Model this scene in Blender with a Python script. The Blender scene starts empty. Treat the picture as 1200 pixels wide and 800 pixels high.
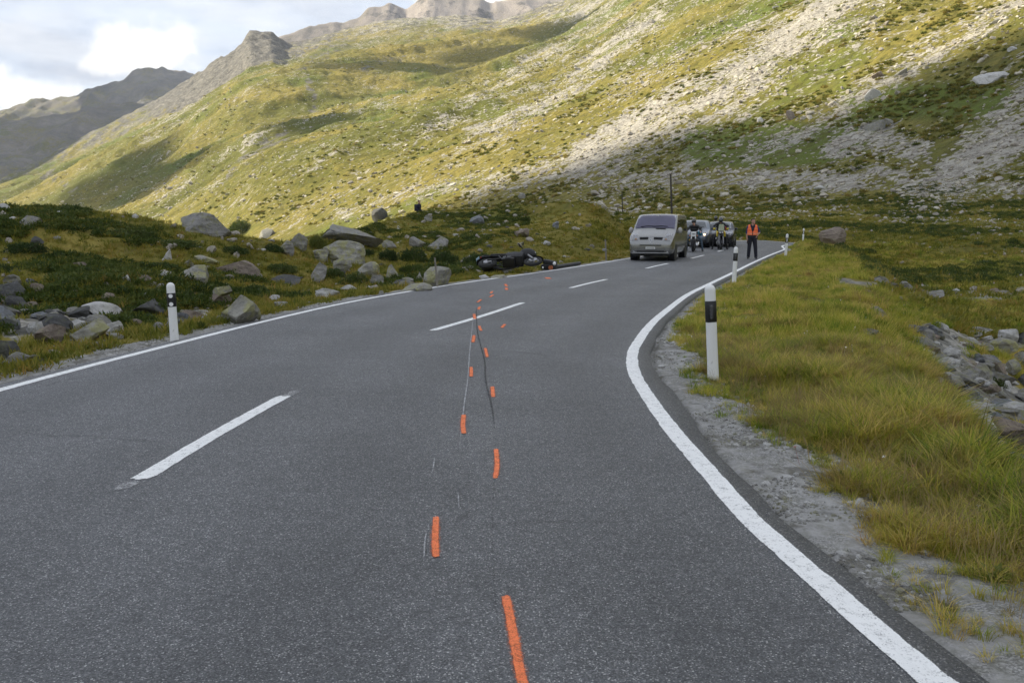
import bpy, bmesh, math, random
import numpy as np
from mathutils import Vector, Matrix, Quaternion
rad = math.radians
SC = bpy.context.scene
COL = SC.collection

# ------------------------------------------------------------------ camera
EYE = 1.7
PITCH = math.atan(0.141)
cam_d = bpy.data.cameras.new('camera')
cam_d.sensor_width = 36.0
cam_d.lens = 30.0
cam_d.clip_start = 0.05
cam_d.clip_end = 30000
cam = bpy.data.objects.new('camera', cam_d)
cam.location = (0, 0, EYE)
cam.rotation_euler = (rad(90) - PITCH, 0, 0)
COL.objects.link(cam)
SC.camera = cam

# ------------------------------------------------------------------ light
SUN_TO = Vector((-0.80, 0.14, 0.50)).normalized()
SUN_EL = math.asin(SUN_TO.z)
SUN_AZ = math.atan2(SUN_TO.x, SUN_TO.y)          # clockwise from +Y
sun_d = bpy.data.lights.new('sun', 'SUN')
sun_d.energy = 4.3
sun_d.angle = rad(0.53)
sun_d.color = (1.0, 0.90, 0.70)
sun = bpy.data.objects.new('sun', sun_d)
sun.rotation_euler = SUN_TO.to_track_quat('Z', 'Y').to_euler()
COL.objects.link(sun)

SC.view_settings.view_transform = 'Standard'
SC.view_settings.look = 'None'
SC.view_settings.exposure = 1.10
SC.view_settings.gamma = 1.0
SC.view_settings.use_curve_mapping = False
SC.render.engine = 'CYCLES'
SC.cycles.use_denoising = True
SC.cycles.max_bounces = 6
SC.cycles.transparent_max_bounces = 12
SC.cycles.volume_bounces = 0


def px_dir(px, py):
    u = (px - 600.0) / 1000.0
    v = (400.0 - py) / 1000.0
    c, s = math.cos(PITCH), math.sin(PITCH)
    return Vector((u, c + v * s, -s + v * c))


def gnd(px, py, z=0.0):
    d = px_dir(px, py)
    t = (z - EYE) / d.z
    return Vector((d.x * t, d.y * t, z))


def tan_el(px, py):
    d = px_dir(px, py)
    return d.z / math.hypot(d.x, d.y)


# ------------------------------------------------------------------ node helpers
class NT:
    def __init__(self, tree):
        self.t = tree
        self.n = tree.nodes
        self.l = tree.links

    def node(self, typ, **kw):
        nd = self.n.new(typ)
        for k, v in kw.items():
            setattr(nd, k, v)
        return nd

    def put(self, sock, val):
        if hasattr(val, 'is_output') or isinstance(val, bpy.types.NodeSocket):
            self.l.new(val, sock)
        elif val is not None:
            if isinstance(val, (tuple, list)) and len(val) == 3 and sock.type == 'RGBA':
                val = (*val, 1.0)
            sock.default_value = val

    def geo(self, out='Position'):
        return self.node('ShaderNodeNewGeometry').outputs[out]

    def objco(self):
        return self.node('ShaderNodeTexCoord').outputs['Object']

    def mapping(self, vec, scale=(1, 1, 1), rot=(0, 0, 0), loc=(0, 0, 0)):
        m = self.node('ShaderNodeMapping')
        self.put(m.inputs['Vector'], vec)
        m.inputs['Scale'].default_value = scale
        m.inputs['Rotation'].default_value = rot
        m.inputs['Location'].default_value = loc
        return m.outputs[0]

    def noise(self, vec, scale, detail=4.0, rough=0.55, dist=0.0, out=0):
        m = self.node('ShaderNodeTexNoise')
        self.put(m.inputs['Vector'], vec)
        m.inputs['Scale'].default_value = scale
        m.inputs['Detail'].default_value = detail
        m.inputs['Roughness'].default_value = rough
        m.inputs['Distortion'].default_value = dist
        return m.outputs[out]

    def voro(self, vec, scale, feature='F1', out='Distance', rnd=1.0):
        m = self.node('ShaderNodeTexVoronoi', feature=feature)
        self.put(m.inputs['Vector'], vec)
        m.inputs['Scale'].default_value = scale
        m.inputs['Randomness'].default_value = rnd
        return m.outputs[out]

    def ramp(self, fac, stops, interp='LINEAR'):
        m = self.node('ShaderNodeValToRGB')
        m.color_ramp.interpolation = interp
        els = m.color_ramp.elements
        while len(els) > 1:
            els.remove(els[-1])
        for i, (p, c) in enumerate(stops):
            e = els[0] if i == 0 else els.new(p)
            e.position = p
            if not isinstance(c, (tuple, list)):
                c = (c, c, c)
            e.color = (*c[:3], 1.0)
        self.put(m.inputs[0], fac)
        return m.outputs[0]

    def mix(self, fac, a, b, mode='MIX'):
        m = self.node('ShaderNodeMix', data_type='RGBA', blend_type=mode)
        self.put(m.inputs[0], fac)
        self.put(m.inputs[6], a)
        self.put(m.inputs[7], b)
        return m.outputs[2]

    def math(self, op, a, b=None, c=None, clamp=False):
        m = self.node('ShaderNodeMath', operation=op, use_clamp=clamp)
        for i, v in enumerate((a, b, c)):
            if v is not None:
                self.put(m.inputs[i], v)
        return m.outputs[0]

    def step(self, v, lo, hi):
        m = self.node('ShaderNodeMapRange', interpolation_type='SMOOTHSTEP')
        self.put(m.inputs[0], v)
        m.inputs[1].default_value = lo
        m.inputs[2].default_value = hi
        return m.outputs[0]

    def attr(self, name):
        return self.node('ShaderNodeAttribute', attribute_name=name).outputs['Fac']

    def rnd(self):
        return self.node('ShaderNodeObjectInfo').outputs['Random']

    def bump(self, h, strength=0.5, dist=0.02, normal=None):
        m = self.node('ShaderNodeBump')
        m.inputs['Strength'].default_value = strength
        m.inputs['Distance'].default_value = dist
        self.put(m.inputs['Height'], h)
        if normal is not None:
            self.put(m.inputs['Normal'], normal)
        return m.outputs[0]


def new_mat(name):
    m = bpy.data.materials.new(name)
    m.use_nodes = True
    nt = NT(m.node_tree)
    b = m.node_tree.nodes['Principled BSDF']
    return m, nt, b


def simple_mat(name, col, rough=0.5, metal=0.0, var=0.12, scale=8.0, spec=0.5, coat=0.0, bump=0.0, emit=None):
    m, nt, b = new_mat(name)
    n = nt.noise(nt.objco(), scale, 4)
    c = nt.mix(n, tuple(max(0, x * (1 - var)) for x in col), tuple(min(1, x * (1 + var)) for x in col))
    nt.put(b.inputs['Base Color'], c)
    r = nt.ramp(nt.noise(nt.objco(), scale * 3, 3), [(0.3, max(0.02, rough * 0.85)), (0.7, min(1, rough * 1.15))])
    nt.put(b.inputs['Roughness'], r)
    b.inputs['Metallic'].default_value = metal
    b.inputs['Specular IOR Level'].default_value = spec
    b.inputs['Coat Weight'].default_value = coat
    if bump:
        nt.put(b.inputs['Normal'], nt.bump(nt.noise(nt.objco(), scale * 6, 3), bump, 0.01))
    if emit:
        b.inputs['Emission Color'].default_value = (*emit[0], 1)
        b.inputs['Emission Strength'].default_value = emit[1]
    return m


# ------------------------------------------------------------------ sky
world = bpy.data.worlds.new('World')
SC.world = world
world.use_nodes = True
wn = NT(world.node_tree)
bg = world.node_tree.nodes['Background']
sky = wn.node('ShaderNodeTexSky', sky_type='NISHITA')
sky.sun_disc = False
sky.sun_elevation = SUN_EL
sky.sun_rotation = SUN_AZ
sky.altitude = 2000
gen = wn.node('ShaderNodeTexCoord').outputs['Generated']
sep = wn.node('ShaderNodeSeparateXYZ')
wn.put(sep.inputs[0], gen)
# perspective-flattened cloud sheet: direction / (z + k)
den = wn.math('ADD', wn.math('MAXIMUM', sep.outputs[2], 0.0), 0.12)
cx = wn.math('DIVIDE', sep.outputs[0], den)
cy = wn.math('DIVIDE', sep.outputs[1], den)
cmb = wn.node('ShaderNodeCombineXYZ')
wn.put(cmb.inputs[0], cx)
wn.put(cmb.inputs[1], cy)
veil = wn.noise(cmb.outputs[0], 1.1, 6, 0.55, 0.4)
veil_f = wn.ramp(veil, [(0.30, 0.55), (0.62, 0.97)])
veil_shade = wn.noise(cmb.outputs[0], 2.3, 6, 0.6)
veil_col = wn.ramp(veil_shade, [(0.32, (3.05, 3.30, 3.85)), (0.50, (4.2, 4.38, 4.72)), (0.68, (5.1, 5.18, 5.35))])
skyc = wn.mix(veil_f, sky.outputs[0], veil_col)


def cumulus(px, py, sx, sy):
    """soft lumpy mask round the direction of one cumulus (values 0..1)"""
    d = px_dir(px, py).normalized()
    dot = wn.node('ShaderNodeVectorMath', operation='SUBTRACT')
    wn.put(dot.inputs[0], gen)
    dot.inputs[1].default_value = d
    sc_ = wn.mapping(dot.outputs[0], (1 / sx, 1 / sx, 1 / sy))
    ln = wn.node('ShaderNodeVectorMath', operation='LENGTH')
    wn.put(ln.inputs[0], sc_)
    return wn.math('SUBTRACT', 1.0, ln.outputs['Value'])


puff = wn.noise(gen, 22.0, 7, 0.6)
wob = wn.math('MULTIPLY', wn.math('SUBTRACT', puff, 0.5), 2.2)
cm = None
for a in ((172, 62, .062, .034), (205, 52, .030, .024), (130, 74, .03, .016), (28, 112, .06, .022), (-60, 100, .07, .03), (560, -4, .06, .02)):
    k = cumulus(*a)
    cm = k if cm is None else wn.math('MAXIMUM', cm, k)
cm = wn.step(wn.math('ADD', cm, wob), -0.10, 0.55)
skyc = wn.mix(cm, skyc, (6.3, 6.2, 6.05))
wn.put(bg.inputs['Color'], skyc)
bg.inputs['Strength'].default_value = 0.1


# ------------------------------------------------------------------ numpy noise
def _hash(ix, iy, seed):
    h = (ix.astype(np.int64) * 374761393 + iy.astype(np.int64) * 668265263 + seed * 974634777) & 0xFFFFFFFF
    h = ((h ^ (h >> 13)) * 1274126177) & 0xFFFFFFFF
    h = (h ^ (h >> 16)) & 0xFFFFFFFF
    return h.astype(np.float64) / 4294967295.0


def vn(x, y, seed=0):
    x = np.asarray(x, float); y = np.asarray(y, float)
    x0 = np.floor(x); y0 = np.floor(y)
    fx = x - x0; fy = y - y0
    ux = fx * fx * fx * (fx * (fx * 6 - 15) + 10)
    uy = fy * fy * fy * (fy * (fy * 6 - 15) + 10)
    a = _hash(x0, y0, seed); b = _hash(x0 + 1, y0, seed)
    c = _hash(x0, y0 + 1, seed); d = _hash(x0 + 1, y0 + 1, seed)
    return (a + (b - a) * ux) * (1 - uy) + (c + (d - c) * ux) * uy - 0.5


def fbm(x, y, octv=4, seed=0, gain=0.5):
    s = 0.0; amp = 1.0; tot = 0.0
    for o in range(octv):
        ca, sa = math.cos(o * 1.1), math.sin(o * 1.1)
        f = 2.0 ** o
        s = s + amp * vn((x * ca - y * sa) * f + 17.3 * o, (x * sa + y * ca) * f - 9.1 * o, seed + o)
        tot += amp
        amp *= gain
    return s / tot * 2.0            # about -1..1


def ridged(x, y, octv=4, seed=0):
    s = 0.0; amp = 1.0; tot = 0.0
    for o in range(octv):
        f = 2.0 ** o
        s = s + amp * (1 - np.abs(vn(x * f + 3.7 * o, y * f + 1.9 * o, seed + o)) * 2)
        tot += amp; amp *= 0.5
    return s / tot


def sst(v, lo, hi):
    t = np.clip((v - lo) / (hi - lo), 0, 1)
    return t * t * (3 - 2 * t)


# ------------------------------------------------------------------ road edges (world metres)
def spline(pts, n):
    """smooth curve through points (chord-length Hermite), evenly resampled"""
    P = np.array([tuple(p) for p in pts], float)
    h = np.maximum(np.linalg.norm(np.diff(P[:, :2], axis=0), axis=1), 1e-6)
    d = np.diff(P, axis=0) / h[:, None]
    T = np.empty_like(P)
    T[0] = d[0]; T[-1] = d[-1]
    if len(P) > 2:
        T[1:-1] = (d[:-1] * h[1:, None] + d[1:] * h[:-1, None]) / (h[1:] + h[:-1])[:, None]
    out = []
    t = np.linspace(0, 1, 24, endpoint=False)[:, None]
    for i in range(len(P) - 1):
        out.append((2 * t ** 3 - 3 * t * t + 1) * P[i] + (t ** 3 - 2 * t * t + t) * h[i] * T[i] + (3 * t * t - 2 * t ** 3) * P[i + 1] + (t ** 3 - t * t) * h[i] * T[i + 1])
    out.append(P[-1:])
    out = np.concatenate(out)
    s = np.r_[0, np.cumsum(np.linalg.norm(np.diff(out, axis=0), axis=1))]
    q = np.linspace(0, s[-1], n)
    return np.stack([np.interp(q, s, out[:, k]) for k in range(3)], 1)


L_PTS = [(-2.6, -18, 0), (-4.3, -9, 0), (-5.2, -2, 0), (-5.42, 4, 0)] + \
        [gnd(*p) for p in ((0, 457), (100, 430), (205, 403), (300, 379), (400, 356), (520, 335), (640, 318))] + \
        [gnd(730, 304, 0.03), gnd(790, 293.5, 0.15), gnd(835, 284.5, 0.3), (15.6, 59.7, 0.34), (17.9, 61.5, 0.32), (20.0, 61.9, 0.17), (21.9, 60.7, 0.0), (23.1, 58.4, -0.18), (23.8, 55.4, -0.5)]
R_PTS = [(6.4, -16, 0), (4.0, -8, 0), (2.3, -2, 0)] + \
        [gnd(*p) for p in ((1098, 799), (1039, 750), (982, 700), (926, 650), (888, 617), (837, 560), (797, 515), (763, 470), (742.5, 434), (741.5, 413),
                           (750, 397), (763, 380), (786, 360), (805, 346), (833, 332), (858, 320), (878, 310), (900, 300))] + \
        [gnd(919, 292.5, 0.0), gnd(928, 288.5, -0.02), (21.4, 54.4, -0.16)]
NR = 420
R_LINE = spline(R_PTS, NR)
_LD = spline(L_PTS, 3000)
# pair every point of the inner line with the nearest point of the outer one
_j = np.array([np.argmin((_LD[:, 0] - p[0]) ** 2 + (_LD[:, 1] - p[1]) ** 2) for p in R_LINE], float)
_j = np.maximum.accumulate(_j)
_k = np.linspace(0, 1, NR)
_j = _j * np.clip(_k / .08, 0, 1) + 0 * (1 - np.clip(_k / .08, 0, 1))
_b = np.clip((_k - .86) / .14, 0, 1)
_j = _j * (1 - _b) + 2999 * _b
_j = np.convolve(np.pad(_j, 12, mode='reflect', reflect_type='odd'), np.ones(25) / 25, 'valid')
_j = np.clip(np.maximum.accumulate(_j) + np.arange(NR) * 1e-3, 0, 2999.4)
L_LINE = np.stack([np.interp(_j, np.arange(3000), _LD[:, c]) for c in range(3)], 1)


def offset(line, d):
    t = np.gradient(line[:, :2], axis=0)
    t /= np.linalg.norm(t, axis=1)[:, None]
    nrm = np.stack([t[:, 1], -t[:, 0]], 1)          # to the right of travel
    o = line.copy()
    dd = d if np.ndim(d) == 0 else np.asarray(d)[:, None]
    o[:, :2] += nrm * dd
    return o


_s = np.arange(NR) * 1.0
L_EDGE = offset(L_LINE, -0.20 + 0.035 * fbm(_s * 0.31, _s * 0, 3, 5))
R_EDGE = offset(R_LINE, 0.085 + np.interp(R_LINE[:, 1], [0, 5.0, 6.0, 7.5, 8.6, 9.5, 12, 20, 60], [.11, .10, .10, .19, .22, .15, .13, .12, .10]) * np.where(np.arange(NR) < NR * .8, 1, 1) + 0.028 * fbm(_s * 0.37, _s * 0, 4, 8))


def seg_dist(x, y, line, sign):
    """signed distance to a polyline (positive = outside of the road), z at the foot"""
    best = np.full(x.shape, 1e18); sg = np.zeros(x.shape); zz = np.zeros(x.shape)
    ln = np.vstack([line[:-1:3], line[-1:]])
    for i in range(len(ln) - 1):
        ax, ay, az = ln[i]; bx, by, bz = ln[i + 1]
        dx, dy = bx - ax, by - ay
        t = np.clip(((x - ax) * dx + (y - ay) * dy) / (dx * dx + dy * dy), 0, 1)
        ex = x - (ax + dx * t); ey = y - (ay + dy * t)
        d2 = ex * ex + ey * ey
        m = d2 < best
        best = np.where(m, d2, best)
        sg = np.where(m, np.sign(dx * (y - ay) - dy * (x - ax)), sg)   # + = left of travel
        zz = np.where(m, az + (bz - az) * t, zz)
    past = ((x - ln[-1][0]) * (ln[-1][0] - ln[-2][0]) + (y - ln[-1][1]) * (ln[-1][1] - ln[-2][1])) > 0
    past &= np.abs(best - (x - ln[-1][0]) ** 2 - (y - ln[-1][1]) ** 2) < 1e-6
    sg = np.where(past, sign, sg)
    return np.sqrt(best) * sg * sign, zz


def road_z(x, y):
    a = np.array([float(x)]); b = np.array([float(y)])
    dl, zl = seg_dist(a, b, L_LINE, 1); dr, zr = seg_dist(a, b, R_LINE, -1)
    dl, dr = abs(dl[0]), abs(dr[0])
    return float((zl[0] * dr + zr[0] * dl) / (dl + dr))


# ------------------------------------------------------------------ terrain height
def tab(rows):
    a = np.array(sorted(rows), float)
    return a[:, 0], a[:, 1]


NEAR = np.array([(-700, 232, 34), (-200, 238, 33), (0, 245, 32), (100, 246.5, 32), (170, 252, 31), (215, 262, 30), (290, 274, 30), (340, 280, 31),
                 (385, 274, 37), (430, 262, 46), (480, 247.5, 58), (540, 244, 62), (600, 241, 60), (640, 234, 56), (680, 229.5, 53),
                 (705, 236, 52), (722, 250, 52), (740, 268, 53), (765, 279, 58), (800, 281, 64), (1600, 281, 70)], float)
MAIN_S = [(-700, 232), (-300, 230), (0, 214), (60, 186), (100, 165), (140, 143), (190, 117), (230, 94), (250, 76), (268, 66), (283, 55), (293, 41), (318, 41), (335, 53),
          (355, 50), (400, 38), (440, 28), (480, 22), (540, 20), (580, 24), (620, 15), (660, 3), (700, -20), (800, -80), (1000, -180), (1200, -250), (1800, -400)]
MAIN_R = tab([(-700, 3000), (0, 2400), (230, 2200), (300, 2050), (500, 2300), (700, 2000), (800, 1750), (1000, 1400), (1200, 1150), (1800, 900)])
MAIN_F = tab([(-700, 1700), (0, 900), (100, 650), (230, 460), (300, 370), (400, 300), (500, 250), (600, 212), (700, 190), (800, 172), (1000, 150), (1200, 128), (1800, 100)])
MAIN_ZF = tab([(-700, -60), (0, -36), (230, -14), (300, -9), (400, -3), (500, 1.5), (600, 3), (700, 4), (800, 5.0), (1000, 5.3), (1200, 5.4), (1800, 5)])
NEAR_Z0 = tab([(-700, -3), (500, -2), (640, -1), (740, 0), (800, 0.4), (900, 0.4), (1800, 0)])
FAR_A = [(-700, 240), (200, 120), (260, 90), (300, 60), (335, 41), (350, 36), (370, 33), (400, 28), (420, 21), (440, 12), (452, 8), (462, 8), (475, 12), (490, 2), (505, -3), (540, -2), (560, 5), (578, 10), (595, 4), (640, -6), (700, -10), (900, -20), (1800, 0)]
FAR_B = [(-700, 170), (-200, 152), (0, 133), (30, 125), (60, 119), (90, 112), (105, 104), (130, 97), (150, 93), (160, 86), (172, 82), (188, 81), (205, 86), (225, 84), (240, 88), (300, 110), (400, 150), (1800, 230)]


def sky_tab(rows):
    r = np.array(sorted(rows), float)
    X = []; S = []
    for px, py in r:
        d = px_dir(px, py)
        X.append(600 + 1000 * d.x / d.y)
        S.append(d.z / math.hypot(d.x, d.y))
    o = np.argsort(X)
    return np.array(X)[o], np.array(S)[o]


def soften(tb, sig):
    """gaussian-smoothed copy of a table, sampled every 2 units"""
    q = np.arange(tb[0][0], tb[0][-1], 2.0)
    v = np.interp(q, *tb)
    n = int(sig * 1.5)
    ker = np.exp(-0.5 * (np.arange(-n, n + 1) * 2.0 / sig) ** 2); ker /= ker.sum()
    return q, np.convolve(np.pad(v, n, mode='edge'), ker, 'valid')


_MS = sky_tab(MAIN_S); _FA = sky_tab(FAR_A); _FB = sky_tab(FAR_B)
_MS2 = soften(_MS, 60.0)
_nx = sky_tab([(a, b) for a, b, c in NEAR])
_NS = soften(_nx, 13.0)
_NRT = soften((_nx[0], NEAR[:, 2]), 22.0)
RF = tab([(0, -2.75), (22, -2.7), (27, -2.35), (38, -1.5), (60, -0.35), (90, 1.2), (130, 3.6), (150, 5.3), (400, 7)])


def terrain(x, y, parts=False):
    x = np.atleast_1d(np.asarray(x, float)); y = np.atleast_1d(np.asarray(y, float))
    r = np.hypot(x, y)
    al = np.arctan2(x, y)
    ac = np.clip(al, rad(-50), rad(50))
    X = 600 + 1000 * np.tan(ac)
    near = r < 130
    dl = np.full(x.shape, 200.0); dr = np.full(x.shape, 200.0)
    zl = np.zeros(x.shape); zr = np.zeros(x.shape)
    if near.any():
        dl[near], zl[near] = seg_dist(x[near], y[near], L_EDGE, 1)
        dr[near], zr[near] = seg_dist(x[near], y[near], R_EDGE, -1)
    far_side = ~near
    left = (dl > 0) & ~((dr > 0) & (dr < dl))
    left = np.where(far_side, X < 800, left)
    endz = (dl > 0) & (dr > 0) & near & (y > 20)
    left = left & ~endz
    # ---- mountain layers
    back = np.clip((np.abs(al) - rad(55)) / rad(110), 0, 1)
    u = .788 * x + .616 * y
    w = -.616 * x + .788 * y
    F = np.interp(X, *MAIN_F); R = np.interp(X, *MAIN_R); S = np.interp(X, *_MS); zf = np.interp(X, *MAIN_ZF)
    t = (r - F) / (R - F)
    S2 = np.interp(X, *_MS2)
    S = S2 + (S - S2) * sst(t, 0.40, 0.98)
    S = S * (1 - back) + 0.12 * back
    Zr = S * R + EYE
    tc = np.clip(t, 0, 1)
    prof = tc ** 1.12
    z0 = np.interp(X, *NEAR_Z0)
    foot = z0 + (zf - z0) * np.clip((r - 60) / np.maximum(F - 60, 1), 0, 1) ** 1.2
    M = np.where(t < 0, foot, zf + (Zr - zf) * prof)
    over = np.maximum(r - R, 0)
    M = M - over * 0.42
    m_in = sst(t, 0.0, 0.10)
    m_edge = m_in * (0.25 + 0.75 * (1 - sst(t, 0.72, 1.0)))
    gul = fbm(w / 210 + 0.3 * fbm(u / 300, w / 300, 2, 3), u / 900, 4, 11)
    gul2 = fbm(w / 55, u / 260, 3, 21)
    crag = ridged(w / 70, u / 90, 4, 31) - 0.6
    broad = fbm(x / 420, y / 420, 3, 41)
    sc = np.clip(r / 1200, 0.12, 1.3)
    M = M + m_edge * sc * (30 * gul + 12 * gul2 + 26 * broad + 9 * (ridged(w / 95 + .5 * gul, u / 210, 4, 23) - .55))
    crag_w = sst(t, 0.60, 0.98) * (1 - sst(t, 1.0, 1.1)) * np.interp(X, [-200, 180, 240, 320, 350, 430, 620, 800], [.3, .4, 1.0, 1.0, .45, .25, .35, .4])
    M = M + crag_w * (13 * crag + 9 * (ridged(x / 22, y / 30, 3, 35) - .55)) + m_in * (1.5 * fbm(x / 14, y / 14, 4, 51) * np.clip(r / 250, .5, 2.5) + 3.4 * ridged(w / 24 + .6 * gul2, u / 75, 3, 55) * np.clip(r / 500, .2, 1.6) - 1.5)
    # farther ranges
    for (tabS, RR, r0, amp, sd) in ((_FA, 3600.0, 2300.0, 60, 61), (_FB, 5200.0, 2600.0, 110, 71)):
        SS = np.interp(X, *tabS) * (1 - back) + 0.06 * back
        tt = (r - r0) / (RR - r0)
        Zp = SS * RR + EYE
        h = -60 + (Zp + 60) * np.clip(tt, 0, 1) ** 1.25 - np.maximum(r - RR, 0) * 0.5
        rel = fbm(x / 420, y / 900, 4, sd) * 0.7 + (ridged(x / 230 + 0.4 * fbm(x / 300, y / 300, 2, sd + 9), y / 520, 4, sd + 3) - .55)
        h = h + (amp * rel + amp * .75 * (ridged(x / 105 + .3 * fbm(x / 160, y / 160, 2, sd + 7), y / 170, 4, sd + 5) - .6)) * sst(tt, 0.1, 0.5) * (1 - 0.42 * sst(tt, 0.80, 1.0) * (1 - sst(tt, 1.0, 1.1)))
        h = np.where(tt < 0, -80, h)
        M = np.maximum(M, h)
    M = M + 0.5 * fbm(x / 30, y / 30, 3, 81) * sst(r, 60, 110) * (1 - m_in)
    M = np.maximum(M, -90.0)
    # ---- left bank with its near crest
    Rn = np.interp(X, *_NRT); Sn = np.interp(X, *_NS)
    Zn = EYE + Sn * Rn
    dle = np.maximum(dl, 0)
    tn = dle / (dle + np.maximum(Rn - r, 0) + 0.6)
    q = np.clip(1 - tn, 0, 1)
    bank = (Zn - zl) * (tn ** 1.15) + zl
    dip = 0.20 * np.exp(-((dle - 1.9) / 1.2) ** 2) * (r < 40)
    bump = 0.34 * fbm(x / 3.1, y / 3.1, 4, 91) + 0.55 * fbm(x / 8.5, y / 8.5, 2, 92)
    bank = bank - dip + bump * sst(dle, 0.5, 4.0) * (0.30 + 0.70 * sst(q, 0.02, 0.3))
    beyond = np.maximum(r - Rn, 0)
    bank = bank - 0.26 * beyond ** 2 / (beyond + 3.0)
    lf = np.maximum(bank, M)
    mixw = sst(X, 735, 775)
    fld0 = np.interp(r, *RF)
    kf = sst(X, 930, 1030) * (1 - sst(r, 100, 150))
    lfm = zl + (np.maximum(M * (1 - kf) + fld0 * kf, -1) + 0.25 * bump - zl) * sst(dle, 0.3, 12)
    lf = lf * (1 - mixw) + np.where(r < 200, lfm, M) * mixw
    # ---- right side: embankment above the stream
    fld = np.interp(r, *RF)
    fld = np.where(r > 100, np.maximum(M, fld * (1 - sst(r, 100, 150)) + M * sst(r, 100, 150)), fld)
    fld = fld + (0.45 * fbm(x / 9, y / 9, 3, 95) + 0.7 * fbm(x / 26, y / 26, 3, 96) * sst(r, 28, 50)) * sst(r, 18, 30) * (1 - .6 * sst(r, 90, 130))
    dre = np.where(endz, np.minimum(np.maximum(dl, 0), np.maximum(dr, 0)), np.maximum(dr, 0))
    wv = np.interp(y, [-10, 2, 6, 10, 20, 30, 45, 60], [1.6, 1.75, 1.9, 2.7, 3.4, 3.6, 3.2, 2.6]) + 0.3 * fbm(x / 3, y / 3, 2, 97)
    slope = 0.62
    fall = np.maximum(dre - wv, 0)
    hump = 0.16 * np.exp(-((dre - 1.6) / 1.0) ** 2) * sst(y, 14, 34) + 0.35 * np.exp(-((dre - 1.2) / 0.9) ** 2) * sst(y, 50, 56)
    emb = zr - slope * fall ** 2 / (fall + 0.8) - 0.10 * sst(dre, 0.3, 1.2) + hump + 0.11 * fbm(x / 1.1, y / 1.1, 3, 98) * sst(dre, 0.4, 1.5)
    k = 0.35
    rt = np.maximum(emb, fld) + k * np.exp(-np.abs(emb - fld) / k) * 0.35
    z = np.where(left, lf, rt)
    # ---- under and beside the road
    inside = (dl <= 0) & (dr <= 0) & near
    e = np.maximum(dl, dr)                       # >0 outside
    zroad = (zl * np.abs(dr) + zr * np.abs(dl)) / np.maximum(np.abs(dl) + np.abs(dr), 1e-6)
    zroad = np.where(dl > 0, zl, np.where(dr > 0, zr, zroad))
    fine = 0.012 * fbm(x / 0.14, y / 0.14, 3, 99)
    low = zroad - 0.045 + fine
    low = low - 0.03 * np.exp(-((e - 0.02) / 0.035) ** 2)
    low = np.where(e < -0.25, zroad - 0.12, low)
    z = np.where(near, np.where(e <= 0.05, low, low * (1 - sst(e, 0.05, 0.9)) + z * sst(e, 0.05, 0.9)), z)
    z = z + np.where(near & (e > 0.05), (0.03 * fbm(x / 0.3, y / 0.3, 3, 100)) * sst(e, 0.3, 1.2) * (r < 60), 0)
    if parts:
        return z, dict(r=r, X=X, dl=dl, dr=dr, e=e, left=left, t=t, u=u, w=w, gul=gul, gul2=gul2, crag_w=crag_w)
    return z


def th(x, y):
    return float(terrain(x, y)[0])


def hit(px, py, rmin=2.0, rmax=4000.0):
    """where the line of sight through a photo pixel first meets the terrain"""
    d = px_dir(px, py)
    h = math.hypot(d.x, d.y)
    rs = np.geomspace(rmin, rmax, 900)
    xs, ys = d.x / h * rs, d.y / h * rs
    zs = EYE + d.z / h * rs
    g = terrain(xs, ys)
    b = np.nonzero(zs < g)[0]
    if len(b) == 0:
        i = int(np.argmin(zs - g)); return Vector((xs[i], ys[i], g[i]))
    i = b[0]
    if i == 0:
        return Vector((xs[0], ys[0], g[0]))
    a0 = zs[i - 1] - g[i - 1]; a1 = g[i] - zs[i]
    f = a0 / (a0 + a1)
    r = rs[i - 1] + (rs[i] - rs[i - 1]) * f
    X, Y = d.x / h * r, d.y / h * r
    return Vector((X, Y, th(X, Y)))


# ------------------------------------------------------------------ mesh helpers
def mesh_np(name, V, Fq, smooth=True):
    V = np.ascontiguousarray(V, np.float32); Fq = np.ascontiguousarray(Fq, np.int32)
    k = Fq.shape[1]
    me = bpy.data.meshes.new(name)
    me.vertices.add(len(V)); me.vertices.foreach_set('co', V.ravel())
    me.loops.add(Fq.size); me.loops.foreach_set('vertex_index', Fq.ravel())
    me.polygons.add(len(Fq))
    me.polygons.foreach_set('loop_start', np.arange(0, Fq.size, k, dtype=np.int32))
    me.polygons.foreach_set('loop_total', np.full(len(Fq), k, np.int32))
    me.polygons.foreach_set('use_smooth', np.full(len(Fq), smooth, bool))
    me.update(calc_edges=True)
    return me


def link(name, me, mat=None, parent=None):
    o = bpy.data.objects.new(name, me)
    if mat is not None:
        if isinstance(mat, (list, tuple)):
            for m in mat:
                me.materials.append(m)
        else:
            me.materials.append(mat)
    COL.objects.link(o)
    if parent is not None:
        o.parent = parent
    return o


def tag(o, label=None, cat=None, group=None, kind=None):
    if label: o['label'] = label
    if cat: o['category'] = cat
    if group: o['group'] = group
    if kind: o['kind'] = kind
    return o


def thing(name, label, cat, loc=(0, 0, 0), rotz=0.0, group=None):
    o = bpy.data.objects.new(name, None)
    o.empty_display_size = 0.3
    COL.objects.link(o)
    o.location = loc
    o.rotation_euler = (0, 0, rotz)
    return tag(o, label, cat, group)


def add_attr(me, name, arr):
    a = me.attributes.new(name, 'FLOAT', 'POINT')
    a.data.foreach_set('value', np.ascontiguousarray(arr, np.float32))
# ------------------------------------------------------------------ ground sheet
def project(x, y, z):
    c, s = math.cos(PITCH), math.sin(PITCH)
    zz = z - EYE
    dep = np.maximum(y * c - zz * s, 0.05)
    up = y * s + zz * c
    return 600 + 1000 * x / dep, 400 - 1000 * up / dep


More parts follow.
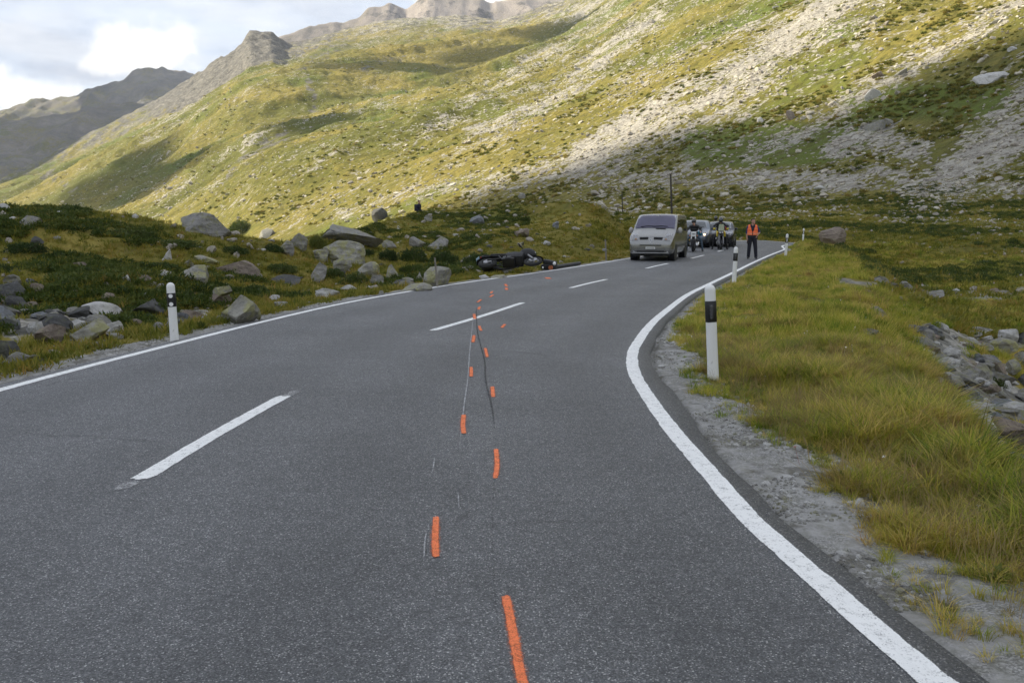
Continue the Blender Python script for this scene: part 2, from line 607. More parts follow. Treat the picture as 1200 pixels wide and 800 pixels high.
def stroke(px, py, pts, width, soft=0.9):
    """1 inside a broad brush line, fading at its border"""
    best = np.full(px.shape, 1e9)
    for (ax, ay), (bx, by) in zip(pts[:-1], pts[1:]):
        dx, dy = bx - ax, by - ay
        t = np.clip(((px - ax) * dx + (py - ay) * dy) / (dx * dx + dy * dy), 0, 1)
        best = np.minimum(best, np.hypot(px - ax - dx * t, py - ay - dy * t))
    return 1 - sst(best, width * (1 - soft), width)


a_in = np.arange(-34.5, 34.51, 0.11)
a_out = np.r_[np.arange(-180, -40, 3.0), np.arange(-40, -34.6, 0.8)]
a_out2 = np.r_[np.arange(35.2, 40, 0.8), np.arange(40, 180, 3.0)]
ANG = np.radians(np.r_[a_out, a_in, a_out2])
RAD = np.r_[np.geomspace(0.7, 3.0, 12, endpoint=False), np.geomspace(3.0, 160, 400, endpoint=False),
            np.geomspace(160, 2600, 560, endpoint=False), np.geomspace(2600, 5500, 170, endpoint=False), np.geomspace(5500, 9000, 16)]
AA, RR_ = np.meshgrid(ANG, RAD)
GX = (np.sin(AA) * RR_).ravel(); GY = (np.cos(AA) * RR_).ravel()
GZ, TP = terrain(GX, GY, parts=True)
PX, PY = project(GX, GY, GZ)
na, nr_ = len(ANG), len(RAD)
i0 = np.arange(nr_ - 1)[:, None] * na
j0 = np.arange(na)[None, :]
j1 = (j0 + 1) % na
quads = np.stack([i0 + j0, i0 + na + j0, i0 + na + j1, i0 + j1], -1).reshape(-1, 4)
g_me = mesh_np('ground', np.stack([GX, GY, GZ], 1), quads[:, ::-1])

# ground cover weights: bare stone, scree, heath, fresh green
t_ = TP['t']; r_ = TP['r']; w_ = TP['w']; u_ = TP['u']; e_ = TP['e']
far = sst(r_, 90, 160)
streak = fbm(w_ / 34 + 0.5 * fbm(u_ / 120, w_ / 120, 2, 7), u_ / 330, 4, 201)
streak2 = fbm(w_ / 11 + 0.4 * fbm(u_ / 40, w_ / 40, 2, 8), u_ / 120, 3, 205)
patch = fbm(GX / 60, GY / 60, 4, 211)
SCREE = [([(1015, 5), (930, 58), (850, 112), (740, 165), (690, 192)], 34, 1.0), ([(1190, 10), (1090, 68), (960, 142), (880, 178)], 20, .9),
         ([(1230, 110), (1150, 190), (1090, 235)], 46, 1.05), ([(985, 178), (1010, 165), (1075, 178)], 22, 1.1), ([(770, 20), (650, 110), (560, 160)], 16, .7),
         ([(720, 15), (610, 85), (500, 150)], 15, .6), ([(900, 20), (800, 60), (720, 110)], 18, .6),
         ([(1220, 225), (1050, 212), (900, 214), (690, 212)], 20, .75), ([(1040, 257), (1200, 268)], 16, .55), ([(690, 190), (560, 225)], 20, .5),
         ([(285, 110), (235, 125), (170, 165)], 12, .6), ([(190, 230), (230, 215)], 14, .5), ([(460, 15), (560, 25), (720, 8)], 16, .7),
         ([(235, 88), (300, 60), (340, 55)], 22, .9), ([(650, 195), (520, 218), (390, 248)], 12, .55), ([(565, 130), (470, 172)], 9, .45), ([(400, 40), (340, 60), (300, 75)], 8, .45), ([(320, 150), (285, 185)], 7, .5), ([(270, 195), (240, 225)], 8, .5), ([(830, 250), (1000, 246)], 8, .35), ([(790, 205), (700, 235)], 12, .5)]
wob_s = fbm(w_ / 30, u_ / 160, 4, 251); wob_p = fbm(w_ / 18, u_ / 60, 3, 255)
sm = np.zeros(GX.shape)
for pts, wd, st in SCREE:
    sm = np.maximum(sm, stroke(PX + 16 * wob_p, PY + 16 * wob_s, pts, wd * 1.35, 1.0) * st * (0.92 + 0.75 * wob_s + 0.35 * wob_p))
front = GY > 0
slope_w = sst(t_, 0.0, 0.05)
scree = (0.78 * sm * front + 0.10 * sst(PX, 300, 1000) * slope_w * front + 0.34 * streak * slope_w + 0.20 * streak2 * slope_w + 0.18 * patch) * far
hi_rock = sst(t_, 0.72, 1.0) * np.interp(TP['X'], [0, 200, 330, 500, 800], [.15, .30, .45, .6, .45]) + sst(r_, 2550, 2900) * 0.55
scree = np.maximum(scree, (hi_rock + 0.35 * patch + 0.3 * streak) * far)
# rubble by the stream and in the left hollow
RUB = [([(1105, 405), (1135, 470), (1200, 545)], 34, 1.0), ([(1080, 392), (1150, 400), (1200, 400)], 18, .7), ([(1150, 440), (1200, 480)], 40, .8), ([(1170, 520), (1230, 570)], 40, 1.0),
       ([(20, 385), (70, 385), (110, 370)], 20, 1.0), ([(205, 372), (235, 368)], 16, .9), ([(0, 350), (20, 400)], 18, .9),
       ([(985, 330), (1100, 345), (1190, 345)], 11, .6), ([(1040, 322), (1090, 345)], 14, .5), ([(380, 320), (470, 335)], 12, .35)]
rub = np.zeros(GX.shape)
for pts, wd, st in RUB:
    rub = np.maximum(rub, stroke(PX + 10 * fbm(GX / 1.3, GY / 1.3, 3, 261), PY + 8 * fbm(GX / 1.1, GY / 1.1, 3, 262), pts, wd * 1.2, 1.0) * st)
rub = rub * front * (1 - far) * (e_ > 0.6)
# crumbled verge
wg = np.where(TP['dr'] > TP['dl'], np.interp(GY, [-10, 2, 4.5, 6.2, 7.4, 8.6, 10.2, 11.2, 14, 60], [.85, .90, .95, 1.05, .62, .40, .70, .5, .26, .2]),
              np.interp(r_, [0, 12, 25, 60], [.75, .60, .42, .25]))
nz = fbm(GX / 0.55, GY / 0.55, 4, 221)
gravel = sst(wg + 0.30 * nz - np.maximum(e_, 0), -0.08, 0.10) * (r_ < 110)
heath = np.clip(0.5 + 0.6 * fbm(GX / 7, GY / 7, 4, 231) * (1 - far) + 0.7 * fbm(GX / 110, GY / 110, 3, 233) * far, 0, 1)
lush = np.clip(0.45 + 0.7 * fbm(GX / 4.5, GY / 4.5, 4, 241) * (1 - far) + 0.8 * (fbm(GX / 75, GY / 75, 3, 243)) * far, 0, 1)
GREEN = [([(1170, 120), (1050, 120), (960, 170), (820, 180)], 40, 1.0), ([(1000, 60), (930, 120), (880, 160)], 50, .5), ([(990, 110), (1010, 130)], 25, .5), ([(880, 30), (1000, 30)], 30, .3), ([(500, 90), (420, 150)], 22, .3), ([(150, 190), (220, 190)], 30, .2), ([(820, 165), (1000, 175)], 34, .45), ([(900, 235), (1000, 230)], 10, .4)]
for pts, wd, st in GREEN:
    lush = lush + stroke(PX, PY, pts, wd) * st * front
OCH = [([(400, 75), (600, 35)], 34, .5), ([(400, 95), (470, 100)], 30, .5), ([(270, 105), (350, 110)], 16, .5), ([(600, 120), (760, 90)], 20, .35), ([(1020, 45), (960, 80)], 18, .4)]
for pts, wd, st in OCH:
    heath = heath + stroke(PX, PY, pts, wd) * st * front
CRG = [([(335, 160), (300, 178), (270, 205)], 12), ([(358, 96), (366, 112), (372, 138)], 9), ([(748, 5), (735, 30)], 10), ([(465, 68), (425, 84)], 10), ([(245, 70), (235, 92)], 14), ([(290, 45), (320, 45)], 16), ([(50, 205), (90, 225)], 14), ([(1020, 148), (1045, 150)], 12), ([(395, 55), (360, 75)], 12)]
crg = np.zeros(GX.shape)
for pts, wd in CRG:
    crg = np.maximum(crg, stroke(PX + 9 * wob_p, PY + 9 * wob_s, pts, wd * 1.3, 1.0))
crg = crg * front * far
pale = sst(r_, 2550, 3000) * (TP['X'] > 280)
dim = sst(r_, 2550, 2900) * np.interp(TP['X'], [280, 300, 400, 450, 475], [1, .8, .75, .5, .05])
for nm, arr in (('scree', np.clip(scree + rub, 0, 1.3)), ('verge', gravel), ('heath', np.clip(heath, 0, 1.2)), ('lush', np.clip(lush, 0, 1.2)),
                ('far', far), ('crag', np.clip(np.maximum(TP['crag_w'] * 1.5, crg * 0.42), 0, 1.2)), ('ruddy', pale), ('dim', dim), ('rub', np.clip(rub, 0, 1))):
    add_attr(g_me, nm, arr)


def make_ground_mat():
    m, nt, b = new_mat('alpine_ground')
    P = nt.geo()
    n30 = nt.noise(P, 0.035, 6, 0.6)
    n4 = nt.noise(P, 0.22, 6, 0.6)
    n05 = nt.noise(P, 1.7, 6, 0.65)
    nfine = nt.noise(P, 14.0, 4, 0.6)
    far_ = nt.attr('far')
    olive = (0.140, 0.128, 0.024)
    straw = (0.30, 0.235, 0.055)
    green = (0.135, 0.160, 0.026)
    rust = (0.185, 0.115, 0.036)
    dark = (0.068, 0.070, 0.018)
    g = nt.mix(nt.step(nt.math('ADD', nt.math('MULTIPLY', nt.attr('heath'), 0.5), nt.math('MULTIPLY', n4, 0.9)), 0.5, 0.92), olive, straw)
    g = nt.mix(nt.math('MULTIPLY', nt.step(nt.math('ADD', nt.math('MULTIPLY', nt.attr('lush'), 0.7), nt.math('MULTIPLY', n30, 0.6)), 0.55, 0.95), 0.75), g, green)
    g = nt.mix(nt.math('MULTIPLY', nt.step(n05, 0.52, 0.70), 0.5), g, rust)
    # distant dry turf is paler than the mossy ground at hand
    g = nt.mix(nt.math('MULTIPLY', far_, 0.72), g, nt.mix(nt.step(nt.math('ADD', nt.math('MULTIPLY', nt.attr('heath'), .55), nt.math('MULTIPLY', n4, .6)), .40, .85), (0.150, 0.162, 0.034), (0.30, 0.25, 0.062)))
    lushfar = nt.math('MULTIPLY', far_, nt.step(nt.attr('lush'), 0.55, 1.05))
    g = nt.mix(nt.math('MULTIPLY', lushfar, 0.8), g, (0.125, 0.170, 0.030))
    tuft = nt.step(nt.noise(P, 0.55, 5, 0.7), 0.50, 0.66)
    g = nt.mix(nt.math('MULTIPLY', tuft, 0.45), g, dark)
    # stones and scree
    vs = nt.voro(P, 0.9, 'F1', 'Color')
    sepc = nt.node('ShaderNodeSeparateColor'); nt.put(sepc.inputs[0], vs)
    vs2 = nt.voro(P, 7.0, 'F1', 'Color')
    sep2 = nt.node('ShaderNodeSeparateColor'); nt.put(sep2.inputs[0], vs2)
    tone = nt.math('ADD', nt.math('MULTIPLY', sepc.outputs[0], 0.45), nt.math('MULTIPLY', sep2.outputs[0], 0.4))
    tone = nt.math('ADD', tone, nt.math('MULTIPLY', n05, 0.3))
    stone = nt.ramp(tone, [(0.15, (0.15, 0.135, 0.115)), (0.5, (0.36, 0.33, 0.28)), (0.85, (0.56, 0.53, 0.46))])
    pink = nt.ramp(tone, [(0.15, (0.20, 0.165, 0.145)), (0.55, (0.33, 0.285, 0.25)), (0.9, (0.46, 0.41, 0.37))])
    stone = nt.mix(nt.attr('ruddy'), stone, pink)
    dk = nt.ramp(tone, [(0.15, (0.055, 0.054, 0.050)), (0.55, (0.17, 0.165, 0.152)), (0.9, (0.36, 0.345, 0.315))])
    stone = nt.mix(nt.attr('rub'), stone, dk)
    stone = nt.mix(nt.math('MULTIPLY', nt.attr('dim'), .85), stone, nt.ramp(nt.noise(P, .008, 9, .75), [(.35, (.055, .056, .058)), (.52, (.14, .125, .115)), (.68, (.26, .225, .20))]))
    stone = nt.mix(nt.math('MULTIPLY', nt.attr('ruddy'), nt.step(nt.noise(P, .012, 9, .75), .50, .60)), stone, (.12, .11, .10))
    fall = nt.mapping(nt.mapping(P, rot=(0, 0, rad(-38))), (0.045, 0.14, 0.05))
    fst = nt.noise(fall, 1.0, 8, 0.68, 0.3)
    f = nt.math('ADD', nt.attr('scree'), nt.math('MULTIPLY', nt.math('SUBTRACT', nt.noise(P, 0.10, 8, 0.72), 0.5), 1.3))
    f = nt.math('ADD', f, nt.math('MULTIPLY', nt.math('MULTIPLY', nt.math('SUBTRACT', fst, 0.5), 1.8), far_))
    f = nt.math('ADD', f, nt.math('MULTIPLY', nt.math('SUBTRACT', n05, 0.5), 0.7))
    vbig = nt.voro(P, 0.28, 'F1', 'Color'); sb = nt.node('ShaderNodeSeparateColor'); nt.put(sb.inputs[0], vbig)
    f = nt.math('ADD', f, nt.math('MULTIPLY', nt.math('SUBTRACT', sepc.outputs[1], 0.5), 0.55))
    f = nt.math('ADD', f, nt.math('MULTIPLY', nt.math('MULTIPLY', nt.math('SUBTRACT', sb.outputs[1], 0.5), 0.45), far_))
    mott = nt.step(nt.noise(fall, 3.0, 8, 0.8), 0.47, 0.58)
    g = nt.mix(nt.math('MULTIPLY', nt.math('MULTIPLY', mott, far_), 0.72), g, nt.mix(n30, (0.070, 0.082, 0.020), (0.14, 0.115, 0.035)))
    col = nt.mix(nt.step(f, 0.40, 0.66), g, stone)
    # single stones in the turf
    vd = nt.voro(P, 0.42, 'F1', 'Distance')
    vc = nt.voro(P, 0.42, 'F1', 'Color')
    s3 = nt.node('ShaderNodeSeparateColor'); nt.put(s3.inputs[0], vc)
    dot = nt.math('MULTIPLY', nt.math('LESS_THAN', nt.math('ADD', vd, nt.math('MULTIPLY', n05, 0.25)), 0.36), nt.math('GREATER_THAN', nt.math('ADD', s3.outputs[0], nt.math('MULTIPLY', nt.attr('scree'), .6)), 0.78))
    col = nt.mix(nt.math('MULTIPLY', dot, far_), col, (0.40, 0.375, 0.32))
    crag = nt.step(nt.math('ADD', nt.attr('crag'), nt.math('MULTIPLY', nt.math('SUBTRACT', nt.noise(P, 0.05, 8, 0.75), 0.5), 2.2)), .35, .60)
    col = nt.mix(crag, col, nt.ramp(nt.noise(P, .12, 8, .8), [(0.35, (0.060, 0.058, 0.054)), (0.5, (.16, .15, .13)), (0.66, (0.33, 0.31, 0.265))]))
    # crumbled grey verge
    gv = nt.ramp(nt.noise(P, 5.0, 7, 0.7), [(0.28, (0.15, 0.147, 0.14)), (0.45, (0.31, 0.305, 0.295)), (0.75, (0.44, 0.43, 0.415))])
    gst = nt.voro(P, 120.0, 'F1', 'Color')
    s4 = nt.node('ShaderNodeSeparateColor'); nt.put(s4.inputs[0], gst)
    gv = nt.mix(nt.math('MULTIPLY', nt.step(nt.noise(P, 2.4, 4), .42, .6), 0.75), gv, nt.ramp(s4.outputs[0], [(0.0, (0.10, 0.10, 0.095)), (0.5, (0.25, 0.245, 0.235)), (1.0, (0.46, 0.45, 0.435))]))
    gv = nt.mix(nt.math('MULTIPLY', nt.step(nt.noise(P, 1.9, 6, .7, .5), .52, .62), 0.7), gv, nt.mix(nfine, (.05, .047, .04), (.17, .155, .13)))
    vf = nt.step(nt.math('ADD', nt.attr('verge'), nt.math('MULTIPLY', nt.math('SUBTRACT', nfine, 0.5), 0.6)), 0.35, 0.65)
    col = nt.mix(vf, col, gv)
    col = nt.mix(nt.math('MULTIPLY', nt.step(nfine, 0.35, 0.75), nt.math('SUBTRACT', 0.35, nt.math('MULTIPLY', far_, 0.35))), col, dark)
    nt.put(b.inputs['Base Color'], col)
    b.inputs['Roughness'].default_value = 0.95
    b.inputs['Specular IOR Level'].default_value = 0.15
    bp = nt.node('ShaderNodeBump')
    nt.put(bp.inputs['Strength'], nt.math('MULTIPLY', far_, 0.75))
    bp.inputs['Distance'].default_value = 6.0
    nt.put(bp.inputs['Height'], nt.math('ADD', nt.noise(P, 0.07, 9, 0.72), nt.math('MULTIPLY', nt.noise(fall, 2.0, 7, 0.7), 0.5)))
    bp2 = nt.node('ShaderNodeBump')
    bp2.inputs['Strength'].default_value = 0.6
    bp2.inputs['Distance'].default_value = 0.05
    nt.put(bp2.inputs['Height'], nt.math('ADD', nt.noise(P, 6.0, 6, 0.7), nt.math('MULTIPLY', nt.voro(P, 40.0), 0.12)))
    nt.put(bp2.inputs['Normal'], bp.outputs[0])
    nt.put(b.inputs['Normal'], bp2.outputs[0])
    return m


GROUND_MAT = make_ground_mat()
ground = tag(link('ground', g_me, GROUND_MAT), kind='structure')

# ------------------------------------------------------------------ road sheet
NCR = 14
RV = [L_EDGE]
for k in range(NCR + 1):
    f = k / NCR
    RV.append(L_LINE * (1 - f) + R_LINE * f)
RV.append(R_EDGE)
RV = np.stack(RV, 1)                                   # NR x (NCR+3) x 3
skl = RV[:, :1].copy(); skl[..., 2] -= 0.16
skr = RV[:, -1:].copy(); skr[..., 2] -= 0.16
RV = np.concatenate([skl, RV, skr], 1)
nc = RV.shape[1]
i0 = np.arange(NR - 1)[:, None] * nc; j0 = np.arange(nc - 1)[None]
rq = np.stack([i0 + j0, i0 + j0 + 1, i0 + nc + j0 + 1, i0 + nc + j0], -1).reshape(-1, 4)
road_me = mesh_np('road', RV.reshape(-1, 3), rq)
lat = np.tile(np.r_[-.05, -.03, np.linspace(0, 1, NCR + 1), 1.03, 1.05], NR)
from mathutils.bvhtree import BVHTree
ROAD_BVH = BVHTree.FromPolygons([tuple(v) for v in RV.reshape(-1, 3).tolist()], rq.tolist())


def on_road(x, y):
    h = ROAD_BVH.ray_cast(Vector((x, y, 8.0)), Vector((0, 0, -1)))
    return h[0].z if h[0] is not None else 0.0

add_attr(road_me, 'lat', lat)


def asphalt_mat():
    m, nt, b = new_mat('worn_asphalt')
    P = nt.geo()
    v = nt.voro(P, 165.0, 'F1', 'Color')
    s = nt.node('ShaderNodeSeparateColor'); nt.put(s.inputs[0], v)
    agg = nt.ramp(s.outputs[0], [(0.0, (0.045, 0.047, 0.050)), (0.5, (0.088, 0.091, 0.096)), (0.82, (0.135, 0.138, 0.143)), (0.93, (0.21, 0.21, 0.21)), (1.0, (0.46, 0.455, 0.445))])
    big = nt.ramp(nt.noise(P, 0.55, 5, 0.6), [(0.3, 0.80), (0.7, 1.16)])
    mid = nt.ramp(nt.noise(P, 9.0, 5, 0.7), [(0.3, 0.82), (0.7, 1.18)])
    col = nt.mix(1.0, agg, big, 'MULTIPLY')
    col = nt.mix(1.0, col, mid, 'MULTIPLY')
    latn = nt.attr('lat')
    track = nt.math('ADD', nt.math('MULTIPLY', nt.math('SINE', nt.math('ADD', nt.math('MULTIPLY', latn, 25.1), nt.math('MULTIPLY', nt.noise(P, .4, 3), 2.0))), 0.075), 1.0)
    col = nt.mix(1.0, col, track, 'MULTIPLY')
    # a few dark blotches and tar-filled hairline seams
    bl = nt.step(nt.noise(P, 3.1, 5, 0.7), 0.68, 0.76)
    col = nt.mix(nt.math('MULTIPLY', bl, 0.45), col, (0.03, 0.031, 0.033))
    ck = nt.voro(nt.mix(.35, P, nt.noise(P, 1.3, 5, .7, out=1)), .55, 'DISTANCE_TO_EDGE')
    ckm = nt.math('MULTIPLY', nt.math('SUBTRACT', 1.0, nt.step(ck, .002, .008)), nt.step(nt.noise(P, .35, 4), .52, .60))
    col = nt.mix(nt.math('MULTIPLY', ckm, .55), col, (.035, .035, .037))
    stn = nt.step(nt.noise(P, .9, 5, .65, .8), .62, .74)
    col = nt.mix(nt.math('MULTIPLY', stn, .18), col, (.05, .05, .052))
    edge = nt.step(latn, 1.0, 1.02)
    col = nt.mix(nt.math('MULTIPLY', edge, 0.25), col, (0.045, 0.046, 0.048))
    nt.put(b.inputs['Base Color'], col)
    nt.put(b.inputs['Roughness'], nt.ramp(nt.noise(P, 40, 3), [(0.3, 0.50), (0.7, 0.72)]))
    b.inputs['Specular IOR Level'].default_value = 0.5
    h = nt.math('ADD', nt.math('MULTIPLY', nt.voro(P, 95.0), -0.8), nt.math('MULTIPLY', nt.noise(P, 260.0, 3), 0.5))
    nt.put(b.inputs['Normal'], nt.bump(h, 0.75, 0.006))
    return m


ASPHALT = asphalt_mat()
road = tag(link('road', road_me, ASPHALT), kind='structure')


def paint_mat(name, col, wear_lo, wear_hi, edge_soft=0.25, rough=0.6, dashwear=0.0):
    """road paint over the asphalt grain: worn through where the stone stands proud"""
    m, nt, b = new_mat(name)
    P = nt.geo()
    n = nt.noise(P, 5.0, 6, 0.7)
    c = nt.mix(n, tuple(x * 0.88 for x in col), tuple(min(1, x * 1.06) for x in col))
    streaks = nt.noise(nt.mapping(P, (30, 3, 1), (0, 0, 0.5)), 1.5, 4, .6)
    c = nt.mix(nt.math('MULTIPLY', nt.step(streaks, .58, .75), .22), c, tuple(x * .55 for x in col))
    nt.put(b.inputs['Base Color'], c)
    b.inputs['Roughness'].default_value = rough
    grain = nt.math('ADD', nt.math('MULTIPLY', nt.noise(P, 120.0, 3, 0.7), 0.55), nt.math('MULTIPLY', nt.noise(P, 16.0, 4, .7), 0.45))
    ed = nt.attr('edge')                                    # 0 at the border .. 1 in the middle
    keep = nt.math('ADD', nt.math('MULTIPLY', nt.step(ed, 0.0, edge_soft), 0.6), grain)
    a = nt.step(keep, wear_lo, wear_hi)
    tr = nt.node('ShaderNodeBsdfTransparent')
    mx = nt.node('ShaderNodeMixShader')
    nt.put(mx.inputs[0], a); nt.put(mx.inputs[1], tr.outputs[0]); nt.put(mx.inputs[2], b.outputs[0])
    nt.l.new(mx.outputs[0], m.node_tree.nodes['Material Output'].inputs[0])
    nt.put(b.inputs['Normal'], nt.bump(nt.voro(P, 95.0), 0.35, 0.004))
    return m


WHITE_LINE = paint_mat('white_road_paint', (0.90, 0.90, 0.88), 0.88, 1.10, 0.22)
WHITE_WORN = paint_mat('worn_white_road_paint', (0.72, 0.72, 0.71), 0.72, 1.0, 0.45)
GHOST_LINE = paint_mat('faded_road_paint', (0.42, 0.42, 0.42), 1.02, 1.2, 0.5)
ORANGE = paint_mat('orange_spray_paint', (1.0, 0.24, 0.085), 0.80, 1.20, 0.62, 0.8)
OVERSPRAY = paint_mat('orange_overspray', (0.95, 0.25, 0.10), 0.93, 1.30, 1.0, 0.8)
SCRATCH = paint_mat('pale_scrape', (0.46, 0.46, 0.47), 0.88, 1.22, 0.95, 0.7)
SKID = paint_mat('dark_tyre_rubber', (0.024, 0.024, 0.026), 0.86, 1.36, 0.9, 0.7)


def ribbon(name, pts, width, mat, lift, parent=road, jag=0.0, seed=0, sub=0.12, taper=0.0):
    """a flat painted strip following ground points; attribute edge fades to the border"""
    P = np.array([tuple(p) for p in pts], float)
    s = np.r_[0, np.cumsum(np.linalg.norm(np.diff(P[:, :2], axis=0), axis=1))]
    n = max(3, int(s[-1] / sub) + 2)
    q = np.linspace(0, s[-1], n)
    C = np.stack([np.interp(q, s, P[:, k]) for k in range(3)], 1)
    if len(P) > 2 and len(P) < 60:
        C = spline(pts, n)
    t = np.gradient(C[:, :2], axis=0); t /= np.maximum(np.linalg.norm(t, axis=1), 1e-9)[:, None]
    nrm = np.stack([t[:, 1], -t[:, 0]], 1)
    V = []; E = []
    wv = np.full(n, width / 2.0)
    if taper:
        wv = wv * np.minimum(1, np.minimum(np.arange(n), np.arange(n)[::-1]) / max(1, n * taper) * 0.9 + 0.1)
    for k, f in enumerate((-1, -0.5, 0, 0.5, 1)):
        j = jag * fbm(q * 9 + k * 7, q * 0 + seed, 2, seed + 300)
        o = C.copy(); o[:, :2] += nrm * ((wv + (j if abs(f) == 1 else 0)) * f)[:, None]
        o[:, 2] = [on_road(a_, b_) + lift for a_, b_ in o[:, :2]]
        V.append(o)
        e = np.full(n, 1 - abs(f))
        e = np.minimum(e, np.minimum(q, s[-1] - q) / max(width * 0.5, 1e-3))
        E.append(e)
    V = np.stack(V, 1).reshape(-1, 3); E = np.stack(E, 1).ravel()
    i0 = np.arange(n - 1)[:, None] * 5; j0 = np.arange(4)[None]
    me = mesh_np(name, V, np.stack([i0 + j0, i0 + j0 + 1, i0 + 6 + j0, i0 + 5 + j0], -1).reshape(-1, 4))
    add_attr(me, 'edge', E)
    return link(name, me, mat, parent)


def road_pt(px, py):
    p = gnd(px, py)
    for _ in range(3):
        p = gnd(px, py, on_road(p.x, p.y))
    return p


ribbon('edge_line', offset(L_LINE, 0.0), 0.15, WHITE_LINE, 0.0035, jag=0.008, seed=1)
ribbon('edge_line', offset(R_LINE, 0.0), 0.17, WHITE_LINE, 0.0035, jag=0.010, seed=2, sub=0.08)
for k, (a, mid, b_) in enumerate((((162, 563), (245, 513), (335, 463)), ((506, 387.5), (556, 373), (613, 354.5)), ((668, 337.5), (690, 332), (711, 327.3)),
                    ((757, 314.5), (771, 311.2), (783, 308.7)), ((810, 302.8), (817, 301), (825, 299)), ((841, 294.6), (844, 293.7), (848, 292.8)), ((857, 288.4), (860, 287.7), (863, 287)))):
    ribbon('lane_dash', [road_pt(*a), road_pt(*mid), road_pt(*b_)], 0.155 if k else 0.16, WHITE_LINE, 0.0035, jag=0.008, seed=10 + k)
# old paint showing at the two ends of the nearest dash
for a, b_ in (((134, 577), (163, 561.5)), ((331, 466), (352, 456.5))):
    ribbon('faded_dash_end', [road_pt(*a), road_pt(*b_)], 0.175, GHOST_LINE, 0.005, jag=0.012, seed=33)
ORANGE_MARKS = [((592, 697), (600, 735), (606, 770), (614, 808), .052), ((511, 605), (510, 632), (511, 655), .048), ((581, 526), (582.5, 545), (580.5, 562), .045),
                ((543.5, 486), (542.5, 498), (543.5, 509), .052), ((577, 453), (577.5, 460), (578, 466), .05), ((552, 430), (552.3, 436), (552, 442), .05),
                ((568.5, 408), (570, 414), (571, 419), .05), ((555.5, 393), (555, 397), (554, 401.5), .06), ((561.5, 382), (562.5, 385), (564, 388), .06),
                ((555.5, 368), (556, 371), (556.5, 374), .07), ((592, 380), (590, 382), (588, 384.5), .07), ((562.5, 359.5), (561.5, 361), (561, 363), .07),
                ((564, 351), (562, 352.5), (559.5, 354.5), .07), ((578, 345.5), (576, 347), (574, 348.3), .08), ((577, 341.5), (576, 342.7), (575, 344), .08),
                ((593, 337.3), (593.5, 338.5), (594, 340), .10), ((592, 333), (593, 334.5), (594, 336), .10), ((641, 325.2), (642, 326), (644, 327), .22)]
for k, mk in enumerate(ORANGE_MARKS):
    ribbon('orange_spray_mark', [road_pt(*p) for p in mk[:-1]], mk[-1] * 1.32, ORANGE, 0.007, jag=0.010, seed=50 + k, sub=0.03)
    if k < 8:
        ribbon('overspray', [road_pt(*p) for p in mk[:-1]], mk[-1] * 3.6, OVERSPRAY, 0.0062, jag=0.02, seed=150 + k, sub=0.03)
ribbon('skid_mark', [road_pt(*p) for p in ((558, 360), (558.5, 372), (559, 385), (563, 404), (568, 424), (569.5, 448), (574, 466), (577.5, 484), (580, 506))], 0.060, SKID, 0.005, jag=0.008, seed=81, taper=.1)
ribbon('skid_mark', [road_pt(*p) for p in ((580, 506), (580.5, 530), (579, 565), (577, 610), (578, 660), (582, 720), (588, 790))], 0.05, paint_mat('faint_tyre_rubber', (0.03, 0.03, 0.032), 1.0, 1.5, 0.95, 0.7), 0.0055, jag=0.01, seed=82, taper=.2)
ribbon('scrape_mark', [road_pt(*p) for p in ((555, 368), (553, 388), (550, 418), (548, 446), (544, 474), (541, 500), (538, 530))], 0.040, SCRATCH, 0.006, jag=0.006, seed=83, taper=.15)
for k, pts in enumerate((((510, 533), (508, 546), (506, 558)), ((536.5, 573), (537.5, 588), (538, 602)), ((501, 618), (498, 634), (496.5, 662)), ((526.5, 540), (526.5, 546), (526, 551)))):
    ribbon('scrape_mark', [road_pt(*p) for p in pts], 0.030, SCRATCH, 0.006, jag=0.004, seed=84 + k, taper=.3)
ribbon('skid_mark', [road_pt(*p) for p in ((575, 452), (592, 453), (618, 455), (645, 453))], 0.10, paint_mat('faint_cross_rubber', (0.03, 0.03, 0.032), 1.1, 1.6, 0.95, 0.7), 0.0055, jag=0.02, seed=90, taper=.3)
# ------------------------------------------------------------------ clouds that shade the valley floor
def cloud_mat():
    m, nt, b = new_mat('cloud_white')
    d = nt.node('ShaderNodeBsdfDiffuse'); d.inputs[0].default_value = (.93, .93, .94, 1)
    t = nt.node('ShaderNodeBsdfTranslucent'); t.inputs[0].default_value = (.93, .93, .94, 1)
    mx = nt.node('ShaderNodeMixShader'); mx.inputs[0].default_value = 0.5
    nt.put(mx.inputs[1], d.outputs[0]); nt.put(mx.inputs[2], t.outputs[0])
    nt.l.new(mx.outputs[0], m.node_tree.nodes['Material Output'].inputs[0])
    return m


CLOUD = cloud_mat()
CLOUD_Z = 1750.0
_bm = bmesh.new(); bmesh.ops.create_icosphere(_bm, subdivisions=2, radius=1.0)
ICO2_V = np.array([v.co[:] for v in _bm.verts]); ICO2_F = np.array([[v.index for v in f.verts] for f in _bm.faces]); _bm.free()


def to_cloud(p):
    k = (CLOUD_Z - p[2]) / SUN_TO.z
    return (p[0] + SUN_TO.x * k, p[1] + SUN_TO.y * k)


def in_poly(x, y, poly):
    c = False
    for i in range(len(poly)):
        (x1, y1), (x2, y2) = poly[i], poly[i - 1]
        if (y1 > y) != (y2 > y) and x < (x2 - x1) * (y - y1) / (y2 - y1) + x1:
            c = not c
    return c


